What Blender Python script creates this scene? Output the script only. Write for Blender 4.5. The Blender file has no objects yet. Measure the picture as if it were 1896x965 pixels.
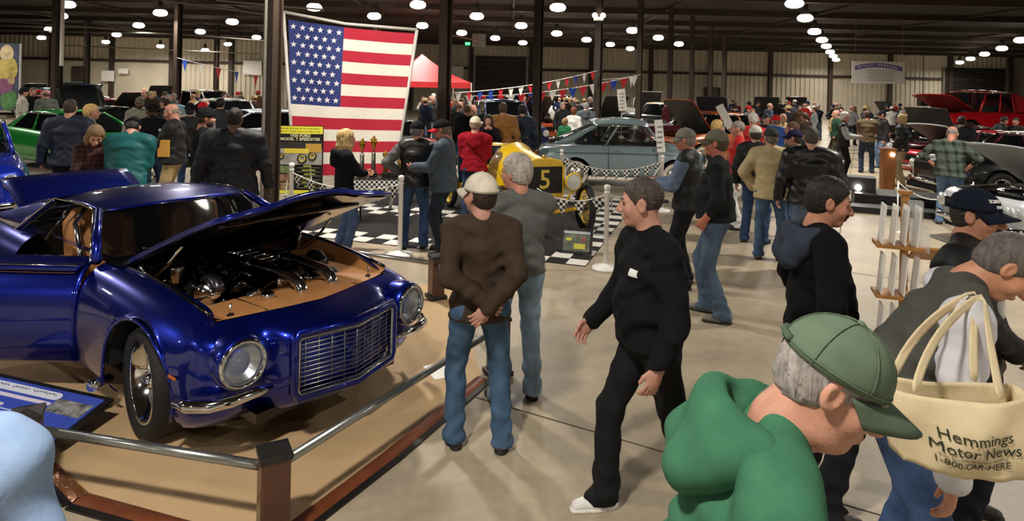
import bpy, bmesh, math, random
import numpy as np
from mathutils import Vector, Matrix, Euler
random.seed(7)
SC = bpy.context.scene
COL = SC.collection
# ------------------------------------------------------------------ camera
F, CXP, HY, HC = 1200.0, 948.0, 162.0, 2.22
ROLL = math.radians(1.3)
cam = bpy.data.cameras.new('camera'); cam_o = bpy.data.objects.new('camera', cam); COL.objects.link(cam_o)
cam.sensor_fit = 'HORIZONTAL'; cam.sensor_width = 36.0; cam.lens = 36.0 * F / 1896.0
cam.shift_x = 0.0; cam.shift_y = -(482.5 - HY) / 1896.0
cam.clip_start = 0.05; cam.clip_end = 300
cam_o.matrix_world = Matrix.Translation((0, 0, HC)) @ Matrix.Rotation(math.pi/2, 4, 'X') @ Matrix.Rotation(ROLL, 4, 'Z')
SC.camera = cam_o
# ------------------------------------------------------------------ world, exposure
w = bpy.data.worlds.new('hall_dark'); SC.world = w; w.use_nodes = True
w.node_tree.nodes['Background'].inputs[0].default_value = (0.9, 0.8, 0.7, 1)
w.node_tree.nodes['Background'].inputs[1].default_value = 0.02
vs = SC.view_settings
vs.view_transform = 'Standard'; vs.look = 'None'; vs.gamma = 1.0; vs.use_curve_mapping = False
vs.exposure = -0.08
LAMP_W = 14.0          # radiance of each high-bay lens
NEAR_W = 330.0        # watts of each lamp's downlight near the camera
FAR_W = 200.0

def P(px, py, d):
    """world point seen at pixel (px,py) of the photo at depth d"""
    u, v = px - CXP, py - HY
    c, s = math.cos(ROLL), math.sin(ROLL)
    return Vector(((u*c + v*s)/F*d, d, HC - (-u*s + v*c)/F*d))
def G(px, py, z=0.0):
    u, v = px - CXP, py - HY
    c, s = math.cos(ROLL), math.sin(ROLL)
    d = (HC - z) * F / (-u*s + v*c)
    return Vector(((u*c + v*s)/F*d, d, z))
def PX(px, d): 
    return (px - CXP)/F*d
# ------------------------------------------------------------------ materials
def lin(c):
    if isinstance(c, str):
        c = [int(c[i:i+2], 16)/255 for i in (0, 2, 4)]
    return tuple((x/12.92 if x <= .04045 else ((x+.055)/1.055)**2.4) for x in c[:3]) + (1.0,)
MATS = {}
def mat(key, color='808080', rough=.6, metal=0.0, coat=0.0, bump=0.0, bscale=60.0, var=0.0, vscale=6.0, spec=.5, emit=0.0, alpha=1.0, trans=0.0, kind=None, stretch=None, color2=None, ior=1.45):
    if key in MATS: return MATS[key]
    m = bpy.data.materials.new(key); m.use_nodes = True
    nt = m.node_tree; N = nt.nodes; L = nt.links
    b = N['Principled BSDF']; c = lin(color)
    I = b.inputs
    I['Base Color'].default_value = c; I['Roughness'].default_value = rough; I['Metallic'].default_value = metal
    I['Coat Weight'].default_value = coat; I['Coat Roughness'].default_value = .025
    I['Specular IOR Level'].default_value = spec; I['IOR'].default_value = ior
    I['Transmission Weight'].default_value = trans
    if alpha < 1: I['Alpha'].default_value = alpha
    if emit: I['Emission Color'].default_value = c; I['Emission Strength'].default_value = emit
    if bump or var or kind:
        tc = N.new('ShaderNodeTexCoord'); src = tc.outputs['Object']
        if stretch:
            mp = N.new('ShaderNodeMapping'); mp.inputs['Scale'].default_value = stretch
            L.new(src, mp.inputs['Vector']); src = mp.outputs['Vector']
    if var or color2:
        n = N.new('ShaderNodeTexNoise'); n.inputs['Scale'].default_value = vscale; n.inputs['Detail'].default_value = 5
        L.new(src, n.inputs['Vector'])
        r = N.new('ShaderNodeMix'); r.data_type = 'RGBA'
        c2 = lin(color2) if color2 else None
        A = c2 or tuple(x*(1-var) for x in c[:3]) + (1,); B = c if c2 else tuple(min(1, x*(1+var)) for x in c[:3]) + (1,)
        r.inputs[6].default_value = A; r.inputs[7].default_value = B
        rp = N.new('ShaderNodeMapRange'); rp.inputs[1].default_value = .33; rp.inputs[2].default_value = .67
        L.new(n.outputs[0], rp.inputs[0]); L.new(rp.outputs[0], r.inputs[0]); L.new(r.outputs[2], I['Base Color'])
    if bump:
        n2 = N.new('ShaderNodeTexNoise'); n2.inputs['Scale'].default_value = bscale; n2.inputs['Detail'].default_value = 3
        L.new(src, n2.inputs['Vector'])
        bp = N.new('ShaderNodeBump'); bp.inputs['Strength'].default_value = bump; bp.inputs['Distance'].default_value = .01
        L.new(n2.outputs[0], bp.inputs['Height']); L.new(bp.outputs[0], I['Normal'])
    if kind == 'plaid':
        sx = N.new('ShaderNodeSeparateXYZ'); L.new(tc.outputs['Object'], sx.inputs[0])
        outs = []
        ad = N.new('ShaderNodeMath'); ad.operation = 'ADD'; L.new(sx.outputs[0], ad.inputs[0]); L.new(sx.outputs[1], ad.inputs[1])
        for o in (ad.outputs[0], sx.outputs[2]):
            a = N.new('ShaderNodeMath'); a.operation = 'MULTIPLY'; a.inputs[1].default_value = vscale; L.new(o, a.inputs[0])
            f = N.new('ShaderNodeMath'); f.operation = 'FRACT'; L.new(a.outputs[0], f.inputs[0])
            g = N.new('ShaderNodeMath'); g.operation = 'LESS_THAN'; g.inputs[1].default_value = .38; L.new(f.outputs[0], g.inputs[0]); outs.append(g.outputs[0])
        s = N.new('ShaderNodeMath'); s.operation = 'ADD'; L.new(outs[0], s.inputs[0]); L.new(outs[1], s.inputs[1])
        h = N.new('ShaderNodeMath'); h.operation = 'MULTIPLY'; h.inputs[1].default_value = .5; L.new(s.outputs[0], h.inputs[0])
        r = N.new('ShaderNodeMix'); r.data_type = 'RGBA'; r.inputs[6].default_value = c; r.inputs[7].default_value = lin(color2)
        L.new(h.outputs[0], r.inputs[0]); L.new(r.outputs[2], I['Base Color'])
    MATS[key] = m
    return m
def paint(hexc, coat=1.0, metal=.35, rough=.32):
    return mat('paint_'+hexc, hexc, rough, metal, coat, var=.04, vscale=40)
def cloth(hexc, rough=.9, kind='wool'):
    if kind == 'denim': return mat('denim_'+hexc, hexc, .85, var=.28, vscale=9, bump=.25, bscale=350, spec=.2)
    if kind == 'leather': return mat('leather_'+hexc, hexc, .38, var=.1, bump=.35, bscale=55, spec=.5)
    if kind == 'shell': return mat('shell_'+hexc, hexc, .6, var=.1, bump=.25, bscale=28, spec=.35)
    return mat('cloth_'+hexc, hexc, rough, var=.12, vscale=14, bump=.16, bscale=700, spec=.15)
def skin(hexc='c08a70'):
    m = mat('skin_'+hexc, hexc, .5, var=.12, vscale=22, bump=.12, bscale=160, spec=.4)
    return m
def hairm(hexc):
    return mat('hair_'+hexc, hexc, .55, var=.35, vscale=38, bump=.9, bscale=70, spec=.4, stretch=(1.6, 1.6, .25))
BLACKRUB = lambda: mat('rubber', '141414', .75, bump=.2, bscale=90)
CHROME = lambda: mat('chrome', 'd8dadc', .08, 1.0)
GLASS = lambda: mat('car_glass', '0c1012', .04, 0, 0, spec=.6, alpha=.55)
DGLASS = lambda: mat('dark_glass', '0a0d0f', .05, 0, .6, spec=.6)
def rename_free(n): return n
# ------------------------------------------------------------------ objects
def link(o, parent=None):
    COL.objects.link(o)
    if parent is not None: o.parent = parent
    return o
def empty(name, loc=(0,0,0), rz=0.0, label=None, cat=None, group=None, kind=None):
    o = bpy.data.objects.new(name, None); o.empty_display_size = .1; COL.objects.link(o)
    o.location = loc; o.rotation_euler = (0, 0, rz)
    return tag(o, label, cat, group, kind)
def tag(o, label=None, cat=None, group=None, kind=None):
    if label: o['label'] = label
    if cat: o['category'] = cat
    if group: o['group'] = group
    if kind: o['kind'] = kind
    return o
def mesh(name, verts, faces, m=None, parent=None, smooth=False, loc=None, rot=None):
    me = bpy.data.meshes.new(name); me.from_pydata([tuple(v) for v in verts], [], faces); me.update()
    return mobj(name, me, m, parent, smooth, loc, rot)
def mobj(name, me, m=None, parent=None, smooth=False, loc=None, rot=None):
    o = bpy.data.objects.new(name, me)
    if m is not None: me.materials.append(m)
    if smooth: me.polygons.foreach_set('use_smooth', [True]*len(me.polygons))
    if loc is not None: o.location = loc
    if rot is not None: o.rotation_euler = rot
    return link(o, parent)
def share(name, src, parent=None, loc=(0,0,0), rot=(0,0,0), scale=(1,1,1), m=None):
    o = bpy.data.objects.new(name, src.data if isinstance(src, bpy.types.Object) else src)
    o.location = loc; o.rotation_euler = rot; o.scale = scale
    link(o, parent)
    if m is not None: o.material_slots[0].link = 'OBJECT'; o.material_slots[0].material = m
    return o
class MB:
    """collects simple shapes into one mesh"""
    def __init__(s): s.v, s.f = [], []
    def add(s, v, f):
        n = len(s.v); s.v += [tuple(x) for x in v]; s.f += [tuple(i+n for i in q) for q in f]; return s
    def box(s, c, d, R=None, taper=1.0, tz=None):
        x, y, z = d[0]/2, d[1]/2, d[2]/2
        vs = [(-x,-y,-z),(x,-y,-z),(x,y,-z),(-x,y,-z),(-x*taper,-y*taper,z),(x*taper,-y*taper,z),(x*taper,y*taper,z),(-x*taper,y*taper,z)]
        if R is not None: vs = [R @ Vector(a) for a in vs]
        vs = [(a[0]+c[0], a[1]+c[1], a[2]+c[2]) for a in vs]
        return s.add(vs, [(0,3,2,1),(4,5,6,7),(0,1,5,4),(1,2,6,5),(2,3,7,6),(3,0,4,7)])
    def tube(s, pts, r, n=10, caps=True, closed=False):
        pts = [Vector(p) for p in pts]; rr = r if isinstance(r, (list, tuple)) else [r]*len(pts)
        base = len(s.v); k = len(pts); up = None
        for i, p in enumerate(pts):
            a = pts[(i-1) % k] if (i > 0 or closed) else p; b = pts[(i+1) % k] if (i < k-1 or closed) else p
            t = (b-a).normalized()
            if up is None:
                up = t.orthogonal().normalized()
            else:
                up = (up - t*up.dot(t)); up = up.normalized() if up.length > 1e-6 else t.orthogonal().normalized()
            w_ = t.cross(up)
            for j in range(n):
                an = 2*math.pi*j/n; s.v.append(tuple(p + (up*math.cos(an) + w_*math.sin(an))*rr[i]))
        for i in range(k if closed else k-1):
            i2 = (i+1) % k
            for j in range(n):
                j2 = (j+1) % n
                s.f.append((base+i*n+j, base+i*n+j2, base+i2*n+j2, base+i2*n+j))
        if caps and not closed:
            s.f.append(tuple(base+j for j in reversed(range(n)))); s.f.append(tuple(base+(k-1)*n+j for j in range(n)))
        return s
    def lathe(s, prof, n=20, M=None, cap=True):
        """prof: list of (r,z) ; axis z ; M optional 4x4"""
        base = len(s.v)
        for r, z in prof:
            for j in range(n):
                a = 2*math.pi*j/n; p = Vector((r*math.cos(a), r*math.sin(a), z)); s.v.append(tuple(M @ p if M is not None else p))
        for i in range(len(prof)-1):
            for j in range(n):
                j2 = (j+1) % n; s.f.append((base+i*n+j, base+i*n+j2, base+(i+1)*n+j2, base+(i+1)*n+j))
        if cap:
            s.f.append(tuple(base+j for j in reversed(range(n)))); e = base+(len(prof)-1)*n; s.f.append(tuple(e+j for j in range(n)))
        return s
    def prism(s, poly, z0, z1, M=None):
        n = len(poly); vs = [Vector((x, y, z0)) for x, y in poly] + [Vector((x, y, z1)) for x, y in poly]
        if M is not None: vs = [M @ v for v in vs]
        return s.add(vs, [tuple(reversed(range(n))), tuple(range(n, 2*n))] + [(i, (i+1) % n, n+(i+1) % n, n+i) for i in range(n)])
    def grid(s, rows):
        """rows: list of equal-length point lists"""
        a, b = len(rows), len(rows[0])
        return s.add([p for r in rows for p in r], [(i*b+j, i*b+j+1, (i+1)*b+j+1, (i+1)*b+j) for i in range(a-1) for j in range(b-1)])
    def build(s, name, m=None, parent=None, smooth=False, loc=None, rot=None, bevel=0.0, seg=2, subsurf=0, solid=0.0, auto=False):
        o = mesh(name, s.v, s.f, m, parent, smooth, loc, rot)
        if bevel or subsurf or solid or auto:
            bm = bmesh.new(); bm.from_mesh(o.data)
            bmesh.ops.remove_doubles(bm, verts=bm.verts, dist=1e-5)
            bmesh.ops.recalc_face_normals(bm, faces=bm.faces)
            if bevel: bmesh.ops.bevel(bm, geom=[e for e in bm.edges if len(e.link_faces) == 2 and e.calc_face_angle(0) > .5], offset=bevel, segments=seg, affect='EDGES', profile=.5)
            bm.to_mesh(o.data); bm.free()
            if subsurf or solid: apply_mods(o, subsurf, solid)
            if smooth: o.data.polygons.foreach_set('use_smooth', [True]*len(o.data.polygons))
        return o
TMP = bpy.data.scenes.new('workbench')
def evaluated_mesh(o):
    TMP.collection.objects.link(o); vl = TMP.view_layers[0]; vl.update(); dg = vl.depsgraph
    me = bpy.data.meshes.new_from_object(o.evaluated_get(dg)); TMP.collection.objects.unlink(o); return me
def apply_mods(o, subsurf=0, solid=0.0, offset=-1.0, cutters=()):
    for c in cutters:
        md = o.modifiers.new('b', 'BOOLEAN'); md.operation = 'DIFFERENCE'; md.object = c; md.solver = 'EXACT'
    if subsurf:
        md = o.modifiers.new('s', 'SUBSURF'); md.levels = subsurf; md.render_levels = subsurf
    if solid:
        md = o.modifiers.new('t', 'SOLIDIFY'); md.thickness = solid; md.offset = offset
    me = evaluated_mesh(o)
    me.name = o.data.name; old = o.data; o.modifiers.clear(); o.data = me
    return o
def copy_tree(o, parent=None):
    c = o.copy(); COL.objects.link(c)
    if parent is not None: c.parent = parent
    for ch in list(o.children): copy_tree(ch, c)
    return c
FONTS = {}
def text(s, size, m, parent, loc, rot, name='lettering', depth=.0008, align='CENTER', bold=0.0, sx=1.0, shear=0.0):
    cu = bpy.data.curves.new(name, 'FONT'); cu.body = s; cu.size = size; cu.align_x = align; cu.align_y = 'CENTER'
    cu.extrude = depth; cu.offset = bold; cu.resolution_u = 2; cu.shear = shear
    o = bpy.data.objects.new(name, cu)
    me = evaluated_mesh(o)
    bpy.data.objects.remove(o); bpy.data.curves.remove(cu)
    me.name = name
    if not me.materials: me.materials.append(m)
    else: me.materials[0] = m
    q = bpy.data.objects.new(name, me); q.location = loc; q.rotation_euler = rot; q.scale = (sx, 1, 1); link(q, parent)
    return q
def lerp(a, b, t): return a + (b-a)*t
# ------------------------------------------------------------------ the hall
YB, XL, XR, YF, ZC = 58.0, -54.0, 56.0, -12.0, 6.0
def floor_mat():
    m = bpy.data.materials.new('concrete'); m.use_nodes = True; N = m.node_tree.nodes; L = m.node_tree.links; b = N['Principled BSDF']
    tc = N.new('ShaderNodeTexCoord')
    n1 = N.new('ShaderNodeTexNoise'); n1.inputs['Scale'].default_value = .9; n1.inputs['Detail'].default_value = 9; n1.inputs['Roughness'].default_value = .62
    n2 = N.new('ShaderNodeTexNoise'); n2.inputs['Scale'].default_value = 14; n2.inputs['Detail'].default_value = 6
    L.new(tc.outputs['Object'], n1.inputs['Vector']); L.new(tc.outputs['Object'], n2.inputs['Vector'])
    r = N.new('ShaderNodeValToRGB'); e = r.color_ramp.elements
    e[0].position = .3; e[0].color = lin('857764'); e[1].position = .72; e[1].color = lin('bcab8e')
    q = r.color_ramp.elements.new(.52); q.color = lin('a3947a')
    L.new(n1.outputs[0], r.inputs[0])
    mx = N.new('ShaderNodeMix'); mx.data_type = 'RGBA'; mx.blend_type = 'MULTIPLY'; mx.inputs[0].default_value = .35
    L.new(r.outputs[0], mx.inputs[6]); L.new(n2.outputs[0], mx.inputs[7])
    hs = N.new('ShaderNodeMix'); hs.data_type = 'RGBA'; hs.blend_type = 'ADD'; hs.inputs[0].default_value = .06; hs.inputs[7].default_value = (1,.95,.85,1)
    L.new(mx.outputs[2], hs.inputs[6]); L.new(hs.outputs[2], b.inputs['Base Color'])
    rr = N.new('ShaderNodeMapRange'); rr.inputs[3].default_value = .32; rr.inputs[4].default_value = .6
    L.new(n1.outputs[0], rr.inputs[0]); L.new(rr.outputs[0], b.inputs['Roughness'])
    bp = N.new('ShaderNodeBump'); bp.inputs['Strength'].default_value = .06; L.new(n2.outputs[0], bp.inputs['Height']); L.new(bp.outputs[0], b.inputs['Normal'])
    return m
FM = floor_mat()
fl = MB().box(((XL+XR)/2, (YF+YB)/2, -.15), (XR-XL, YB-YF, .3)).build('floor', FM); tag(fl, 'smooth tan concrete floor with saw-cut joints', kind='structure')
# saw-cut joints, along the hall's own axis
ax = Vector((.477, .879, 0)); ay = Vector((.879, -.477, 0))
jm = mat('joint', '4a4238', .9)
j0 = G(1100, 800)
for k in range(-3, 9):
    c = j0 + ax*(k*5.2) ; mb = MB().box((c.x, c.y, .0008), (60, .014, .0012), Matrix.Rotation(math.atan2(ay.y, ay.x), 3, 'Z')); mb.build('floor_joint', jm, fl)
for k in range(-4, 5):
    c = j0 + ay*(k*5.2+1.2) + ax*14; mb = MB().box((c.x, c.y, .0008), (50, .014, .0012), Matrix.Rotation(math.atan2(ax.y, ax.x), 3, 'Z')); mb.build('floor_joint', jm, fl)
cm = mat('ceiling_dark', '2b2521', .9, var=.15, vscale=.4)
ce = MB().box(((XL+XR)/2, (YF+YB)/2, ZC+.1), (XR-XL, YB-YF, .2)).build('ceiling', cm); tag(ce, 'dark brown insulated ceiling', kind='structure')
bmx = mat('steel_brown', '3a2f28', .7, var=.15, vscale=2)
beam = None
for k in range(10):
    y = 10 + k*5
    b = MB().box((1, y, ZC-.12), (XR-XL-1, .18, .28))
    b.build('roof_beam', bmx, ce)
for k in range(-7, 8):
    MB().box((k*7, 33, ZC-.06), (.1, 50, .12)).build('roof_purlin', bmx, ce)
pm_ = mat('conduit', '8a847c', .5, .6)
for (a, b_) in (((300, 0, 26), (520, 30, 26)), ((0, 38, 34), (500, 76, 34)), ((400, 0, 23), (600, 18, 23)), ((120, 84, 40), (480, 100, 40)), ((0, 56, 40), (330, 62, 36)), ((820, 62, 36), (900, 78, 36))):
    p0, p1 = P(*a), P(*b_); p0.z = min(p0.z, ZC-.05); p1.z = min(p1.z, ZC-.05)
    MB().tube([p0, p1], .035, 6).build('conduit', pm_, ce)
# walls
wm = mat('wall_side', '9a9282', .8, var=.08, vscale=.6)
def wall(name, c, d, m=wm, lab='pale metal hall wall'):
    return tag(MB().box(c, d).build(name, m), lab, kind='structure')
wall('wall_left', (XL-.1, (YF+YB)/2, ZC/2), (.2, YB-YF, ZC)); wall('wall_right', (XR+.1, (YF+YB)/2, ZC/2), (.2, YB-YF, ZC)); wall('wall_front', ((XL+XR)/2, YF-.1, ZC/2), (XR-XL, .2, ZC), lab='hall wall behind the viewer')
wb = wall('wall_back', ((XL+XR)/2, YB+.3, ZC/2), (XR-XL, .2, ZC), lab='ribbed metal wall with brown girts and columns')
ribm = mat('ribbed_metal', 'c2b9a6', .55, .1, var=.12, vscale=.35)
crm = mat('painted_block', 'c6bca8', .8, var=.1, vscale=.5)
def ribbed(x0, x1, z0, z1, m, pitch=.42):
    rows0, rows1 = [], []; x = x0
    while x < x1-1e-3:
        for dx, dy in ((0, 0), (pitch*.5, 0), (pitch*.62, -.09), (pitch*.88, -.09)):
            if x+dx <= x1: rows0.append((x+dx, YB+.1+dy, z0)); rows1.append((x+dx, YB+.1+dy, z1))
        x += pitch
    rows0.append((x1, YB+.1, z0)); rows1.append((x1, YB+.1, z1))
    return MB().grid([rows0, rows1]).build('wall_panel', m, wb)
xs = [-46.5 + 5.35*i for i in range(18)]
for i in range(17):
    a, b_ = xs[i], xs[i+1]
    m = crm if xs[i] < -33 else ribm
    for z0, z1 in ((0, 3.75), (3.95, ZC)):
        if m is crm and z1 < 4: MB().box(((a+b_)/2, YB+.12, (z0+z1)/2), (b_-a, .1, z1-z0)).build('wall_panel', m, wb)
        else: ribbed(a, b_, z0, z1, m)
    MB().box(((a+b_)/2, YB-.02, 3.85), (b_-a, .22, .22)).build('wall_girt', bmx, wb)
for x in xs:
    MB().box((x, YB-.12, ZC/2), (.34, .3, ZC)).build('wall_post', bmx, wb)
# roll-up doors and small doors in the back wall
dkm = mat('rollup_dark', '2a2724', .6)
def rollup(n, x0, x1, zt, lab):
    e = empty('door_%d' % n, ((x0+x1)/2, YB-.05, 0), 0, lab, None, None, 'structure')
    k = 14; h = zt/k
    for i in range(k): MB().box((0, 0, h*(i+.5)), (x1-x0, .08, h*.92)).build('door_slat', dkm, e)
    for sx in (-1, 1): MB().box((sx*(x1-x0)/2, -.05, zt/2), (.16, .2, zt)).build('door_rail', pm_, e)
rollup(1, PX(878, YB), PX(975, YB), 5.0, 'large dark roll-up door behind the red tent')
rollup(2, PX(1745, YB), PX(1862, YB), 4.9, 'large dark roll-up door behind the red pickup')
def flatdoor(n, px0, px1, zt, m, lab):
    x0, x1 = PX(px0, YB), PX(px1, YB); e = empty('door_%d' % n, ((x0+x1)/2, YB-.02, 0), 0, lab, None, None, 'structure')
    MB().box((0, 0, zt/2), (x1-x0, .1, zt)).build('door_leaf', m, e)
    MB().tube([(-(x1-x0)/2, -.08, 0), (-(x1-x0)/2, -.08, zt), ((x1-x0)/2, -.08, zt), ((x1-x0)/2, -.08, 0)], .08, 6).build('door_frame', bmx, e)
flatdoor(3, 135, 166, 3.2, mat('door_brown', '4a4038', .6), 'brown door in the pale block wall')
flatdoor(4, 1304, 1332, 2.6, mat('door_brown2', '5b5045', .6), 'open grey-brown door in the ribbed wall')
# white sheet signs on the back wall
wsm = mat('white_board', 'e8e6e0', .6)
for px0, px1, py0, py1, lab in ((449, 484, 113, 138, 'white panel high on the wall above the blue bunting flag'), (218, 236, 127, 136, 'small white sign on the block wall'), (835, 858, 123, 160, 'white panel on the wall beside the red tent'), (186, 210, 131, 150, 'pale sheet low on the block wall')):
    a, b_ = P(px0, py1, YB-.4), P(px1, py0, YB-.4)
    tag(MB().box(((a.x+b_.x)/2, YB-.3, (a.z+b_.z)/2), (b_.x-a.x, .06, abs(b_.z-a.z))).build('wall_sign', wsm), lab, 'sign')
# building columns: a row running down the hall, plus the row on the left
colm = mat('column_brown', '35291f', .6, var=.2, vscale=1.5)
def column(px, d, w_, lab, ztop=ZC):
    x = PX(px, d)
    e = empty('column', (x, d, 0), math.radians(-28.5), lab, 'column', 'steel columns of the hall')
    for s in (-1, 1): MB().box((0, s*w_*.46, ztop/2), (w_, .03, ztop)).build('flange', colm, e)
    MB().box((0, 0, ztop/2), (.05, w_*.9, ztop)).build('web', colm, e)
    MB().box((0, 0, .015), (w_*1.5, w_*1.5, .03)).build('base_plate', colm, e)
    return e
names = ['brown steel column left of the flag', 'brown steel column right of the flag, second of its row', 'third brown steel column of the row, at the bunting', 'fourth brown steel column of the row, where two bunting strings meet', 'fifth brown steel column of the row, beyond the grey sedan', 'sixth brown steel column of the row', 'seventh brown steel column of the row', 'farthest brown steel column of the row']
for (px, d, lab) in zip((505, 823, 995, 1107, 1183, 1240, 1280, 1315), (9.5, 13.3, 17.1, 20.9, 24.7, 28.5, 32.3, 36.1), names): column(px, d, .17 if px < 600 else .19, lab)
for px, d, lab in ((328, 30, 'brown column beside the left bunting string'), (105, 22, 'brown column with a white pipe behind the green car'), (160, 40, 'slim brown column before the block wall'), (695, 30, 'brown column hidden behind the flag'), (400, 44, 'thin far column left of the white panel'), (1340, 42, 'last thin column toward the ribbed wall')):
    column(px, d, .26, lab)
tag(MB().tube([(PX(113, 21.6), 21.6, 2.6), (PX(113, 21.6), 21.6, ZC-.3)], .06, 8).build('vertical_pipe', mat('pipe_white', 'cfc9be', .5)), 'white vertical pipe on the left column', 'pipe')
tag(MB().tube([(PX(489, 9.2), 9.2, 0), (PX(489, 9.2), 9.2, ZC-.3)], .025, 8).build('vertical_pipe', pm_), 'thin grey conduit beside the column left of the flag', 'pipe')
# ------------------------------------------------------------------ lamps
housing = MB().lathe([(.05, .42), (.1, .4), (.12, .2), (.2, .04), (.2, .0), (.18, .0)], 18, cap=False)
hm = mat('lamp_shell', '6b6660', .4, .7); lm_ = mat('lamp_lens', 'fff3e0', .4, emit=LAMP_W)
lens = MB().lathe([(.2, .01), (.28, -.06), (.3, -.14), (.25, -.22), (.12, -.262), (.001, -.265)], 18, cap=False)
pend = MB().tube([(0, 0, .4), (0, 0, .75)], .012, 5)
H0 = housing.build('lamp_housing', hm, None, True); L0 = lens.build('lamp_lens', lm_, None, True); S0 = pend.build('pendant_rod', hm)
LAMPN = [0]
def lamp(x, y, z=5.35, lab='', power=None, group='high-bay lamps under the ceiling'):
    e = empty('ceiling_lamp', (x, y, z), 0, lab, 'lamp', group)
    n = LAMPN[0]; LAMPN[0] += 1
    if n == 0:
        for o in (H0, L0, S0): o.parent = e
    else:
        for nm, o in (('lamp_housing', H0), ('lamp_lens', L0), ('pendant_rod', S0)): share(nm, o, e)
    if power:
        li = bpy.data.lights.new('lamp_light', 'AREA'); li.shape = 'DISK'; li.size = .42; li.energy = power; li.color = (1, .93, .83); li.spread = math.radians(165)
        lo = bpy.data.objects.new('lamp_light', li); lo.location = (0, 0, -.285); link(lo, e)
    return e
VIS = [(297,19),(257,43),(216,61),(196,75),(125,3),(92,51),(77,67),(430,36),(371,55),(422,79),(380,90),(475,66),(113,25),(582,8),(693,25),(774,3),(782,43),(883,25),(965,43),(917,67),(1033,8),(855,57),(1031,58),(1086,70),(1130,79),(1167,87),(1171,52),(1219,66),(1257,78),(968,76),(297,83)]
ROWR = [(1471,0),(1491,28),(1508,54),(1522,70),(1530,82),(1537,93),(1543,101),(1548,108)]
ROWQ = [(1890,70),(1855,86),(1823,97),(1797,106),(1777,113)]
def lamp_at(px, py, lab):
    u, v = px-CXP, py-HY; c, s = math.cos(ROLL), math.sin(ROLL); vv = -u*s+v*c
    d = (5.35-HC)*F/(-vv); d = min(d, 55); p = P(px, py, d)
    return lamp(p.x, d, min(p.z, 5.45), lab, FAR_W)
ORD = ['first', 'second', 'third', 'fourth', 'fifth', 'sixth', 'seventh', 'eighth', 'ninth', 'tenth', 'eleventh', 'twelfth', 'thirteenth', 'fourteenth', 'fifteenth', 'sixteenth']
VIS.sort()
for i, (a, b_) in enumerate(VIS): lamp_at(a, b_, 'bright high-bay lamp, %s from the %s among the scattered lamps' % ((ORD[i], 'left') if i < 16 else (ORD[len(VIS)-1-i], 'right end')))
for i, (a, b_) in enumerate(ROWR): lamp_at(a, b_, 'bright round lamp, %s from the front in the row leading to the white banner' % ORD[i])
for i, (a, b_) in enumerate(ROWQ): lamp_at(a, b_, 'bright oval lamp, %s from the right in the row above the red pickup' % ORD[i])
for y in (-7.5, .4, 8.8, 18):
    for x in (-21, -11.7, -2.6, 6.6, 15.6):
        lamp(x + {-7.5: 1, .4: 1.2, 8.8: 0, 18: 3}[y], y, 5.35, 'round high-bay lamp above the near part of the hall', NEAR_W)
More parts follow.
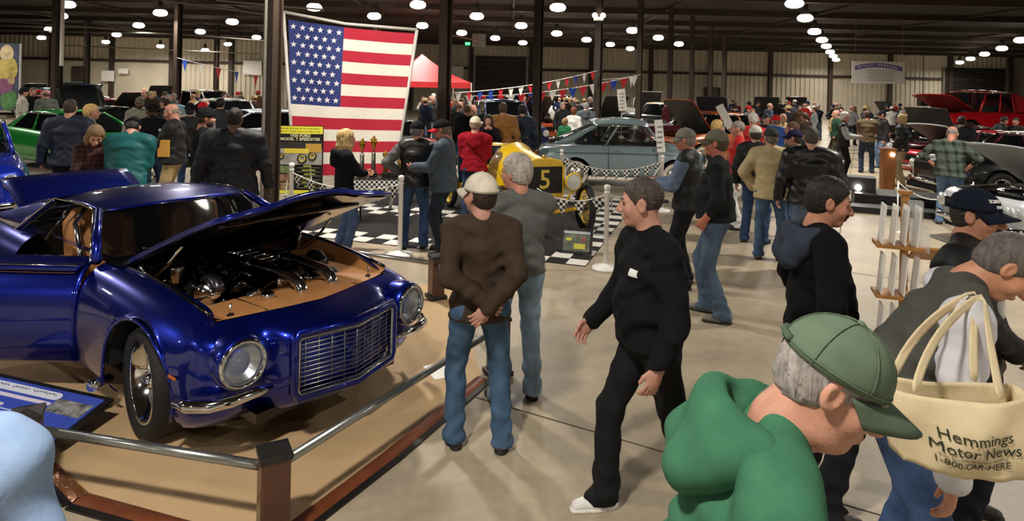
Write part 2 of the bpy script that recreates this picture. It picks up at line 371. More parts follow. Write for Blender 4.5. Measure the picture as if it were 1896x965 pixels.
# ------------------------------------------------------------------ implicit surfaces -> one continuous mesh
class SDF:
    """union / carve of simple solids, turned into one closed smooth surface"""
    def __init__(s): s.pr = []; s.lo = np.full(3, 1e9); s.hi = np.full(3, -1e9); s.post = []
    def _add(s, op, k, lo, hi, fn):
        lo = np.array(lo, float); hi = np.array(hi, float)
        if op == 'u': s.lo = np.minimum(s.lo, lo); s.hi = np.maximum(s.hi, hi)
        s.pr.append((op, k, lo, hi, fn)); return s
    def cap(s, a, b, r1, r2=None, k=.02, op='u'):
        a = np.array(a, float); b = np.array(b, float); r2 = r1 if r2 is None else r2; ba = b-a; L2 = max(float(ba@ba), 1e-9); rm = max(r1, r2)
        def fn(X, Y, Z):
            px, py, pz = X-a[0], Y-a[1], Z-a[2]
            t = np.clip((px*ba[0]+py*ba[1]+pz*ba[2])/L2, 0, 1)
            return np.sqrt((px-t*ba[0])**2+(py-t*ba[1])**2+(pz-t*ba[2])**2) - (r1+(r2-r1)*t)
        return s._add(op, k, np.minimum(a, b)-rm, np.maximum(a, b)+rm, fn)
    def ell(s, c, r, R=None, k=.02, op='u'):
        c = np.array(c, float); r = np.array(r, float); R = np.eye(3) if R is None else np.array(R, float); m = r.min()
        ext = np.sqrt(((R*r)**2).sum(1))
        def fn(X, Y, Z):
            px, py, pz = X-c[0], Y-c[1], Z-c[2]
            q = 0
            for i in range(3): q = q + ((px*R[0,i]+py*R[1,i]+pz*R[2,i])/r[i])**2
            q = np.sqrt(q); return (q-1)*m
        return s._add(op, k, c-ext, c+ext, fn)
    def econe(s, a, b, ra, rb, R, k=.03, op='u', rnd=.5):
        """elliptic tapered limb from a to b; R columns = lateral, depth, axis"""
        a = np.array(a, float); b = np.array(b, float); R = np.array(R, float); ba = b-a; L2 = max(float(ba@ba), 1e-9); rm = max(*ra, *rb)
        def fn(X, Y, Z):
            px, py, pz = X-a[0], Y-a[1], Z-a[2]
            t = np.clip((px*ba[0]+py*ba[1]+pz*ba[2])/L2, 0, 1)
            qx, qy, qz = px-t*ba[0], py-t*ba[1], pz-t*ba[2]
            rx = ra[0]+(rb[0]-ra[0])*t; ry = ra[1]+(rb[1]-ra[1])*t; mn = np.minimum(rx, ry)
            lx = qx*R[0,0]+qy*R[1,0]+qz*R[2,0]; ly = qx*R[0,1]+qy*R[1,1]+qz*R[2,1]; lz = qx*R[0,2]+qy*R[1,2]+qz*R[2,2]
            return (np.sqrt((lx/rx)**2+(ly/ry)**2+(lz/(mn*rnd))**2)-1)*mn
        return s._add(op, k, np.minimum(a, b)-rm, np.maximum(a, b)+rm, fn)
    def mesh(s, h, fine=(), name='shape'):
        h = float(h); lo = s.lo-2.5*h; hi = s.hi+2.5*h
        ax_ = []
        for i in range(3):
            c = [lo[i]]
            while c[-1] < hi[i]:
                st = h
                for (fl_, fh, hf) in fine:
                    if fl_[i]-h <= c[-1] <= fh[i]: st = min(st, hf)
                c.append(c[-1]+st)
            ax_.append(np.array(c, np.float32))
        X, Y, Z = ax_[0][:,None,None], ax_[1][None,:,None], ax_[2][None,None,:]
        n = tuple(len(a) for a in ax_); D = np.full(n, .2, np.float32)
        for op, k, l, u, fn in s.pr:
            mg = k+3*h; sl = tuple(slice(max(0, int(np.searchsorted(ax_[i], l[i]-mg))-1), int(np.searchsorted(ax_[i], u[i]+mg))+1) for i in range(3))
            if any(q.stop-q.start < 2 for q in sl): continue
            d = fn(X[sl[0]], Y[:, sl[1]], Z[:, :, sl[2]]).astype(np.float32); old = D[sl]
            if op == 'u':
                q = np.maximum(k-np.abs(old-d), 0)/max(k, 1e-6); D[sl] = np.minimum(old, d) - q*q*k*.25
            elif op == 's':
                d = -d; q = np.maximum(k-np.abs(old-d), 0)/max(k, 1e-6); D[sl] = np.maximum(old, d) + q*q*k*.25
        for fn in s.post: D = fn(D, X, Y, Z)
        return surface_nets(D.astype(np.float32), ax_, name)
def surface_nets(D, ax_, name):
    S = D < 0; nx, ny, nz = D.shape
    c = S[:-1,:-1,:-1].astype(np.int8)
    for dx in (0,1):
        for dy in (0,1):
            for dz in (0,1):
                if dx+dy+dz: c = c + S[dx:nx-1+dx, dy:ny-1+dy, dz:nz-1+dz]
    I = np.argwhere((c > 0) & (c < 8)); m = len(I)
    idx = np.full((nx-1, ny-1, nz-1), -1, np.int32); idx[I[:,0], I[:,1], I[:,2]] = np.arange(m)
    cor = [(x, y, z) for x in (0,1) for y in (0,1) for z in (0,1)]
    val = np.stack([D[I[:,0]+a, I[:,1]+b, I[:,2]+d] for a, b, d in cor], 1)
    acc = np.zeros((m, 3)); cnt = np.zeros(m)
    for i in range(8):
        for j in range(i+1, 8):
            if sum(abs(p-q) for p, q in zip(cor[i], cor[j])) != 1: continue
            a, b = val[:, i], val[:, j]; msk = (a < 0) != (b < 0); t = np.where(msk, a/np.where(msk, a-b, 1), 0)
            for x in range(3):
                acc[:, x] += np.where(msk, cor[i][x]+(cor[j][x]-cor[i][x])*t, 0)
            cnt += msk
    acc /= cnt[:, None]
    V = np.empty((m, 3))
    for x in range(3):
        A = ax_[x]; V[:, x] = A[I[:, x]] + acc[:, x]*(A[I[:, x]+1]-A[I[:, x]])
    Q = []
    for axn in range(3):
        sh = [slice(None)]*3; s0, s1 = list(sh), list(sh); s0[axn] = slice(0, -1); s1[axn] = slice(1, None)
        a, b = S[tuple(s0)], S[tuple(s1)]; E = np.argwhere(a != b); u, v = (axn+1) % 3, (axn+2) % 3
        lim = np.array([nx, ny, nz]); ok = (E[:,u] > 0) & (E[:,v] > 0) & (E[:,u] < lim[u]-1) & (E[:,v] < lim[v]-1); E = E[ok]
        fl_ = a[E[:,0], E[:,1], E[:,2]]
        q = []
        for du, dv in ((-1,-1), (0,-1), (0,0), (-1,0)):
            e = E.copy(); e[:,u] += du; e[:,v] += dv; q.append(idx[e[:,0], e[:,1], e[:,2]])
        q = np.stack(q, 1); q[~fl_] = q[~fl_][:, ::-1]; Q.append(q)
    Q = np.concatenate(Q); Q = Q[(Q >= 0).all(1)]
    me = bpy.data.meshes.new(name); me.vertices.add(m); me.vertices.foreach_set('co', V.astype(np.float32).ravel())
    me.loops.add(len(Q)*4); me.loops.foreach_set('vertex_index', Q.astype(np.int32).ravel())
    me.polygons.add(len(Q)); me.polygons.foreach_set('loop_start', np.arange(0, len(Q)*4, 4, dtype=np.int32))
    me.polygons.foreach_set('use_smooth', np.ones(len(Q), bool)); me.update(calc_edges=True)
    return me
# ------------------------------------------------------------------ people
def rotx(a): c, s = math.cos(a), math.sin(a); return np.array([[1,0,0],[0,c,-s],[0,s,c]])
def roty(a): c, s = math.cos(a), math.sin(a); return np.array([[c,0,s],[0,1,0],[-s,0,c]])
def rotz(a): c, s = math.cos(a), math.sin(a); return np.array([[c,-s,0],[s,c,0],[0,0,1]])
def unit(v): v = np.array(v, float); return v/max(np.linalg.norm(v), 1e-9)
def frame(axis, fwd):
    z = unit(axis); x = unit(np.cross(fwd, z)); y = np.cross(z, x); return np.stack([x, y, z], 1)
def ik(a, t, l1, l2, pole):
    a = np.array(a, float); t = np.array(t, float); v = t-a; d = np.linalg.norm(v); mx = (l1+l2)*.999
    if d > mx: t = a+v/d*mx; v = t-a; d = mx
    x = (l1*l1-l2*l2+d*d)/(2*d); hgt = math.sqrt(max(l1*l1-x*x, 0)); u = v/d
    p = np.array(pole, float); p = p-u*(p@u); p = unit(p)
    return a+u*x+p*hgt, t
ARM = {  # wrist target (right arm, unleaned body frame), elbow pole, palm normal
 'side': ((.265,.03,.86), (.35,-1,0), (-1,.1,0)), 'pocket': ((.215,.07,.93), (1,-.7,0), (-1,0,0)), 'behind': ((.015,-.165,.98), (1,-.25,0), (0,1,0)),
 'front': ((.03,.2,.96), (1,-.3,-.2), (0,-1,.2)), 'fold': ((-.1,.2,1.2), (1,.1,-.5), (0,-1,0)), 'hold': ((.1,.32,1.1), (.6,-.5,-1), (-1,0,.3)),
 'reach': ((.16,.42,1.0), (.7,-.5,-.4), (0,0,-1)), 'raise': ((.09,.26,1.4), (.8,-.2,-1), (-.6,-.6,0)), 'fwd': ((.25,.2,.93), (.4,-1,0), (-1,0,0)), 'back': ((.27,-.16,.9), (.4,-1,0), (-1,0,0)), 'hip': ((.2,.08,1.02), (1,-.5,.1), (-1,0,0)), 'down': ((.12,.3,.82), (.8,-.5,0), (0,-1,0))}
HAIRY = [-.13, -.06, -.02, .012, .03, .055, .085, .12]
HAIRZ = [-.085, -.075, -.055, -.03, .0, .04, .066, .09]
def head_sdf(S, M, c, q, fat=1.0, ears=True):
    """M 3x3 head frame * scale, c centre; q = quality"""
    sc = np.linalg.norm(M[:,0]); R = M/sc
    W = lambda p: c + M@np.array(p, float)
    E = lambda p, r, k=.02, op='u': S.ell(W(p), np.array(r)*sc, R, k*sc, op)
    E((0,-.014,.03), (.075,.096,.09)); E((0,.025,-.04), (.06*fat,.064,.075), .03)
    E((0,.062,-.097), (.026*fat,.022,.02), .025)
    if fat > 1.05: E((0,.02,-.1), (.055*fat,.05,.035), .03)
    if q < 2:
        E((0,.074,.016), (.05,.018,.012), .018)
        for s in (-1,1):
            E((s*.038,.058,-.03), (.027,.026,.03), .02)
            E((s*.031,.094,-.004), (.016,.016,.011), .014, 's')
        S.cap(W((0,.087,.004)), W((0,.111,-.034)), .0085*sc, .0145*sc, .012*sc)
        for s in (-1,1): S.cap(W((s*.011,.1,-.04)), W((s*.012,.094,-.038)), .009*sc, .008*sc, .008*sc)
        E((0,.088,-.063), (.026,.012,.0062), .008); E((0,.086,-.074), (.022,.012,.0068), .008); 
    else:
        S.cap(W((0,.09,-.005)), W((0,.108,-.032)), .012*sc, .017*sc, .012*sc)
    for s in (-1,1):
        E((s*.078,-.008,-.008), (.012,.021,.034), .01)
        if q < 1: E((s*.086,-.002,-.004), (.008,.011,.02), .008, 's')
def hand_sdf(S, w_, d, n, side, q, sc=1.0, curl=.45):
    """w_ wrist, d forearm direction, n palm normal, side +1 right"""
    d = unit(d); n = np.array(n, float); n = unit(n-d*(n@d)); l = np.cross(d, n)*side
    R = np.stack([l, n, d], 1)
    pos = lambda a, b, e: w_ + (l*a + n*b + d*e)*sc
    S.cap(pos(0,0,-.03), pos(0,0,.02), .028*sc, .027*sc, .02)
    S.ell(pos(0,0,.055), np.array((.042,.019,.05))*sc, R, .015)
    if q >= 2:
        S.cap(pos(0,.01,.09), pos(0,.035,.14), .03*sc, .02*sc, .02); S.cap(pos(.035,.005,.04), pos(.05,.02,.09), .015*sc, .012*sc, .01); return
    for i, (o, L) in enumerate(((.031,.068), (.0105,.078), (-.0105,.073), (-.031,.058))):
        p = pos(o, 0, .088); a = .12+.05*i
        for j, f in enumerate((.45, .32, .25)):
            a2 = a+curl*(j+.35); q_ = p + (d*math.cos(a2)+n*math.sin(a2))*L*f*sc + l*o*.08*sc
            r = (.0102, .0092, .0084, .0074)
            S.cap(p, q_, r[j]*sc, r[j+1]*sc, .004); p = q_
    S.cap(pos(.026,.004,.025), pos(.05,.014,.06), .0145*sc, .0115*sc, .01); S.cap(pos(.05,.014,.06), pos(.052,.026,.092), .0115*sc, .0088*sc, .004)
def wrinkle(amp, seed, kx=26., kz=34.):
    r = random.Random(seed); a, b, c_ = r.uniform(0,6), r.uniform(0,6), r.uniform(0,6)
    def fn(D, X, Y, Z):
        u = X+.6*Y; 
        w1 = np.sin(kz*Z+2.2*np.sin(9*u+a)+9*u+b)*np.sin(11*Y-7*X+c_); w2 = np.sin(kx*(X-.4*Z)+1.7*np.sin(13*Z+b))*np.sin(15*Z+5*Y+a)
        w3 = np.sin(2.3*kz*Z+3*np.sin(17*X+c_)+21*Y+a)*np.clip(np.sin(8*Z+9*X+b), 0, 1)
        return D + amp*(w1*.75+w2*.6+w3*.45).astype(np.float32)
    return fn
def folds(zc, wid, amp, seed, kz=60.):
    a = random.Random(seed).uniform(0,6)
    def fn(D, X, Y, Z):
        g = np.exp(-((Z-zc)/wid)**2)
        return D + (amp*g*np.sin(kz*Z+5*np.sin(14*X+a)+4*Y)).astype(np.float32)
    return fn
def dome(n=18, m=6, rx=.088, ry=.108, rz=.105, z0=0.0, e0=0.0):
    """upper cap shell as rows of rings"""
    rows = []
    for i in range(m+1):
        e = lerp(e0, math.pi/2*.995, i/m)
        rows.append([(rx*math.cos(e)*math.cos(2*math.pi*j/n), ry*math.cos(e)*math.sin(2*math.pi*j/n), z0+rz*math.sin(e)) for j in range(n+1)])
    return rows
def cap_parts(body, M, c, kind, m, m2, q, front_txt=None, brim_m=None):
    Mt = Matrix([[*M[0], c[0]], [*M[1], c[1]], [*M[2], c[2]], [0,0,0,1]])
    n, k = (28, 9) if q == 0 else ((18, 6) if q == 1 else (12, 4))
    mb = MB()
    if kind == 'beanie':
        rows = dome(n, k, .09, .112, .112, .036, -.2)
        mb.grid([[Mt @ Vector(p) for p in r] for r in rows]); o = mb.build('knit_hat', m, body, True)
        mb = MB().tube([Mt @ Vector((.09*math.cos(t*2*math.pi/n), -.008+.112*math.sin(t*2*math.pi/n), .034)) for t in range(n)], .012, 6, closed=True); mb.build('hat_cuff', m, o, True)
        return o
    back = -1 if kind == 'cap_back' else 1
    tilt = Matrix.Rotation(math.radians(3*back), 4, 'X')
    T = Mt @ tilt
    rows = dome(n, k, .0885, .109, .1, .028, -.05)
    for r in rows:
        for j, p in enumerate(r):
            if q < 2 and p[2] < .1: r[j] = (p[0]*1.01, p[1]*1.01, p[2])
    mb.grid([[T @ Vector((p[0], p[1]-.012, p[2])) for p in r] for r in rows])
    o = mb.build('cap', m, body, True, solid=.003 if q < 2 else 0)
    # brim: curved plate
    g0, g1 = [], []
    nb = 12 if q < 2 else 6
    for i in range(nb+1):
        a = lerp(-1, 1, i/nb)
        row = []
        for j in range(5):
            t = j/4; x = .086*math.sin(a*1.25)*(1-.06*t); y0 = .098*math.cos(a*1.25)-.012; y = y0+t*.088*max(0, math.cos(a*1.3))**.5; zz = .026-.028*(abs(a)**2)*(.4+.6*t)*1.3-.022*t
            row.append((x, back*y, zz))
        g0.append(row)
    rows2 = [[T @ Vector(p) for p in r] for r in g0]
    if back < 0: rows2 = rows2[::-1]
    MB().grid(rows2).build('brim', brim_m or m2 or m, o, True, solid=.005)
    if q < 2:
        MB().lathe([(.009, -.002), (.009, .004), (.004, .007)], 10, T @ Matrix.Translation((0,-.012,.128))).build('cap_button', m, o, True)
    if q == 0:
        for i in range(6):
            a = i*math.pi/3+math.pi/6; pts = [T @ Vector((.0905*math.cos(e)*math.cos(a), -.012+.1115*math.cos(e)*math.sin(a), .028+.1022*math.sin(e))) for e in [lerp(0,1.55,t/8) for t in range(9)]]
            MB().tube(pts, .0014, 4).build('seam', m, o, True)
        pts = [T @ Vector((.0905*math.cos(a), -.012+.111*math.sin(a), .034)) for a in [t/30*2*math.pi for t in range(30)]]
        MB().tube(pts, .002, 4, closed=True).build('seam', m, o, True)
    if kind == 'cap' and q < 1:
        # adjusting strap and opening at the back
        pts = [T @ Vector((.0915*math.cos(a), -.012+.1125*math.sin(a), .036)) for a in [lerp(-2.0, -1.14, t/8) for t in range(9)]]
        MB().tube(pts, .009, 6).build('strap', m2 or m, o, True)
    if front_txt:
        for s, zz, sz in front_txt:
            tx = text(s, sz, mat('stitch_white', 'd8d8d8', .8), o, (0,0,0), (0,0,0), 'stitched_lettering', .0015, bold=.0006)
            me = tx.data
            for v in me.vertices:
                x, y = v.co.x, v.co.y; a = math.pi/2 - x/.1; e = (y+zz-.02)/.11
                v.co = T @ Vector((.092*math.cos(e)*math.cos(a), -.012+.1135*math.cos(e)*math.sin(a)+v.co.z, .028+.104*math.sin(e)))
    return o
def person(loc, heading, label, h=1.75, w=1.0, belly=0.0, lean=0.0, head=(0,0), arms=('side','side'), feet=None, top=('222222','wool'), pants=('2c3f5c','denim'), shoes='2a2622',
           hair=('short','3a2a20'), hat=None, sk='b58672', sleeve=1.0, hem=.84, tier=1, extra=(), seed=None, beard=None, hood=None, vest=None, shirt=None, group=None, twist=0.0, fat=1.0, hips=1.0, collar=True, cat='person', glasses=False, hat_txt=None, pale_mesh=None, wr=1.0, curl=.45, hxy=(0,0)):
    seed = seed if seed is not None else hash(label) % 1000 if False else sum(map(ord, label)) % 997
    heading = heading + math.degrees(math.atan2(loc[0], loc[1]))   # headings are given as seen along the line of sight
    s = h/1.75; q = 0 if tier == 0 else (1 if tier == 1 else 2)
    hb = {0: .012, 1: .017, 2: .026, 3: .034}[tier]; hf = {0: .0055, 1: .0085, 2: .018, 3: .026}[tier]
    V = lambda x, y, z: np.array((x, y, z), float)*s
    piv = V(0, 0, .95); RU = rotz(0) @ rotx(-math.radians(lean)) @ rotz(-math.radians(twist))
    hs = V(hxy[0], hxy[1], 0)
    U = lambda p: piv + RU@(np.array(p, float)-piv) + hs
    ub = lambda x, y, z: U(V(x*w if abs(x) > .01 else x, y, z))
    fwdU = RU@np.array((0,1,0.)); latU = RU@np.array((1,0,0.)); upU = RU@np.array((0,0,1.)); RT = np.stack([latU, fwdU, upU], 1)
    # ---- joints
    sh = {1: ub(.168,-.005,1.368), -1: ub(-.168,-.005,1.368)}
    arm = {}
    for sd, pre in ((1, arms[1]), (-1, arms[0])):
        if isinstance(pre, str): t, pole, pn = ARM[pre]
        else: t, pole, pn = pre
        t = V(t[0]*sd*(w if abs(t[0]) > .15 else 1), t[1]+ (belly*.8 if t[1] > .1 and abs(t[0]) < .2 else 0), t[2]); t = U(t)
        pole = RU@np.array((pole[0]*sd, pole[1], pole[2])); pn = RU@np.array((pn[0]*sd, pn[1], pn[2]))
        el, wr_ = ik(sh[sd], t, .285*s, .25*s, pole); arm[sd] = (el, wr_, pn)
    feet = feet or {1: (.13, .03, 12), -1: (-.13, -.02, -12)}      # x, y, toe-out degrees [, lift, pitch]
    leg = {}
    for sd in (1, -1):
        f = feet[sd]; fx, fy, fa = f[0], f[1], f[2]; lift = f[3] if len(f) > 3 else 0; pit = f[4] if len(f) > 4 else 0
        an = V(fx, fy-.02, .085+lift); hp = V(sd*.088*hips, 0, .9)+hs
        kn, an = ik(hp, an, .43*s, .42*s, (math.sin(math.radians(fa)), 1, 0)); leg[sd] = (hp, kn, an, math.radians(fa), math.radians(pit))
    hyaw, hpit = math.radians(head[0]), math.radians(head[1])
    RH = RU @ rotz(-hyaw) @ rotx(-hpit); neck = ub(0, -.015, 1.455); hc = U(V(0, -.005, 1.495)) + RH@(V(0, .028, .106)); hs_ = 1.07 if h > 1.6 else 1.02
    MH = RH*hs_
    # ---- body (skin), one continuous surface
    B = SDF(); tw = w*.86
    B.econe(U(V(0,0,.93)), U(V(0,0,1.1)), (.13*tw*s,.085*s), (.125*tw*s,.085*s), RT); B.econe(U(V(0,0,1.1)), U(V(0,0,1.3)), (.125*tw*s,.085*s), (.15*tw*s,.095*s), RT); B.econe(U(V(0,0,1.3)), U(V(0,0,1.4)), (.15*tw*s,.095*s), (.1*tw*s,.06*s), RT)
    nk = .054*s*(1+.5*(fat-1)+.25*(w-1))
    B.cap(neck, hc+MH@np.array((0,-.025,-.05)), nk*1.04, nk, .03); B.cap(ub(0,-.02,1.40), neck, .055*s, nk*1.05, .03)
    for sd in (1, -1):
        el, wr_, pn = arm[sd]; bare = sleeve < .9
        B.cap(ub(sd*.04,0,1.41), sh[sd], .045*s, .05*s, .03); B.cap(sh[sd], el, .045*s, .038*s, .02); B.cap(el, wr_, (.043 if bare else .03)*s, .027*s, .015)
        hand_sdf(B, wr_, wr_-el, pn, sd, q, s*.97, curl)
        hp, kn, an, fa, pit = leg[sd]
        B.cap(hp, kn, .06*s, .045*s, .03); B.cap(kn, an, .045*s, .028*s, .02)
        B.cap(an, an+np.array((math.sin(fa)*.1, math.cos(fa)*.1, -.035))*s, .026*s, .02*s, .02)
    head_sdf(B, MH, hc, q, fat)
    fine = [(hc-.15*s, hc+.15*s, hf)]
    if q < 2:
        for sd in (1, -1):
            el, wr_, pn = arm[sd]; d = unit(wr_-el); c0 = wr_+d*.07*s; fine.append((c0-.1*s, c0+.1*s, hf if tier else .0055))
    me = B.mesh(hb, fine, 'person')
    if 'display_mat' in bpy.data.objects:
        q_ = bpy.data.objects['display_mat'].matrix_world.inverted() @ Vector(loc)
        if -.35 < q_.x < 5.5 and -.35 < q_.y < 5.5: loc = (loc[0], loc[1], .017)
    body = mobj('person', me, skin(sk), None); body.location = loc; body.rotation_euler = (0, 0, -math.radians(heading)); tag(body, label, cat, group)
    if q == 0: lips_tint(me, MH, hc)
    # ---- trousers
    T = SDF(); t_ = .012*s
    bl = belly
    RP = np.eye(3)
    T.econe(V(0,0,.86)+hs, V(0,0,1.0)+hs, (.165*w*s,.112*s), (.155*w*s,.108*s), RP, .04)
    if bl > .03: T.ell(U(V(0,.02+bl*.4,1.0)), (.145*w*s,.1*s+bl*.4,.1*s), RT, .04)
    for sd in (1, -1):
        hp, kn, an, fa, pit = leg[sd]
        T.cap(hp+V(0,0,-.03), kn, .093*s*lerp(1,w,.7), .068*s, .04); T.cap(kn, an+V(0,0,-.02), .068*s, .064*s, .03)
        T.ell(an+V(math.sin(fa)*.03,.03,-.03), (.064*s,.085*s,.05*s), None, .03)
        T.ell(hp+V(sd*.005,-.032,-.02), (.082*s,.08*s,.095*s), None, .04)
    zc_ = 1.03*s
    T.post.append(wrinkle(.005*s*wr*(1 if tier == 0 else .6), seed)); T.post.append(folds(.14*s, .13*s, .007*s*wr, seed)); T.post.append(folds(.5*s, .1*s, .004*s*wr, seed+3, 45.))
    zb = min(leg[1][2][2], leg[-1][2][2])-.055*s
    T.post.append(lambda D, X, Y, Z: np.maximum(np.maximum(D, Z-zc_), zb-Z))
    mobj('trousers', T.mesh(hb if tier else .011, (), 'trousers'), pants if not isinstance(pants, tuple) else cloth(pants[0], .9, pants[1]), body)
    # ---- top
    def torso(S, g, lo_z):
        S.econe(U(V(0,0,lo_z)), U(V(0,.0,1.06)), ((.183*w+g)*s*hips,(.138+g+bl*.5)*s), ((.155*w+g)*s,(.112+g+bl*.55)*s), RT, .04)
        S.econe(U(V(0,0,1.06)), U(V(0,0,1.28)), ((.155*w+g)*s,(.112+g+bl*.55)*s), ((.178*w+g)*s,(.122+g)*s), RT, .04)
        S.econe(U(V(0,0,1.28)), U(V(0,-.01,1.4)), ((.178*w+g)*s,(.122+g)*s), ((.12*w+g)*s,(.075+g)*s), RT, .04)
        if bl > .02: S.ell(U(V(0,.07+bl*.55,1.08)), ((.12*w+g)*s,(.07+bl*.5+g)*s,.15*s), RT, .06)
        for sd in (1, -1): S.cap(ub(sd*.035,-.015,1.442), ub(sd*.12,-.01,1.395), .048*s+g*s, .058*s+g*s, .05); S.cap(ub(sd*.12,-.01,1.395), sh[sd], .058*s+g*s, .066*s+g*s, .05)
    def sleeves(S, g, frac):
        for sd in (1, -1):
            el, wr_, pn = arm[sd]
            S.cap(sh[sd], el if frac > .55 else sh[sd]+(el-sh[sd])*frac*2*.9, (.068+g)*s*lerp(1,w,.5), (.055+g)*s, .035)
            if frac > .55:
                f = min(1, (frac-.5)*2); e2 = el+(wr_-el)*f; S.cap(el, e2, (.055+g)*s, (.046+g)*s, .025)
                if q < 2 and f > .9: d = unit(wr_-el); S.cap(e2-d*.02, e2+d*.012, .043*s+g*s, .04*s+g*s, .008)
    g = .008 if top[1] in ('wool',) else .018
    if top[1] == 'tight': g = .0
    A = SDF(); torso(A, g, hem+.02); 
    if vest is None: sleeves(A, g, sleeve)
    if collar: A.econe(ub(0,-.014,1.425), U(V(0,-.008,1.475 if top[1] in ('shell','leather') else 1.452)), (.08*s,.075*s), (.066*s,.066*s), RT, .02)
    if hood:
        hk = SDF() if isinstance(hood, str) else A
        for t in range(9):
            a = lerp(-2.5, 2.5, t/8); b_ = lerp(-2.5, 2.5, min(8, t+1)/8)
            p = lambda a: ub(0,-.02,1.45)+latU*math.sin(a)*.1*s-fwdU*(math.cos(a)*.085*s+.03*s)-upU*(.02+.035*(1-math.cos(a)))*s
            hk.cap(p(a), p(b_), .038*s, .038*s, .03)
        hk.ell(ub(0,-.135,1.375), (.135*s,.055*s,.1*s), RT @ rotx(.35), .03); hk.ell(ub(0,-.155,1.30), (.1*s,.046*s,.075*s), RT, .03)
        if isinstance(hood, str):
            for sd in (1, -1): hk.cap(ub(sd*.115,-.05,1.43), ub(sd*.07,-.17,1.31), .04*s, .036*s, .06)
        hk.ell(ub(0,-.1,1.465), (.062*s,.04*s,.035*s), RT, .02, 's')
        if isinstance(hood, str):
            hk.post.append(wrinkle(.004*s, seed+9)); mobj('hood', hk.mesh(max(hf, .008) if tier < 2 else hb, (), 'hood'), cloth(hood), body)
    for e in extra: e(A, dict(U=U, V=V, ub=ub, RT=RT, arm=arm, s=s, sh=sh))
    A.post.append(wrinkle((.009 if top[1] != 'leather' else .010)*s*wr*(1 if tier == 0 else .6), seed+1)); A.post.append(folds(1.0*s, .1*s, .005*s*wr, seed+5, 55.))
    nrm = upU; p0 = U(V(0,0,hem))
    A.post.append(lambda D, X, Y, Z: np.maximum(D, -((X-p0[0])*nrm[0]+(Y-p0[1])*nrm[1]+(Z-p0[2])*nrm[2])))
    kindn = {'leather': 'leather_jacket', 'shell': 'jacket'}.get(top[1], 'shirt' if not hood else 'sweatshirt')
    tm = pale_mesh if pale_mesh is not None else cloth(top[0], .9, 'wool' if top[1] == 'tight' else top[1])
    tob = mobj('vest' if vest is not None else kindn, A.mesh(hb if tier else .0105, (), kindn), tm, body)
    if vest is not None:
        S2 = SDF(); torso(S2, -.035, .95); sleeves(S2, .012, sleeve); S2.post.append(wrinkle(.008*s, seed+4))
        mobj('shirt', S2.mesh(hb if tier else .0105, (), 'shirt'), cloth(vest[0], .9, vest[1]), body)
    if shirt:   # an inner shirt seen at the open front / neck
        S3 = SDF(); S3.econe(U(V(0,.045,1.1)), U(V(0,.045,1.34)), (.05*s,(.092+g+bl*.8)*s), (.05*s,(.086+g)*s), RT, .03); S3.econe(U(V(0,.02,1.38)), U(V(0,.008,1.47)), (.05*s,.075*s), (.058*s,.062*s), RT, .03)
        mobj('inner_shirt', S3.mesh(hb, (), 'inner_shirt'), shirt if not isinstance(shirt, str) else cloth(shirt), body)
    # ---- shoes
    for sd in (1, -1):
        hp, kn, an, fa, pit = leg[sd]; K = SDF(); R2 = rotz(-fa) @ rotx(pit); W = lambda x, y, z: an + R2@(np.array((x, y, z))*s)
        K.cap(W(0,-.03,-.05), W(0,.05,-.05), .036*s, .04*s, .02); K.cap(W(0,.05,-.05), W(0,.155,-.06), .041*s, .03*s, .02); K.cap(W(0,-.01,.01), W(0,.05,-.03), .043*s, .044*s, .03)
        b0 = W(0,0,-.085); nn = R2@np.array((0,0,1.))
        K.post.append(lambda D, X, Y, Z: np.maximum(D, -((X-b0[0])*nn[0]+(Y-b0[1])*nn[1]+(Z-b0[2])*nn[2])))
        so = mobj('shoe', K.mesh(.011 if q < 2 else .026, (), 'shoe'), mat('shoe_'+shoes, shoes, .5, var=.15), body)
        if q < 2:
            K2 = SDF(); K2.cap(W(0,-.03,-.075), W(0,.05,-.075), .042*s, .045*s, .02); K2.cap(W(0,.05,-.075), W(0,.16,-.075), .046*s, .035*s, .02)
            t0 = W(0,0,-.062)
            K2.post.append(lambda D, X, Y, Z: np.maximum(np.maximum(D, -((X-b0[0])*nn[0]+(Y-b0[1])*nn[1]+(Z-b0[2])*nn[2])), ((X-t0[0])*nn[0]+(Y-t0[1])*nn[1]+(Z-t0[2])*nn[2])))
            mobj('sole', K2.mesh(.011, (), 'sole'), mat('sole_'+('w' if shoes > 'a' else 'd'), 'd8d4cc' if shoes > 'a' else '1a1816', .7), so)
    # ---- hair
    sc = hs_
    Wh = lambda p: hc + MH@np.array(p, float)
    st, hcx = hair
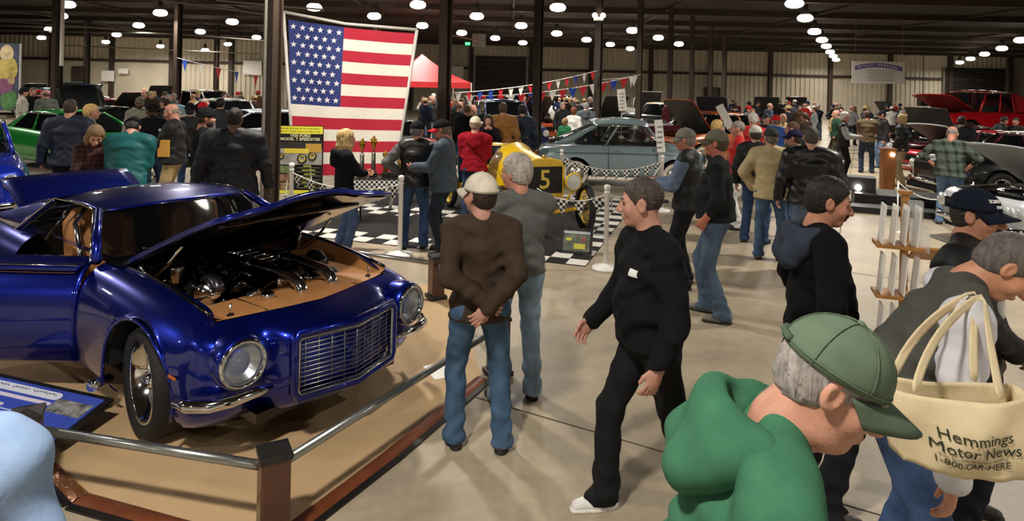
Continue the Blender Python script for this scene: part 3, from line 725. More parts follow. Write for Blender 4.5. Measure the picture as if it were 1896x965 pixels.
    if st != 'none':
        Hh = SDF(); R_ = RH; th = {'short': .007, 'crop': .004, 'full': .014, 'long': .015, 'bald': .004, 'thin': .006, 'back': .011}[st]
        if hat: th = min(th, .007)
        Hh.ell(Wh((0,-.014,.03)), (np.array((.075,.096,.09))+th)*sc, R_, .01)
        if st in ('full', 'short', 'back'): Hh.ell(Wh((0,-.04,-.02)), (np.array((.068,.066,.07))+th*.7)*sc, R_, .02)
        inv = np.linalg.inv(MH)
        def cut(D, X, Y, Z, st=st):
            px, py, pz = X-hc[0], Y-hc[1], Z-hc[2]
            lx = px*inv[0,0]+py*inv[0,1]+pz*inv[0,2]; ly = px*inv[1,0]+py*inv[1,1]+pz*inv[1,2]; lz = px*inv[2,0]+py*inv[2,1]+pz*inv[2,2]
            zl = np.interp(ly, HAIRY, HAIRZ)
            D = D + (.0022*np.sin(120*lx+30*np.sin(30*lz))*np.sin(60*lz+40*ly)*(1 if q < 2 else 0)).astype(np.float32)
            if st in ('bald', 'thin'):
                top_ = .04 if st == 'bald' else .075
                D = np.maximum(D, (lz-top_+ .25*np.maximum(ly, 0)) if st == 'bald' else np.maximum((ly-.03)*.7, -1))
            D = np.maximum(D, (zl-lz)*.8)
            if hat: D = np.maximum(D, lz-.04)
            return D
        if st == 'long':
            Hh.post.append(lambda D, X, Y, Z: cut(D, X, Y, Z))
        else: Hh.post.append(cut)
        ho = mobj('hair', Hh.mesh(hf if tier else .006, (), 'hair'), hairm(hcx), body)
        if st == 'long':
            Lh = SDF()
            for a in np.linspace(-2.15, 2.15, 11):
                x, y = .082*math.sin(a), -.088*math.cos(a)-.014
                Lh.cap(Wh((x*.95,y*.9,.05)), Wh((x*1.12,y*1.08,-.08)), .018*sc, .024*sc, .015); Lh.cap(Wh((x*1.12,y*1.08,-.08)), Wh((x*1.25,y*1.2-.01,-.27-.03*math.cos(3*a))), .024*sc, .014*sc, .012)
            Lh.post.append(wrinkle(.004, seed, 70., 20.)); mobj('long_hair', Lh.mesh(max(hf, .009), (), 'long_hair'), hairm(hcx), body)
    if beard:
        Bd = SDF()
        if 'm' in beard: 
            for sd in (-1, 1): Bd.cap(Wh((0,.098,-.054)), Wh((sd*.028,.084,-.064)), .0075*sc, .006*sc, .006)
        if 'b' in beard:
            Bd.ell(Wh((0,.032,-.07)), np.array((.064*fat,.066,.058))*sc, RH, .01); Bd.ell(Wh((0,.064,-.1)), np.array((.03,.026,.026))*sc, RH, .02)
            Bd.ell(Wh((0,.098,-.066)), np.array((.022,.022,.012))*sc, RH, .008, 's')
            pl = Wh((0,0,-.04)); up2 = RH@np.array((0,0,1.)); Bd.post.append(lambda D, X, Y, Z: np.maximum(D, (X-pl[0])*up2[0]+(Y-pl[1])*up2[1]+(Z-pl[2])*up2[2]))
        mobj('moustache' if beard[:1] == 'm' and 'b' not in beard else 'beard', Bd.mesh(.0055 if tier == 0 else .008, (), 'beard'), hairm(beard.split(':')[1] if ':' in beard else hcx), body)
    if q < 2:
        em = eye_mat(); br = hairm(hcx if st != 'none' else '4a3a30')
        R4 = Matrix([list(r) for r in RH]).to_4x4()
        for sd in (-1, 1):
            mb = MB().lathe([(.0001,.0118),(.0052,.0108),(.0075,.009),(.0105,.005),(.0118,.0),(.008,-.01)], 12, Matrix.Translation(Wh((sd*.031,.0748,-.004))) @ R4 @ Matrix.Rotation(-math.pi/2, 4, 'X'), cap=False); mb.build('eye', em, body, True)
            pts = [Wh((sd*(.013+.036*t),.094-.016*t*t-.002,.018+.008*math.sin(t*2.4))) for t in (0,.25,.5,.75,1)]
            MB().tube(pts, [.003*sc,.0042*sc,.0042*sc,.0035*sc,.002*sc], 6).build('eyebrow', br, body, True)
    if glasses:
        gm = mat('glasses_frame', '2a2420', .4)
        mb = MB()
        for sd in (-1, 1):
            mb.tube([Wh((sd*.033+.02*math.cos(t*math.pi/6),.101,-.006+.016*math.sin(t*math.pi/6))) for t in range(12)], .0016, 5, closed=True); mb.tube([Wh((sd*.053,.1,0)), Wh((sd*.08,.02,.004)), Wh((sd*.08,-.02,-.004))], .0016, 5)
        mb.tube([Wh((-.013,.103,-.004)), Wh((.013,.103,-.004))], .0016, 5); mb.build('glasses', gm, body, True)
    if hat:
        cap_parts(body, MH, hc, hat[0], cloth(hat[1]), cloth(hat[2]) if len(hat) > 2 else None, q, hat_txt)
    body['_h'] = h
    PEOPLE.append((body, dict(U=U, V=V, ub=ub, RT=RT, arm=arm, s=s, hc=hc, MH=MH, loc=loc, heading=heading)))
    return body
PEOPLE = []
def eye_mat():
    if 'eye' in MATS: return MATS['eye']
    m = mat('eye', '3a2c24', .2); return m
def lips_tint(me, MH, hc): pass
def patch(body, info, x, z, w_, h_, m, name='chest_logo', back=False, off=.004, z_tilt=0):
    """flat print lying on the clothes: projected onto the torso"""
    bpy.context.view_layer.update()
    dg = bpy.context.evaluated_depsgraph_get()
    tgt = [c for c in body.children if c.name.split('.')[0] in ('shirt','jacket','sweatshirt','leather_jacket','vest')][0]
    s = info['s']; rows = []; dirv = Vector(info['RT'][:,1])*(1 if back else -1)
    for i in range(7):
        r = []
        for j in range(7):
            o = Vector(info['ub']((x+w_*(j/6-.5)), 0, z+h_*(i/6-.5))) - dirv*.6
            ok, p, n, _ = tgt.ray_cast(o, dirv); r.append((p - dirv*off) if ok else None)
        rows.append(r)
    fl_ = [p for r in rows for p in r if p is not None]
    if not fl_: return
    rows = [[p if p is not None else fl_[0] for p in r] for r in rows]
    return MB().grid(rows).build(name, m, body, True)
# ------------------------------------------------------------------ cars
def interp(tab, x):
    return float(np.interp(x, [a for a, b in tab], [b for a, b in tab]))
RZ = [0, .1, .36, .62, .84, 1.0]
def body_cage(sp):
    """half-body rows wrapped round the side, the nose and the tail; car frame X forward, Y left"""
    hw = sp['hw']; zb = sp.get('zb', .2); ins = sp.get('ins', [.11, .02, 0, .004, .05, .14]); st = []
    xs_ = sp['xs']; nose = sp['nose']; tail = sp['tail']
    for (x, y) in reversed(tail):          # tail centre -> corner
        zt = interp(sp['top'], xs_[0]); zl = sp.get('tail_z', (.28, None)); z1 = zl[1] or zt
        st.append([(x+dx, max(y-.02*(i in (0, 5)), 0) if y > .01 else 0, lerp(zl[0], z1, f)) for i, (f, dx) in enumerate(zip(RZ, (.1, .03, 0, 0, .02, .1)))] + [(x+.22, min(y, hw-.3), z1+.015)])
    for x in xs_:
        zt = interp(sp['top'], x); yy = interp(sp['plan'], x); z0 = zb
        st.append([(x, yy-a, lerp(z0, zt, f)) for a, f in zip(ins, RZ)] + [(x, yy-sp.get('gap', .26), zt+.012)])
    zt = interp(sp['top'], xs_[-1]); nz = sp.get('nose_z', (zb+.02, zt-.04))
    for k, (x, y) in enumerate(nose):
        hx = sp['hoodfront']; u = y/max(nose[0][1], .01)
        dxs = sp.get('nose_dx', (.1, .03, 0, 0, .01, .07))
        st.append([(x-dx, y-.01*(i in (0,)) if y > .02 else 0, lerp(nz[0], nz[1], f)) for i, (f, dx) in enumerate(zip(RZ, dxs))] + [(lerp(hx[1], hx[0], u), min(y*.93, hw-sp.get('gap', .26)), nz[1]+.035)])
    return st
def cage_mesh(st, skip=None, top=None):
    """both halves of the cage as one mesh; skip(st index) drops nothing by default; top: (i0,i1,crown) closes hood / deck"""
    mb = MB()
    for sg in (1, -1):
        rows = [[(p[0], sg*p[1], p[2]) for p in s] for s in st]
        if sg < 0: rows = rows[::-1]
        mb.grid(rows)
        for (i0, i1, cr) in (top or []):
            tr = [[(p[0], sg*p[1]*f, p[2]+cr*(1-f*f)) for f in (1, .66, .33, 0)] for p in [s[6] for s in st[i0:i1+1]]]
            if sg < 0: tr = tr[::-1]
            mb.grid(tr)
    return mb
def finish_shell(mb, name, m, parent, sub, arches, tyre, lip=True, inner=None):
    o = mb.build(name, m, parent, True, subsurf=sub, auto=True)
    bm = bmesh.new(); bm.from_mesh(o.data)
    for (ax0, r) in arches:
        zc = tyre; sel = [f for f in bm.faces if abs(f.calc_center_median().y) > .45 and f.calc_center_median().z < .85 and all((v.co.x-ax0)**2+(v.co.z-zc)**2 < r*r for v in f.verts)]
        bmesh.ops.delete(bm, geom=sel, context='FACES')
        for v in bm.verts:
            d = math.hypot(v.co.x-ax0, v.co.z-zc)
            if d < r and abs(v.co.y) > .45 and v.co.z < .85 and d > .05 and v.link_faces:
                k = r/d; v.co.x = ax0+(v.co.x-ax0)*k; v.co.z = zc+(v.co.z-zc)*k
    bm.to_mesh(o.data); bm.free()
    o.data.polygons.foreach_set('use_smooth', [True]*len(o.data.polygons))
    return o
WHEELS = {}
def wheel(parent, loc, r, wd, style, side, steer=0.0, tier=1):
    """side +1: outer face toward +Y"""
    key = (style, round(r, 2), round(wd, 2), tier)
    if key not in WHEELS:
        n = 36 if tier == 0 else (22 if tier == 1 else 14); ri = r*({'deep': .73, 'wire': .80, 'steel': .62, 'white': .62, 'mag': .66}.get(style, .66))
        h = wd/2; ty = MB().lathe([(ri, -h*.8), (r*.93, -h), (r*.985, -h*.72), (r, -h*.4), (r, h*.4), (r*.985, h*.72), (r*.93, h), (ri, h*.8), (ri*.97, h*.5), (ri*.97, -h*.5), (ri, -h*.8)], n, cap=False)
        rim = MB().lathe([(ri*1.0, -h*.8), (ri*1.02, h*.8), (ri*.99, h*.86), (ri*.93, h*.8), (ri*.88, h*.1), (ri*.8, -h*.25)], n, cap=False)
        parts = [('tyre', ty, BLACKRUB())]
        if style == 'deep' or style == 'mag':
            parts.append(('rim', rim, CHROME())); sp = MB()
            for k in range(5):
                a = 2*math.pi*k/5; c, s = math.cos(a), math.sin(a); pts = []
                w0, w1 = r*.17, r*.11
                q = [(w0/2, r*.1, h*.35), (-w0/2, r*.1, h*.35), (-w1/2, ri*.92, h*.45 if style == 'mag' else h*.1), (w1/2, ri*.92, h*.45 if style == 'mag' else h*.1)]
                top = [(x*c-y*s, x*s+y*c, z) for x, y, z in q]; bot = [(x*c-y*s, x*s+y*c, z-.03) for x, y, z in q]
                sp.add(top+bot, [(0,1,2,3), (7,6,5,4), (0,4,5,1), (1,5,6,2), (2,6,7,3), (3,7,4,0)])
            parts.append(('spokes', sp, mat('alloy', 'c8c8ca', .32, 1.0)))
            parts.append(('brake_disc', MB().lathe([(.04, -h*.3), (r*.5, -h*.3), (r*.5, -h*.36), (.04, -h*.36)], n, cap=False), mat('disc_steel', '5a5858', .35, .9)))
            parts.append(('hub', MB().lathe([(r*.16, h*.1), (r*.15, h*.45), (r*.1, h*.6), (.001, h*.62)], 14, cap=False), CHROME()))
        elif style == 'wire':
            ym = mat('paint_wheel_yellow', 'd8b010', .35, 0, .5)
            parts.append(('rim', rim, ym)); sp = MB()
            for k in range(24):
                a = 2*math.pi*k/24; a2 = a+(.25 if k % 2 else -.25); z = h*.7 if k % 2 else -h*.3
                sp.tube([(r*.13*math.cos(a), r*.13*math.sin(a), z), (ri*.95*math.cos(a2), ri*.95*math.sin(a2), 0)], .0045, 5)
            parts.append(('spokes', sp, ym)); parts.append(('hub', MB().lathe([(.05, -h), (.06, h*.6), (.045, h*1.1), (.03, h*1.25), (.001, h*1.27)], 14, cap=False), mat('black_paint', '161616', .3)))
        else:
            cc = {'steel': '9aa4aa', 'white': 'd8d4c8'}.get(style, '888888')
            parts.append(('rim', rim, CHROME())); parts.append(('hubcap', MB().lathe([(ri*.9, h*.2), (ri*.8, h*.5), (ri*.5, h*.62), (ri*.2, h*.85), (.001, h*.9)], n, cap=False), mat('hubcap_'+style, cc, .22, .9)))
            if style == 'white': parts.append(('whitewall', MB().lathe([(ri*1.05, h*.87), (r*.9, h*1.01)], n, cap=False), mat('whitewall', 'd8d4c8', .7)))
        meshes = []
        for nm, mb, m in parts:
            o = mb.build(nm, m, None, True); meshes.append((nm, o.data)); bpy.data.objects.remove(o)
        WHEELS[key] = meshes
    e = bpy.data.objects.new('wheel', None); e.empty_display_size = .05; link(e, parent); e.location = loc
    e.rotation_euler = Euler((-math.pi/2*side, 0, 0)); 
    e.rotation_euler = (Matrix.Rotation(steer, 3, 'Z') @ Matrix.Rotation(-math.pi/2*side, 3, 'X')).to_euler()
    for nm, me in WHEELS[key]: share(nm, me, e)
    return e
def wells(parent, xs_, tyre, hw, r):
    m = mat('wheel_well', '0d0d0d', .9)
    for x in xs_:
        for s in (-1, 1):
            rows = []
            for k in range(13):
                a = math.pi*k/12; rows.append([(x+r*math.cos(a), s*(hw-.06), tyre+r*math.sin(a)), (x+r*math.cos(a), s*(hw-.42), tyre+r*math.sin(a))])
            mb = MB().grid(rows); mb.add([(x+r*math.cos(math.pi*k/12), s*(hw-.42), tyre+r*math.sin(math.pi*k/12)) for k in range(13)], [tuple(range(13))]); mb.build('wheel_well', m, parent, True)
def greenhouse(root, g, m, tier, trim=True, glass=None, soft=None):
    """g: dict(wsb,wst,rwt,rwb, yb, yr, zb, zr, zmid, pillars=[x..])"""
    gl = glass or GLASS(); pm2 = m; yb, yr, zb, zr = g['yb'], g['yr'], g['zb'], g['zr']; zrb = g.get('zrb', zb)
    n = 6
    # roof
    rows = []
    xr0, xr1 = g['wst'], g['rwt']
    for i in range(9):
        t = i/8; x = lerp(xr0, xr1, t); z = zr + g.get('crown', .05)*math.sin(math.pi*min(1, .12+t*.8)); r = []
        ye = yr*(1-.04*abs(2*t-1)**2)
        for j in range(-5, 6):
            f = j/5; r.append((x+.04*(1-f*f)*(1 if t < .5 else -1)*(abs(2*t-1)), ye*f, z - .0*f - g.get('arch', .075)*abs(f)**2.6))
        rows.append(r)
    MB().grid(rows).build('roof', soft or m, root, True, subsurf=1 if tier < 2 else 0, solid=.02)
    ze = zr-g.get('arch', .075)+.02
    # windscreen, rear window: bulged grids
    def pane(bl, br, tl, tr, bulge, nm, mm=gl):
        rows = []
        for i in range(5):
            a = Vector(bl).lerp(Vector(tl), i/4); b = Vector(br).lerp(Vector(tr), i/4)
            rows.append([a.lerp(b, j/8)+Vector(bulge)*math.sin(math.pi*j/8)*(1-.3*i/4) for j in range(9)])
        return MB().grid(rows).build(nm, mm, root, True)
    A0 = {s: (g['wsb'], s*(yb-.03), zb) for s in (-1, 1)}; A1 = {s: (g['wst'], s*yr*.95, ze) for s in (-1, 1)}
    C1 = {s: (g['rwt'], s*yr*.95, ze) for s in (-1, 1)}; C0 = {s: (g['rwb'], s*(yb-.03), zrb) for s in (-1, 1)}
    pane(A0[1], A0[-1], A1[1], A1[-1], (.13, 0, .01), 'windscreen'); pane(C0[1], C0[-1], C1[1], C1[-1], (-.1, 0, .01), 'rear_window')
    pr = .028
    for s in (-1, 1):
        MB().tube([Vector(A0[s]), Vector(A0[s]).lerp(Vector(A1[s]), .5)+Vector((.015, s*.01, .01)), Vector(A1[s])], pr, 8).build('windscreen_pillar', m, root, True)
        # sail panel / rear pillar as a quad sheet
        sp = g.get('sail', .35)
        q0, q1 = Vector(C0[s]), Vector(C1[s]); f0 = Vector((g['rwb']+sp, s*yb, zb)); f1 = Vector((g['rwt']+sp*g.get('sailtop', .35), s*yr*.985, ze))
        rows = [[q0.lerp(q1, t/4)+Vector((0, s*.012*math.sin(math.pi*t/4), 0)), (q0.lerp(q1, t/4)+f0.lerp(f1, t/4))/2+Vector((0, s*.02, 0)), f0.lerp(f1, t/4)] for t in range(5)]
        if s > 0: rows = rows[::-1]
        MB().grid(rows).build('rear_pillar', soft or m, root, True, solid=.02)
        # side glass
        ps = [g['wsb']-.06] + list(g.get('posts', [])) + [g['rwb']+sp]
        for i in range(len(ps)-1):
            xa, xb = ps[i], ps[i+1]
            def topx(x):
                t = (x-g['wsb'])/((g['rwb']+sp)-g['wsb']); return lerp(g['wst'], f1.x, min(1, max(0, t)))
            a0, b0 = Vector((xa-.01, s*yb, zb)), Vector((xb+.03*(i < len(ps)-2), s*yb, zb)); a1, b1 = Vector((topx(xa)-.02, s*yr*.985, ze)), Vector((topx(xb)+.03*(i < len(ps)-2), s*yr*.985, ze))
            MB().add([a0, b0, b1, a1], [(0,1,2,3)]).build('side_window', gl, root)
            if i: MB().tube([a0+Vector((0,s*.005,0)), a1+Vector((0,s*.005,0))], .024, 6).build('door_pillar', m, root, True)
        MB().tube([Vector(A1[s])+Vector((0, s*.015, .01)), Vector(f1)+Vector((0, s*.012, .012)), Vector(C1[s])+Vector((0,s*.02,.0))], .02, 6).build('drip_rail', m if not trim else CHROME(), root, True)
    if trim:
        MB().tube([A0[1], A1[1], *[(g['wst']+.10*math.sin(math.pi*j/6), lerp(A1[1][1], A1[-1][1], j/6), ze+.035*math.sin(math.pi*j/6)) for j in range(1, 6)], A1[-1], A0[-1]], .011, 6).build('windscreen_trim', CHROME(), root, True)
    # dark cabin with seats
    dk = mat('cabin_dark', '1a1614', .8); cab = MB().box(((g['wsb']+g['rwb'])/2, 0, zb-.22), (abs(g['wsb']-g['rwb'])-.1, 2*yb-.18, .3)); cab.build('cabin_floor', dk, root)
    sm = mat('seat_'+g.get('seat', '2a2420'), g.get('seat', '2a2420'), .6)
    for s in (-1, 1): MB().box(((g['wst']+g['rwt'])/2-.05, s*yb*.45, zb+.02), (.16, .45, .4), Matrix.Rotation(-.25, 3, 'Y')).build('seat', sm, root, False, bevel=.04)
def simple_car(name, label, loc, rz, color, style='muscle', hood=None, tier=2, soft=None, lift=0.0, group='show cars further down the hall', hoodc=None, trunk=None, under='1a1a1a', seat='2a2420', scale=1.0, engine=True, two_tone=None):
    root = empty(name, (loc[0], loc[1], lift), rz, label, 'car' if style != 'truck' else 'pickup truck', group); root.scale = (scale,)*3
    m = paint(color, 1.0, .05, .3) if style == 'sedan50' else paint(color); ST = {
     'muscle': dict(hw=.93, fo=.95, wb=2.75, ro=1.05, top=[(-3.9,.86),(-2.75,.9),(-1,.88),(0,.87),(.8,.82)], belt=.88, zr=1.32, g=(-.55,-1.15,-2.2,-2.95), tyre=.34, yr=.62),
     'classic': dict(hw=.92, fo=.85, wb=2.9, ro=1.25, top=[(-4.2,.86),(-2.9,.98),(-1,1.0),(0,.99),(.8,.92)], belt=1.0, zr=1.5, g=(-.6,-1.1,-2.45,-3.1), tyre=.36, yr=.64),
     'forties': dict(hw=.86, fo=.75, wb=2.7, ro=.95, top=[(-3.6,.84),(-2.7,.98),(-1,1.04),(0,1.02),(.7,.9)], belt=1.03, zr=1.6, g=(-.75,-1.05,-2.2,-3.2), tyre=.36, yr=.6),
     'truck': dict(hw=.97, fo=.9, wb=3.0, ro=1.2, top=[(-4.2,1.06),(-2.9,1.08),(-1,1.1),(0,1.08),(.8,1.02)], belt=1.1, zr=1.78, g=(-.6,-1.0,-2.1,-2.2), tyre=.40, yr=.72),
     'sedan50': dict(hw=.79, fo=.72, wb=2.24, ro=.86, top=[(-3.1,.86),(-2.24,.93),(-1,.95),(0,.94),(.7,.86)], belt=.945, zr=1.49, g=(-.30,-.62,-1.85,-2.8), tyre=.31, yr=.6, crown=.085, arch=.12),
     'modern': dict(hw=.92, fo=.95, wb=2.7, ro=.95, top=[(-3.65,.98),(-2.7,1.0),(-1,.95),(0,.86),(.8,.74)], belt=.96, zr=1.4, g=(-.35,-1.15,-2.5,-3.15), tyre=.34, yr=.58)}[style]
    hw, fo, wb, ro = ST['hw'], ST['fo'], ST['wb'], ST['ro']
    sp = dict(hw=hw, xs=[-wb-ro+.12, -wb-ro*.55, -wb, -wb*.75, -wb*.5, -wb*.25, -.2, .1, fo*.45, fo-.22], top=ST['top'], plan=[(-wb-ro,hw-.1),(-wb,hw),(0,hw),(fo,hw-.08)], nose=[(fo-.06,hw-.16),(fo,hw-.38),(fo+.03,hw*.35),(fo+.05,0)], tail=[(-wb-ro,hw-.2),(-wb-ro-.02,.45),(-wb-ro-.03,0)], hoodfront=(fo-.2, fo-.16), zb=.24)
    st = body_cage(sp); nt = 3; ns = len(sp['xs'])
    xw = ST['g'][0]; i_cowl = nt+max(i for i, x in enumerate(sp['xs']) if x < xw+.15)
    tops = [(0, nt+2, .03)] if trunk is None else []
    closed = hood is None
    tops.append((i_cowl, len(st)-1, .05)) if closed else None
    if style == 'truck': tops = tops[1:] if trunk is None else tops
    sub = 2 if tier < 2 else 1
    finish_shell(cage_mesh(st, top=tops), 'body', m, root, sub, [(0, ST['tyre']+.07), (-wb, ST['tyre']+.06)], ST['tyre'])
    wells(root, (0, -wb), ST['tyre'], hw, ST['tyre']+.07)
    for x in (0, -wb):
        for s in (-1, 1): wheel(root, (x, s*(hw-.13), ST['tyre']), ST['tyre'], .22, 'white' if style in ('forties', 'sedan50') else 'mag', s, 0, tier)
    MB().box((-wb/2, 0, .3), (wb+ro*.8+.9, 2*hw-.5, .12)).build('underbody', mat('wheel_well', '0d0d0d', .9), root)
    a, b, c, d = ST['g']
    greenhouse(root, dict(wsb=a, wst=b, rwt=c, rwb=d, yb=hw-.17, yr=ST['yr'], zb=ST['belt'], zr=ST['zr'], posts=[(a+d)/2], sail=.12 if style == 'truck' else .38, seat=seat, crown=ST.get('crown', .05), arch=ST.get('arch', .075)), m, tier, glass=DGLASS() if tier >= 2 else None, soft=soft)
    ch = CHROME()
    MB().tube([(fo-.08, hw-.1, .42), (fo+.06, hw-.3, .42), (fo+.1, 0, .42), (fo+.06, -hw+.3, .42), (fo-.08, -hw+.1, .42)], .05, 8).build('front_bumper', ch, root, True)
    MB().tube([(-wb-ro+.05, hw-.12, .5), (-wb-ro-.07, hw-.3, .5), (-wb-ro-.08, 0, .5), (-wb-ro-.07, -hw+.3, .5), (-wb-ro+.05, -hw+.12, .5)], .05, 8).build('rear_bumper', ch, root, True)
    zt = interp(ST['top'], fo-.2)
    MB().box((fo+.04, 0, zt-.2), (.04, 2*hw-.85, .16)).build('grille', mat('grille_black', '111111', .4, .5), root)
    for s in (-1, 1):
        MB().lathe([(.1, 0), (.105, .02), (.09, .03), (.05, .045), (.001, .05)], 14, Matrix.Translation((fo-.02, s*(hw-.28), zt-.19)) @ Matrix.Rotation(math.pi/2, 4, 'Y'), cap=False).build('headlight', mat('headlight', 'd8dde0', .1, .6), root, True)
        MB().box((-wb-ro-.03, s*(hw-.35), zt-.12), (.04, .3, .09)).build('tail_light', mat('tail_red', '8a0f10', .2), root)
    yi = hw-.26
    if hood is not None:
        x0, x1 = xw+.1, fo-.2; Lh = x1-x0; z0 = interp(ST['top'], x0)+.03
        h = empty('hood', (x0, 0, z0), 0); h.parent = root; h.rotation_euler = (0, -math.radians(hood), 0)
        rows = [[(Lh*i/5, yi*j/3, .03*(1-(j/3)**2)-.03*(i/5)**3) for j in range(-3, 4)] for i in range(6)]
        MB().grid(rows).build('hood_skin', paint(hoodc) if hoodc else m, h, True, solid=-.012)
        MB().grid([[(p[0], p[1]*.96, p[2]-.03) for p in r] for r in rows][::-1]).build('hood_underside', mat('under_'+under, under, .5), h, True)
        MB().box(((x0+x1)/2, 0, .55), (Lh, 2*yi, .06)).build('engine_bay', mat('bay_dark', '121212', .7), root)
        if engine:
            mb = MB(); mb.box(((x0+x1)/2-.05, 0, .68), (.6, .5, .3)); mb.build('engine_block', mat('engine_dark', '2c2c2e', .4, .6), root, False, bevel=.03)
            for s in (-1, 1): MB().box(((x0+x1)/2-.05, s*.24, .82), (.52, .14, .09)).build('valve_cover', ch, root, False, bevel=.025)
            MB().lathe([(.02, 0), (.2, 0), (.21, .02), (.2, .07), (.03, .08)], 16, Matrix.Translation(((x0+x1)/2-.02, 0, .88))).build('air_cleaner', ch, root, True)
    return root
# ------------------------------------------------------------------ the blue show car in front
def hero():
    root = empty('show_car', (-1.83, 4.77, .007), -.633, 'glossy deep blue muscle coupe with raised hood, open door and tan engine bay', 'car')
    blue = mat('candy_blue', '081d82', .28, .82, 1.0, var=.05, vscale=60)
    tan = mat('tan_leather', 'b07a48', .5, var=.06, bump=.1, bscale=180); blk = mat('gloss_black', '0a0a0b', .18, .2, .5); ch = CHROME()
    WX, WB, TY = .13, 2.78, .335
    xs_ = [-3.42, -3.05, -2.65, -2.25, -1.95, -1.6, -1.25, -.98, -.74, -.35, 0, .3, .52]
    sp = dict(hw=.95, xs=xs_, zb=.17, gap=.27, ins=[.10, .03, .0, .0, .045, .15],
        top=[(-3.5,.86),(-2.65,.93),(-1.9,.9),(-.62,.9),(-.2,.895),(.3,.85),(.55,.80)],
        plan=[(-3.5,.84),(-3.05,.93),(-2.65,.96),(-2.2,.95),(-1.6,.93),(-.62,.93),(.13,.955),(.4,.93),(.55,.89)],
        nose=[(.70,.86),(.83,.77),(.86,.62),(.83,.52),(.87,.46),(.985,.41),(1.03,.22),(1.09,0)],
        tail=[(-3.6,.72),(-3.64,.45),(-3.66,0)], hoodfront=(.60, .72), nose_z=(.2, .735), nose_dx=(.14, .05, 0, 0, .0, .06))
    st = body_cage(sp)
    # headlamp pods droop less; the space between pod and grille shell is set back
    mb = cage_mesh(st, top=[(0, 4, .02)])
    o = finish_shell(mb, 'body', blue, root, 3, [(WX, TY+.075), (WX-WB, TY+.07)], TY)
    # split the passenger door out of the shell
    bm = bmesh.new(); bm.from_mesh(o.data)
    xd0, xd1 = -2.04, -.76
    dsel = [f for f in bm.faces if (c := f.calc_center_median()).y < -.7 and xd0 < c.x < xd1 and c.z > .24]
    vd = {}; dv, df = [], []
    for f in dsel:
        q = []
        for v in f.verts:
            if v.index not in vd: vd[v.index] = len(dv); dv.append((v.co.x-xd1, v.co.y+.9, v.co.z))
            q.append(vd[v.index])
        df.append(q)
    bmesh.ops.delete(bm, geom=dsel, context='FACES'); bm.to_mesh(o.data); bm.free()
    door = empty('door', (xd1, -.9, 0)); door.parent = root; door.rotation_euler = (0, 0, math.radians(36))
    sk_ = mesh('door_skin', dv, df, blue, door, True); apply_mods(sk_, 0, .02, 1.0); sk_.data.polygons.foreach_set('use_smooth', [True]*len(sk_.data.polygons))
    MB().box((-.64, .09, .56), (1.2, .1, .58)).build('door_lining', tan, door, False, bevel=.02)
    MB().box((-.64, .055, .885), (1.26, .13, .03)).build('door_top', blue, door, False, bevel=.01)
    MB().tube([(-1.22, .01, .905), (-.02, .01, .905)], .005, 6).build('belt_highlight', ch, door, True)  # thin chrome line modelled in place of the highlight along the door top
    MB().tube([(-1.1, -.03, .73), (-.98, -.05, .735), (-.9, -.03, .73)], .012, 6).build('door_handle', ch, door, True)
    wells(root, (WX, WX-WB), TY, .95, TY+.085)
    for s in (-1, 1):
        wheel(root, (WX, s*.77, TY), TY, .24, 'deep', s, math.radians(-9), 0); wheel(root, (WX-WB, s*.80, TY), TY, .3, 'deep', s, 0, 0)
    for x in (WX, WX-WB):   # arch lips
        for s in (-1, 1):
            r = TY+.072; yy = interp(sp['plan'], x); MB().tube([(x+r*math.cos(a), s*(interp(sp['plan'], x+r*math.cos(a))-.012-.07*max(0, math.sin(a)-.75)), TY+r*math.sin(a)) for a in [lerp(-.25, math.pi+.25, t/22) for t in range(23)]], .011, 6).build('arch_lip', blue, root, True)
    MB().box((-1.4, 0, .26), (3.9, 1.5, .1)).build('underbody', mat('wheel_well', '0d0d0d', .9), root)
    MB().box((.66, 0, .22), (.4, 1.1, .06)).build('front_spoiler', blk, root)
    # side exhaust tip behind the wheel
    for s in (-1, 1):
        MB().tube([(-.35, s*.86, .22), (-.3, s*.95, .24), (-.28, s*.99, .25)], .04, 12).build('exhaust_tip', ch, root, True)
    # side marker lights
    for s in (-1, 1): MB().box((.54, s*.895, .5), (.1, .008, .02)).build('side_marker', mat('amber', 'b05a20', .3), root, False, bevel=.006)
    # ---- front: headlights
    for s in (-1, 1):
        T = Matrix.Translation((.845, s*.66, .60)) @ Matrix.Rotation(s*.10, 4, 'Z') @ Matrix.Rotation(math.pi/2, 4, 'Y')
        hl = empty('headlight'); hl.parent = root
        MB().lathe([(.15, -.1), (.158, 0), (.15, .045), (.135, .06)], 32, T, cap=False).build('lamp_pod', blue, hl, True)
        MB().lathe([(.14, .05), (.14, .068), (.128, .078), (.116, .066), (.112, .045)], 32, T, cap=False).build('bezel', ch, hl, True)
        MB().lathe([(.112, .04), (.08, -.0), (.04, -.03), (.012, -.035), (.012, .0), (.001, .005)], 28, T, cap=False).build('reflector', mat('reflector', 'a8acb0', .3, 1.0), hl, True)
        MB().lathe([(.114, .045), (.09, .062), (.05, .073), (.001, .077)], 28, T, cap=False).build('lens', mat('lamp_glass', 'e8f0f4', .08, 0, 0, trans=.0, alpha=.14, bump=.5, bscale=60), hl, True)
        # slim split bumper with a curled outer end
        MB().tube([(.66, s*.93, .40), (.76, s*.91, .405), (.86, s*.84, .41), (.91, s*.74, .415), (.93, s*.58, .42), (.935, s*.50, .425)], [.026, .036, .036, .033, .028, .018], 12).build('bumper', ch, root, True)
    # ---- grille in the pointed nose
    gr = empty('grille'); gr.parent = root
    def gx(y): return 1.105-.255*abs(y)+.0
    zt, zb_, gw = .685, .345, .375
    backp = [(gx(y)-.055, y, z) for z in (zb_, zt) for y in (-gw, 0, gw)]
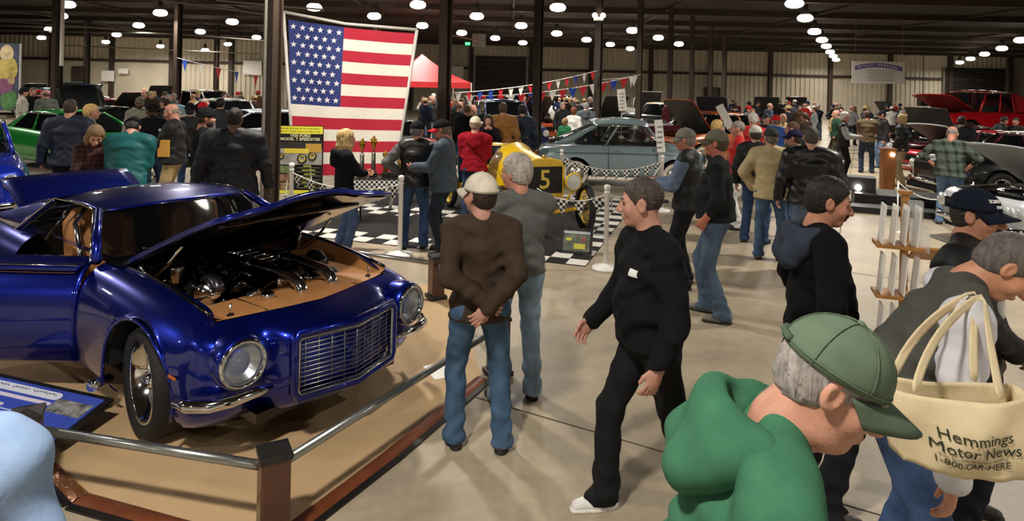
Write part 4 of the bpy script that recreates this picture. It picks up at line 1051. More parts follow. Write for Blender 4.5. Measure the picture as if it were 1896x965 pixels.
    MB().add(backp, [(0,1,4,3), (1,2,5,4)]).build('grille_backing', mat('grille_black', '111111', .4, .5), gr)
    for k in range(12):
        z = lerp(zb_+.018, zt-.018, k/11); MB().tube([(gx(gw)-.005, -gw, z), (gx(0)-.005, 0, z), (gx(gw)-.005, gw, z)], .0024, 6).build('grille_bar', mat('silver_bar', '9a9a9a', .35, .9), gr, True)
    for k in range(-4, 5):
        y = k*gw/4.6; MB().tube([(gx(y)-.012, y, zb_), (gx(y)-.012, y, zt)], .0026, 6).build('grille_divider', mat('silver_bar', 'a8a8a8', .3, .9), gr, True)
    fr = [(gx(gw), -gw, zb_+.02), (gx(gw), -gw, zt-.02), (gx(gw-.02), -gw+.02, zt), (gx(0), 0, zt), (gx(gw-.02), gw-.02, zt), (gx(gw), gw, zt-.02), (gx(gw), gw, zb_+.02), (gx(gw-.02), gw-.02, zb_), (gx(0), 0, zb_), (gx(gw-.02), -gw+.02, zb_)]
    MB().tube(fr, .012, 8, closed=True).build('grille_trim', ch, gr, True)
    fr2 = [(p[0]-.012, p[1]*1.055, zb_-.022 if p[2] < .5 else zt+.022) if abs(p[1]) < gw-.01 else (p[0]-.012, p[1]*1.055, p[2]) for p in fr]
    MB().tube(fr2, .03, 10, closed=True).build('grille_surround', blue, gr, True)
    # ---- greenhouse
    zb2, ze = .9, 1.19; A0 = {s: Vector((-.76, s*.79, .915)) for s in (-1, 1)}; A1 = {s: Vector((-1.2, s*.61, ze)) for s in (-1, 1)}
    rows = []
    for i in range(11):
        t = i/10; x = lerp(-1.18, -2.5, t) if t < .6 else lerp(-1.972, -3.05, (t-.6)/.4); z = interp([(0,1.225),(.2,1.262),(.45,1.27),(.6,1.25),(.8,1.15),(1,.97)], t); ye = interp([(0,.60),(.4,.61),(.7,.60),(1,.66)], t); dr = interp([(0,.035),(.5,.07),(.8,.06),(1,.02)], t)
        rows.append([(x+.1*(1-(j/5)**2)*(1-t*2 if t < .5 else 0), ye*j/5, z-dr*abs(j/5)**2.4) for j in range(-5, 6)])
    MB().grid(rows[:7]).build('roof', blue, root, True, subsurf=2, solid=.02)
    MB().grid([[p for p in r[1:-1]] for r in rows[6:]]).build('rear_window', DGLASS(), root, True)
    for s in (-1, 1):
        # sail panels flowing from the roof edge to the rear deck
        top = [Vector((-2.02, s*.60, 1.19)), Vector((-2.25, s*.60, 1.165)), Vector((-2.52, s*.61, 1.10)), Vector((-2.8, s*.64, 1.02)), Vector((-3.08, s*.69, .95))]
        bot = [Vector((-2.28, s*.80, .92)), Vector((-2.45, s*.80, .925)), Vector((-2.62, s*.79, .925)), Vector((-2.85, s*.78, .925)), Vector((-3.08, s*.76, .92))]
        rw = [[a, a.lerp(b, .5)+Vector((0, s*.02, .01)), b] for a, b in zip(top, bot)]
        MB().grid(rw if s > 0 else rw[::-1]).build('sail_panel', blue, root, True, subsurf=1, solid=.02)
        MB().tube([A0[s], A0[s].lerp(A1[s], .5)+Vector((.02, s*.012, .02)), A1[s]], [.035, .032, .03], 10).build('windscreen_pillar', blue, root, True)
        MB().tube([A0[s]+Vector((-.02, s*.03, 0)), A0[s].lerp(A1[s], .5)+Vector((0, s*.036, .02)), A1[s]+Vector((-.02, s*.025, .01)), Vector((-1.5, s*.635, 1.22)), Vector((-2.02, s*.63, 1.195)), Vector((-2.28, s*.82, .93))], .009, 6).build('window_trim', ch, root, True)
        MB().tube([(-1.66, s*.80, .93), (-1.62, s*.63, 1.19)], .016, 8).build('roll_cage_hoop', blk, root, True)
        MB().tube([(-1.2, s*.66, .45), (-1.55, s*.64, 1.05), (-1.6, s*.55, 1.16)], .02, 8).build('roll_cage_bar', ch, root, True)
        # quarter window
        MB().add([(-1.86, s*.80, .925), (-2.24, s*.80, .925), (-2.04, s*.63, 1.16), (-1.82, s*.63, 1.18)], [(0,1,2,3)]).build('quarter_window', GLASS(), root)
    rw = []
    for i in range(6):
        a, b = A0[1].lerp(A1[1], i/5), A0[-1].lerp(A1[-1], i/5); rw.append([a.lerp(b, j/10)+Vector((.17*math.sin(math.pi*j/10)*(1-.35*i/5), 0, .02*math.sin(math.pi*j/10))) for j in range(11)])
    MB().grid(rw).build('windscreen', mat('screen_tint', '06080a', .04, 0, 0, spec=.6, alpha=.8), root, True)
    MB().tube([r[0] for r in rw]+[p for p in rw[-1][1:]]+[r[-1] for r in rw[::-1][1:]], .012, 8).build('windscreen_trim', ch, root, True)
    # cowl between windscreen and hood
    cw = [[(lerp(-.82, -.5, k/3)+.14*math.cos(math.pi/2*j/5), .74*j/5, .91+.012*(1-(j/5)**2)) for j in range(-5, 6)] for k in range(4)]
    MB().grid(cw).build('cowl', blk, root, True)
    for s in (-1, 1): MB().tube([(-.56, s*.1, .95), (-.72, s*.5, .96)], .006, 5).build('wiper', blk, root, True)
    # cabin
    cab = mat('cabin_dark', '1a1614', .8)
    MB().box((-1.45, 0, .33), (2.0, 1.5, .06)).build('cabin_floor', cab, root); MB().box((-2.35, 0, .66), (.06, 1.4, .6)).build('rear_bulkhead', cab, root)
    MB().box((-.72, 0, .76), (.3, 1.45, .26)).build('dashboard', blk, root, False, bevel=.05)
    for s in (-1, 1):
        se = empty('seat', (-1.5, s*.38, .36)); se.parent = root
        MB().box((0, 0, .12), (.5, .5, .18)).build('seat_cushion', tan, se, True, bevel=.06); MB().box((-.28, 0, .46), (.16, .5, .62), Matrix.Rotation(-.22, 3, 'Y')).build('seat_back', tan, se, True, bevel=.06)
        for k in (-1, 1): MB().box((-.22, k*.2, .45), (.16, .1, .5), Matrix.Rotation(-.22, 3, 'Y')).build('seat_bolster', tan, se, True, bevel=.04)
    MB().tube([(-.98+.06*math.sin(t*math.pi/10), .38+.17*math.cos(t*math.pi/10), .84+.16*math.sin(t*math.pi/10)) for t in range(20)], .014, 8, closed=True).build('steering_wheel', blk, root, True)
    # ---- engine bay: tan panels
    yi, fz = .69, .86
    for s in (-1, 1):
        rw = [[(x, s*yi, interp(sp['top'], x)+.005) for x in (-.5, -.2, .1, .4, .6)], [(x, s*(yi-.025), .79) for x in (-.5, -.2, .1, .4, .6)], [(x, s*(yi-.26), .70) for x in (-.5, -.2, .1, .4, .6)]]
        if s < 0: rw = rw[::-1]
        MB().grid(rw).build('inner_fender_panel', tan, root, True)
        MB().tube([(x, s*(yi+.005), interp(sp['top'], x)+.014) for x in (-.5, -.2, .1, .4, .58)], .012, 8).build('fender_seal', blk, root, True)
    MB().add([(.2, -.66, .735), (.2, .66, .735), (.6, .66, .772), (.70, .2, .772), (.73, 0, .772), (.70, -.2, .772), (.6, -.66, .772), (.2, -.66, .66), (.2, .66, .66)], [(0,6,5,4,3,2,1), (0,1,8,7)]).build('front_panel', tan, root)
    for s in (-1, 1): MB().tube([(.2, s*.3, .737), (.66, s*.36, .774)], .004, 5).build('panel_seam', blk, root)
    MB().box((-.1, 0, .46), (.85, 1.0, .06)).build('engine_bay_floor', mat('bay_dark', '121212', .7), root)
    MB().box((-.5, 0, .66), (.05, 1.36, .46)).build('firewall', blk, root, False, bevel=.01)
    # hood pins and filler cap
    for s in (-1, 1):
        MB().tube([(.56, s*.55, .765), (.56, s*.55, .84)], .007, 8).build('hood_pin', ch, root, True); MB().lathe([(.022, 0), (.022, .006), (.001, .008)], 12, Matrix.Translation((.56, s*.55, .768))).build('hood_pin_plate', blk, root, True)
    MB().lathe([(.045, 0), (.047, .03), (.035, .042), (.001, .044)], 18, Matrix.Translation((.42, -.2, .757))).build('filler_cap', ch, root, True)
    # ---- engine: many separate pieces
    en = empty('engine', (-.12, 0, 0)); en.parent = root; rnd = random.Random(4)
    dkm2 = mat('engine_black', '0e0e10', .22, .5, .4); grm = mat('engine_grey', '4a4a4e', .3, .9)
    MB().box((0, 0, .6), (.62, .42, .24)).build('engine_block', dkm2, en, False, bevel=.03)
    for s in (-1, 1):
        MB().box((0, s*.22, .77), (.56, .15, .11), Matrix.Rotation(s*.5, 3, 'X')).build('valve_cover', dkm2, en, True, bevel=.03)
        for k in range(4): MB().tube([(-.22+.15*k, s*.3, .72), (-.22+.15*k, s*.40, .70), (-.2+.15*k, s*.46, .6), (-.1+.1*k, s*.48, .54)], .024, 10).build('exhaust_header', ch, en, True)
        for k in range(4): MB().tube([(-.2+.14*k, s*.12, .8), (-.2+.14*k, s*.2, .88), (-.2+.14*k, s*.28, .82)], .008, 6).build('ignition_lead', blk, en, True)
        # turbocharger and cold pipe with a bend, running to the front panel
        c0 = Vector((.2, s*.42, .78))
        MB().lathe([(.03, -.06), (.085, -.05), (.105, 0), (.085, .05), (.05, .06), (.05, .1)], 22, Matrix.Translation(c0) @ Matrix.Rotation(math.pi/2, 4, 'Y')).build('turbo_housing', ch, en, True)
        MB().tube([c0+Vector((.02+.1*math.cos(t), .0, .1*math.sin(t))) for t in [lerp(.3, 5.2, k/14) for k in range(15)]], [.045-.0015*k for k in range(15)], 10).build('turbo_scroll', grm, en, True)
    for y0, y1 in ((-.06, .02), (.2, .28)):
        MB().tube([(-.05, y0, .87), (.1, y0, .885), (.3, lerp(y0, y1, .5), .87), (.5, y1, .84), (.58, y1, .81), (.61, y1, .77), (.615, y1, .755)], .04, 16).build('intake_pipe', ch, en, True)
        MB().tube([(.08, y0, .883), (.12, y0, .884)], .047, 14).build('hose_clamp', grm, en, True)
    MB().box((-.08, .05, .85), (.42, .24, .1)).build('intake_plenum', dkm2, en, True, bevel=.03)
    for k in range(8): MB().tube([(-.25+.05*k, .05-.12, .83), (-.25+.05*k, -.02, .9), (-.25+.05*k, .12, .9), (-.25+.05*k, .18, .83)], .012, 6).build('intake_runner', ch if k % 2 else dkm2, en, True)
    for (x, y, z, r) in ((.36, 0, .62, .1), (.36, -.17, .72, .06), (.36, .17, .7, .065), (.36, .04, .78, .05)):
        MB().lathe([(r, -.02), (r*.9, -.012), (r*.85, 0), (r*.9, .012), (r, .02), (r*.5, .022), (.001, .03)], 20, Matrix.Translation((x-.02, y, z)) @ Matrix.Rotation(math.pi/2, 4, 'Y')).build('pulley', ch, en, True)
    MB().tube([(.35, .11*math.cos(t*.6)*1.7, .68+.12*math.sin(t*.6)) for t in range(11)], .012, 6).build('drive_belt', blk, en, True)
    for k in range(14):
        a = Vector((rnd.uniform(-.3, .25), rnd.uniform(-.5, .5), rnd.uniform(.62, .8))); b = a+Vector((rnd.uniform(-.2, .2), rnd.uniform(-.25, .25), rnd.uniform(.02, .14)))
        MB().tube([a, a.lerp(b, .4)+Vector((0, 0, .08)), b], rnd.choice((.008, .012, .016)), 8).build('hose', rnd.choice((blk, ch, grm, dkm2)), en, True)
    for k in range(10):
        c0 = Vector((rnd.uniform(-.34, .2), rnd.uniform(-.48, .48), rnd.uniform(.74, .82))); r = rnd.uniform(.02, .05)
        MB().lathe([(r, -.03), (r*1.1, 0), (r*.8, .03), (.001, .034)], 14, Matrix.Translation(c0) @ Euler((rnd.uniform(-1, 1), rnd.uniform(-1, 1), 0)).to_matrix().to_4x4()).build('fitting', rnd.choice((ch, grm)), en, True)
    MB().lathe([(.05, -.02), (.052, .08), (.04, .1), (.001, .105)], 18, Matrix.Translation((-.2, -.44, .8))).build('fluid_reservoir', ch, en, True)
    MB().lathe([(.055, -.05), (.058, .05), (.03, .08), (.001, .085)], 18, Matrix.Translation((.1, .5, .74)) @ Matrix.Rotation(.5, 4, 'Y')).build('fluid_reservoir', grm, en, True)
    # ---- raised hood
    hd = empty('hood', (-.56, 0, .92)); hd.parent = root; hd.rotation_euler = (0, -math.radians(23), 0); Lh = 1.3
    def hp(i, j, off=0): 
        t, f = i/10, j/6; y = (.69-.02*t)*f; x = Lh*t*(1+.0*f)+ (.075*(1-abs(f)**1.5))*t
        bul = .035*math.exp(-((abs(f)-.0)/.42)**4)*min(1, t*3) + .03*(1-f*f)-.035*t**4
        return (x, y, bul+off)
    rows = [[hp(i, j) for j in range(-6, 7)] for i in range(11)]
    MB().grid(rows).build('hood_skin', blue, hd, True, subsurf=1, solid=-.012)
    MB().grid([[(p[0]*.985+.005, p[1]*.97, p[2]-.035) for p in r] for r in rows][::-1]).build('hood_underside', blk, hd, True)
    edge = [hp(i, -6, -.012) for i in range(11)] + [hp(10, j, -.012) for j in range(-5, 7)] + [hp(i, 6, -.012) for i in range(9, -1, -1)]
    MB().tube(edge, .014, 8).build('hood_edge', blue, hd, True)
    for k in (-.35, 0, .35): MB().box((.6, k, -.03), (.9, .05, .04)).build('hood_brace', blk, hd, False, bevel=.012)
    MB().box((1.05, 0, -.035), (.06, 1.1, .04)).build('hood_brace', blk, hd, False, bevel=.012)
    for s in (-1, 1):
        MB().tube([(-.35, s*.60, .82), (-.1, s*.61, .98), (.05, s*.6, 1.12)], .011, 8).build('hood_strut', ch, root, True)
        MB().tube([(-.42, s*.64, .80), (-.42, s*.64, .93)], .02, 8).build('hood_hinge', ch, root, True)
    # ---- raised trunk lid behind the roof
    tl = empty('trunk_lid', (-2.98, 0, .96)); tl.parent = root; tl.rotation_euler = (0, math.radians(27), 0)
    rows = [[(-.62*i/6, .58*j/5, .02*(1-(j/5)**2)-.05*(i/6)**3) for j in range(-5, 6)] for i in range(7)]
    MB().grid(rows[::-1]).build('trunk_skin', blue, tl, True, solid=.015)
    return root
HERO = hero()
# ------------------------------------------------------------------ yellow speedster with number 5
def speedster():
    fw = Vector((.36, -.93)); rz = math.atan2(fw.y, fw.x)
    root = empty('speedster', (.50, 9.75, .016), rz, 'bright yellow vintage speedster with black number 5 panel and spoked wheels', 'car')
    ym = paint('d9b10c', .8, 0.0, .4); bk = mat('black_paint', '161616', .3); br = mat('brass', 'b89a50', .25, 1.0); R0 = .38
    for s in (-1, 1):
        wheel(root, (0, s*.72, R0), R0, .1, 'wire', s, math.radians(-8), 1); wheel(root, (-2.55, s*.72, R0), R0, .1, 'wire', s, 0, 1)
        MB().box((-1.3, s*.3, .5), (2.9, .06, .1)).build('frame_rail', ym, root)
        hl = empty('headlight', (.12, s*.44, .80)); hl.parent = root
        Tm = Matrix.Rotation(math.pi/2, 4, 'Y')
        MB().lathe([(.03, -.16), (.09, -.1), (.135, 0), (.14, .03), (.12, .035)], 22, Tm, cap=False).build('bowl', ym, hl, True); MB().lathe([(.122, .028), (.06, .045), (.001, .05)], 20, Tm, cap=False).build('lens', mat('lamp_glass_milky', 'c8ccc4', .2), hl, True)
        MB().tube([(0, 0, -.14), (-.05, -s*.1, -.3)], .016, 8).build('bracket', ym, hl)
    MB().tube([(0, -.66, .38), (0, -.5, .36), (0, 0, .31), (0, .5, .36), (0, .66, .38)], .032, 10).build('front_axle', ym, root, True); MB().tube([(-2.55, -.66, .38), (-2.55, .66, .38)], .05, 10).build('rear_axle', ym, root, True)
    MB().tube([(.02, -.6, .42), (.05, -.3, .5), (.05, 0, .54), (.05, .3, .5), (.02, .6, .42)], .02, 8).build('leaf_spring', bk, root, True); MB().tube([(-.1, -.6, .34), (-.1, .6, .34)], .013, 8).build('tie_rod', ym, root, True)
    # radiator shell and black number panel
    sh = [(-.31, .56), (.31, .56), (.33, .62), (.33, 1.02), (.27, 1.12), (.12, 1.155), (-.12, 1.155), (-.27, 1.12), (-.33, 1.02), (-.33, .62)]
    Mx = Matrix([[0, 0, 1, 0], [1, 0, 0, 0], [0, 1, 0, 0], [0, 0, 0, 1]])
    MB().prism(sh, -.04, .06, Mx).build('radiator_shell', ym, root, False, bevel=.015); MB().prism([(-.285, .63), (.285, .63), (.285, 1.03), (-.285, 1.03)], .055, .068, Mx).build('number_panel', mat('panel_black', '0e0d0c', .5), root)
    t5 = text('5', .40, mat('number_yellow', 'd8bc4a', .5), root, (.072, 0, .825), (math.pi/2, 0, math.pi/2), 'number', .002, bold=.004); MB().tube([(.02, 0, 1.15), (.02, 0, 1.2)], .035, 10).build('radiator_cap', br, root, True)
    # long tapering hood, cowl and body
    rows = []
    for x, w_, z0, z1 in ((-.04, .31, .62, 1.13), (-.4, .32, .62, 1.17), (-.85, .36, .6, 1.22), (-1.1, .42, .58, 1.3), (-1.3, .46, .56, 1.24)):
        rows.append([(x, w_*math.cos(a)*(1 if abs(math.cos(a)) < .8 else 1), z0+(z1-z0)*max(0, math.sin(a))**.75) for a in [math.pi*k/12 for k in range(13)]])
    MB().grid(rows[:3]).build('hood', ym, root, True); MB().grid(rows[2:]).build('cowl', ym, root, True)
    MB().box((-1.9, 0, .72), (1.2, .8, .3)).build('body_tub', ym, root, False, bevel=.05); MB().lathe([(.05, -.4), (.22, -.38), (.25, 0), (.22, .38), (.05, .4)], 20, Matrix.Translation((-2.2, 0, .95)) @ Matrix.Rotation(math.pi/2, 4, 'X')).build('fuel_tank', ym, root, True)
    for s in (-1, 1): MB().box((-1.72, s*.2, .98), (.12, .34, .42), Matrix.Rotation(-.25, 3, 'Y')).build('seat', bk, root, True, bevel=.05)
    MB().tube([(-1.35+.05*math.sin(t*.63), .2+.17*math.cos(t*.63), 1.2+.16*math.sin(t*.63)) for t in range(10)], .014, 6, closed=True).build('steering_wheel', bk, root, True); MB().tube([(-1.35, .2, 1.2), (-.95, .2, .95)], .014, 6).build('steering_column', br, root)
    MB().box((-.5, 0, .5), (.7, .4, .3)).build('engine_block', bk, root, False, bevel=.03); MB().tube([(-.3, -.3, .7), (-.8, -.42, .6), (-2.4, -.45, .55)], .03, 8).build('exhaust_pipe', br, root, True)
    return root
speedster()
CX = lambda px, d: (PX(px, d), d)
DEG = math.radians
sd_ = simple_car('sedan', 'grey-blue two-door vintage sedan behind the checkered pennants', (3.75, 15.3), DEG(-3), '84989e', 'sedan50', tier=1, group=None, seat='4a3a30')
for s in (-1, 1):
    sm4 = mat('seam_dark', '1c2224', .6)
    for x in (-.42, -1.5): MB().tube([(x, s*.745, .93), (x, s*.797, .75), (x, s*.8, .5), (x, s*.79, .3)], .006, 5).build('door_seam', sm4, sd_)
    MB().tube([(.4, s*.775, .78), (-.4, s*.797, .79), (-1.5, s*.797, .79), (-2.7, s*.775, .77)], .007, 5).build('side_crease', sm4, sd_)
    MB().tube([(-1.36, s*.82, .84), (-1.24, s*.82, .84)], .011, 6).build('door_handle', CHROME(), sd_, True); MB().tube([(-.3, s*.78, .95), (-.34, s*.9, 1.02)], .008, 6).build('mirror_arm', CHROME(), sd_, True); MB().lathe([(.001, -.012), (.05, -.01), (.055, 0), (.001, .005)], 12, Matrix.Translation((-.34, s*.92, 1.04)) @ Matrix.Rotation(math.pi/2, 4, 'Y')).build('mirror', CHROME(), sd_, True)
simple_car('vintage_car', 'blue car with silver roof left of the man in navy', CX(-85, 9.3), DEG(-50), '1430b8', 'classic', tier=1, soft=paint('8a8e92'), group=None)
simple_car('muscle_car', 'silver muscle car with raised hood at the right edge', (7.75, 9.55), DEG(183), 'b4b8bc', 'muscle', 32, tier=1, under='8c8f90', group=None)
simple_car('classic_car', 'black classic car with white roof behind the plaid shirt', CX(1800, 13.9), DEG(182), '0d0d0e', 'classic', None, 1, soft=paint('dcdad2'), group=None)
simple_car('muscle_car', 'red muscle car with raised white hood behind the bald man', CX(1752, 17.2), DEG(190), 'a8121c', 'muscle', 30, 1, hoodc='dedad0', group=None)
simple_car('muscle_car', 'dark maroon muscle car with raised black hood by the podium', CX(1722, 20.5), DEG(205), '3a0a10', 'muscle', 55, 1, hoodc='101010', group=None)
pk = simple_car('pickup_truck', 'bright red pickup truck on a raised stand at the far right', CX(1748, 25), DEG(197), 'b8101a', 'truck', 26, 1, soft=None, lift=.42, group=None, under='8a1018', scale=1.16)
MB().add([(-2.2, -.72, 1.72), (-2.2, .72, 1.72), (-2.22, .9, 1.1), (-2.22, -.9, 1.1), (-4.15, -.85, 1.12), (-4.15, .85, 1.12)], [(0,1,5,4), (0,4,3), (1,2,5), (0,3,2,1), (2,3,4,5)]).build('bed_cover', mat('cover_red', '8a0e16', .6), pk)
MB().box((-1.5, 0, -.2), (3.6, 1.5, .36)).build('stand', mat('ramp_black2', '18181a', .6), pk)
FARCARS = [
 ('green car with dark windows behind the man in navy', 205, 15.2, -28, '128a34', 'modern', None), ('black car with tall raised hood behind the green car', 150, 21, 150, '14181a', 'muscle', 62),
 ('dark red car behind the small wall sign', 245, 27, -30, '6a1016', 'muscle', 40), ('burnt orange car left of the left column', 205, 19.5, -35, '8a3010', 'muscle', None),
 ('black car in front of the ribbed wall at left', 300, 34, -40, '0e0e10', 'classic', 50), ('car with pale blue raised hood behind the bald man', 372, 16.2, -140, 'c8d8e0', 'modern', 40),
 ('white car beside the column left of the flag', 470, 13.6, -35, 'd8dad8', 'forties', None), ('white pickup with brown roof panel far left of the flag', 430, 26, -20, 'd8d4cc', 'truck', None),
 ('black coupe with bright windscreen just right of the flag', 760, 16.0, -55, '101012', 'muscle', None), ('dark blue pickup behind the two jacketed men', 955, 20.5, -70, '1c2c5a', 'truck', None),
 ('white car with raised hood under the bunting', 918, 33, -80, 'dcdcd8', 'modern', 45), ('orange car behind the trunk of the grey sedan', 1000, 19.6, -60, '9a3c10', 'forties', 45),
 ('white pickup against the ribbed wall, beyond the fourth column', 1075, 42, -30, 'd4d4d0', 'truck', None), ('white pickup with raised hood beyond the fifth column', 1205, 40, -90, 'd4d2cc', 'truck', 60),
 ('dark maroon car behind the grey sedan roof', 1215, 23.5, 178, '3a0c16', 'classic', None), ('orange hot rod with black raised hood right of the grey sedan', 1262, 18.8, -150, '9a4410', 'forties', 50),
 ('black car with tall raised hood beyond the fifth column', 1140, 29, -60, '0c0c0e', 'muscle', 60), ('purple car with black raised hood', 1318, 28, -120, '38245c', 'classic', 60),
 ('black sedan with raised hood near the ribbed wall', 1420, 36, -100, '0c0c0e', 'classic', 60), ('maroon car near the ribbed wall', 1475, 44, -110, '4a0c14', 'classic', 60), ('red car in the middle distance left of the tent', 640, 24, -60, '8a1018', 'muscle', None),
 ('dark green coupe near the far roll-up door', 1640, 40, 190, '14241a', 'muscle', 55), ('teal hot rod far left', 130, 33, -20, '1c7a78', 'forties', 50), ('blue coupe far left', 165, 40, -25, '1c3a9a', 'muscle', 50), ('silver coupe far left beside the block wall', 60, 36, -20, '9a9ea0', 'muscle', 50), ('grey sedan far behind the red tent', 700, 44, -40, '6a6e70', 'classic', None), ('black pickup far behind the bunting', 985, 38, -60, '101214', 'truck', 55), ('tan-roofed dark coupe behind the grey sedan windscreen', 1165, 19.9, 160, '181a1c', 'forties', None)]
BOXES = []
def car_rect(x, y, a, L0=-3.95, L1=1.05, hw=1.0):
    c, s = math.cos(a), math.sin(a); return [(x+lx*c-ly*s, y+lx*s+ly*c) for lx, ly in ((L0,-hw),(L1,-hw),(L1,hw),(L0,hw))]
def rects_hit(A, B):
    for R_ in (A, B):
        for i in range(4):
            ex, ey = R_[(i+1) % 4][0]-R_[i][0], R_[(i+1) % 4][1]-R_[i][1]; nx, ny = -ey, ex
            pa = [p[0]*nx+p[1]*ny for p in A]; pb = [p[0]*nx+p[1]*ny for p in B]
            if max(pa) < min(pb) or max(pb) < min(pa): return False
    return True
for o_ in list(bpy.data.objects):
    if o_.type == 'EMPTY' and o_.get('category') in ('car', 'pickup truck'): BOXES.append(car_rect(o_.location.x, o_.location.y, o_.rotation_euler.z))
for lab, px, d, a, c, stl, hd in FARCARS:
    for step in range(60):
        rc2 = car_rect(PX(px, d), d, DEG(a))
        if max(p[1] for p in rc2) < 57 and not any(rects_hit(rc2, b) for b in BOXES): break
        d += .35 if step < 40 else -.0; px += (1.2 if step % 2 else -1.2)*step*.12
        if d > 52: d = 18+step*.3
    BOXES.append(rc2)
    simple_car('show_car_far' if False else {'truck': 'pickup_truck', 'forties': 'hot_rod', 'muscle': 'muscle_car', 'classic': 'classic_car', 'modern': 'coupe'}[stl], lab, CX(px, d), DEG(a), c, stl, hd, 2, soft=paint('b49a78') if 'tan-roofed' in lab else (paint('6a3c2c') if 'brown roof' in lab else None), under='9cc8e0' if 'pale blue' in lab else '1a1a1a')
# ------------------------------------------------------------------ display floor of the blue car
tanf = mat('floor_paper', 'b79a74', .75, var=.07, vscale=1.5, bump=.05, bscale=8)
cp = [G(92, 868), G(150, 926), G(360, 985), G(505, 1010), G(720, 846), G(893, 702), Vector((-.6, 7.1, 0)), Vector((-3.1, 7.75, 0)), Vector((-7.0, 7.3, 0)), Vector((-6.5, 4.4, 0))]
o = mesh('display_carpet', [(p.x, p.y, .006) for p in cp]+[(p.x, p.y, .0008) for p in cp], [tuple(range(10))]+[(i, i+10, (i+1) % 10+10, (i+1) % 10) for i in range(10)], tanf); tag(o, 'tan floor covering under the blue coupe', 'floor covering')
brn = mat('edge_brown', '6b3a22', .35, .1, .3, var=.2, vscale=8); blkm = mat('edge_black', '14110f', .5)
def strip(a, b, w_=.1, lab='', crumple=False):
    d = (b-a); L = d.length; e = empty('floor_edging', ((a+b)/2).to_tuple(), math.atan2(d.y, d.x), lab, 'floor edging', 'brown edging round the carpet')
    n = max(4, int(L/.06)) if crumple else 4; r_ = random.Random(3); rows = []
    for i in range(n+1):
        x = -L/2+L*i/n; j = (lambda: r_.uniform(-.008, .012)) if crumple else (lambda: 0)
        rows.append([(x, -w_/2, .007), (x, -w_/4+j(), .016+abs(j())), (x, 0+j(), .02+abs(j())), (x, w_/4+j(), .016+abs(j())), (x, w_/2, .007)])
    MB().grid(rows[::-1]).build('edge_strip', mat('foil_brown', '8a5a3a', .22, .5, bump=.6, bscale=30) if crumple else brn, e, not crumple)
    MB().box((0, -w_/2-.02, .007), (L, .04, .012)).build('rubber_lip', blkm, e)
strip(cp[0], cp[1], .09, 'crumpled shiny brown edging at the front corner of the carpet', True); strip(cp[1], cp[2], .1, 'brown edging left of the front post'); strip(cp[2], cp[3], .1, 'short brown edging at the foot of the front post')
strip(cp[3], cp[4], .1, 'long brown edging right of the front post'); strip(cp[4], cp[5], .1, 'brown edging by the shoes of the man in brown')
# barrier posts and rails
pbm = mat('post_brown', '4a2a1c', .4, .05, .3, var=.25, vscale=7); capm = mat('post_cap', '1c1a18', .45)
def post(x, y, lab, h=.42, rz=.5, w_=.135):
    e = empty('barrier_post', (x, y, .007), rz, lab, 'post', 'brown barrier posts round the blue car')
    MB().box((0, 0, h/2), (w_, w_, h)).build('shaft', pbm, e, bevel=.004); MB().box((0, 0, h+.012), (w_+.016, w_+.016, .03)).build('cap', capm, e, bevel=.004)
    MB().add([(-w_/2-.006, -w_/2-.006, h+.027), (w_/2+.006, -w_/2-.006, h+.027), (w_/2+.006, w_/2+.006, h+.027), (-w_/2-.006, w_/2+.006, h+.027), (0, 0, h+.045)], [(0,1,4), (1,2,4), (2,3,4), (3,0,4)]).build('cap_top', capm, e)
    MB().box((0, 0, .02), (w_+.05, w_+.05, .04)).build('foot', capm, e, bevel=.006)
    return Vector((x, y, h))
pA = P(508, 850, 3.12); pB = P(50, 752, 3.42); pC = G(807, 553)
posts = {'a': post(pA.x, pA.y, 'brown square post with black cap at the front corner of the barrier'), 'b': post(pB.x, pB.y, 'brown post beside the tilted blue info board'), 'c': post(pC.x, pC.y, 'brown post left of the man in the brown shirt'), 'd': post(-.06, 5.0, 'brown post hidden behind the man in brown'), 'e': post(-2.9, 7.6, 'brown post at the back of the blue car'), 'f': post(-5.2, 4.4, 'brown post outside the left edge')}
rlm = mat('galvanised', '9a9c9a', .3, .9, var=.1, vscale=20)
for a, b, lab in (('a', 'b', 'galvanised pipe rail in front of the blue car'), ('a', 'd', 'galvanised pipe rail running back past the headlight'), ('d', 'c', 'short galvanised rail behind the man in brown'), ('c', 'e', 'galvanised rail behind the blue fender'), ('b', 'f', 'galvanised rail at the left edge')):
    p, q = posts[a], posts[b]; d = (q-p).normalized(); z = Vector((0, 0, -.055))
    tag(MB().tube([p+z+d*.08, q+z-d*.08], .024, 12).build('pipe_rail', rlm, None, True), lab, 'rail', 'pipe rails round the blue car')
# info board
bd = empty('info_board', P(70, 775, 3.75).to_tuple(), 0, 'tilted blue information board with black frame beside the coupe', 'sign'); 
tl, tr, br_ = P(-30, 690, 4.3), P(183, 737, 4.15), P(70, 842, 3.66)
ex = (tr-tl); w_ = ex.length; ex.normalize(); ey = (tr-br_); ey = (ey-ex*ey.dot(ex)); h_ = ey.length; ey.normalize(); ez = ex.cross(ey)
bd.matrix_world = Matrix([[ex.x, ey.x, ez.x, br_.x], [ex.y, ey.y, ez.y, br_.y], [ex.z, ey.z, ez.z, br_.z], [0,0,0,1]])
MB().box((-w_/2, h_/2, -.012), (w_+.05, h_+.05, .02)).build('frame', blkm, bd); MB().box((-w_/2, h_/2, .001), (w_-.02, h_-.02, .006)).build('print_sheet', mat('board_blue', '3a4fb0', .35, var=.25, vscale=3), bd)
pk = mat('label_pink', 'd8cfe0', .5); wh = mat('label_white', 'd6dbe8', .5)
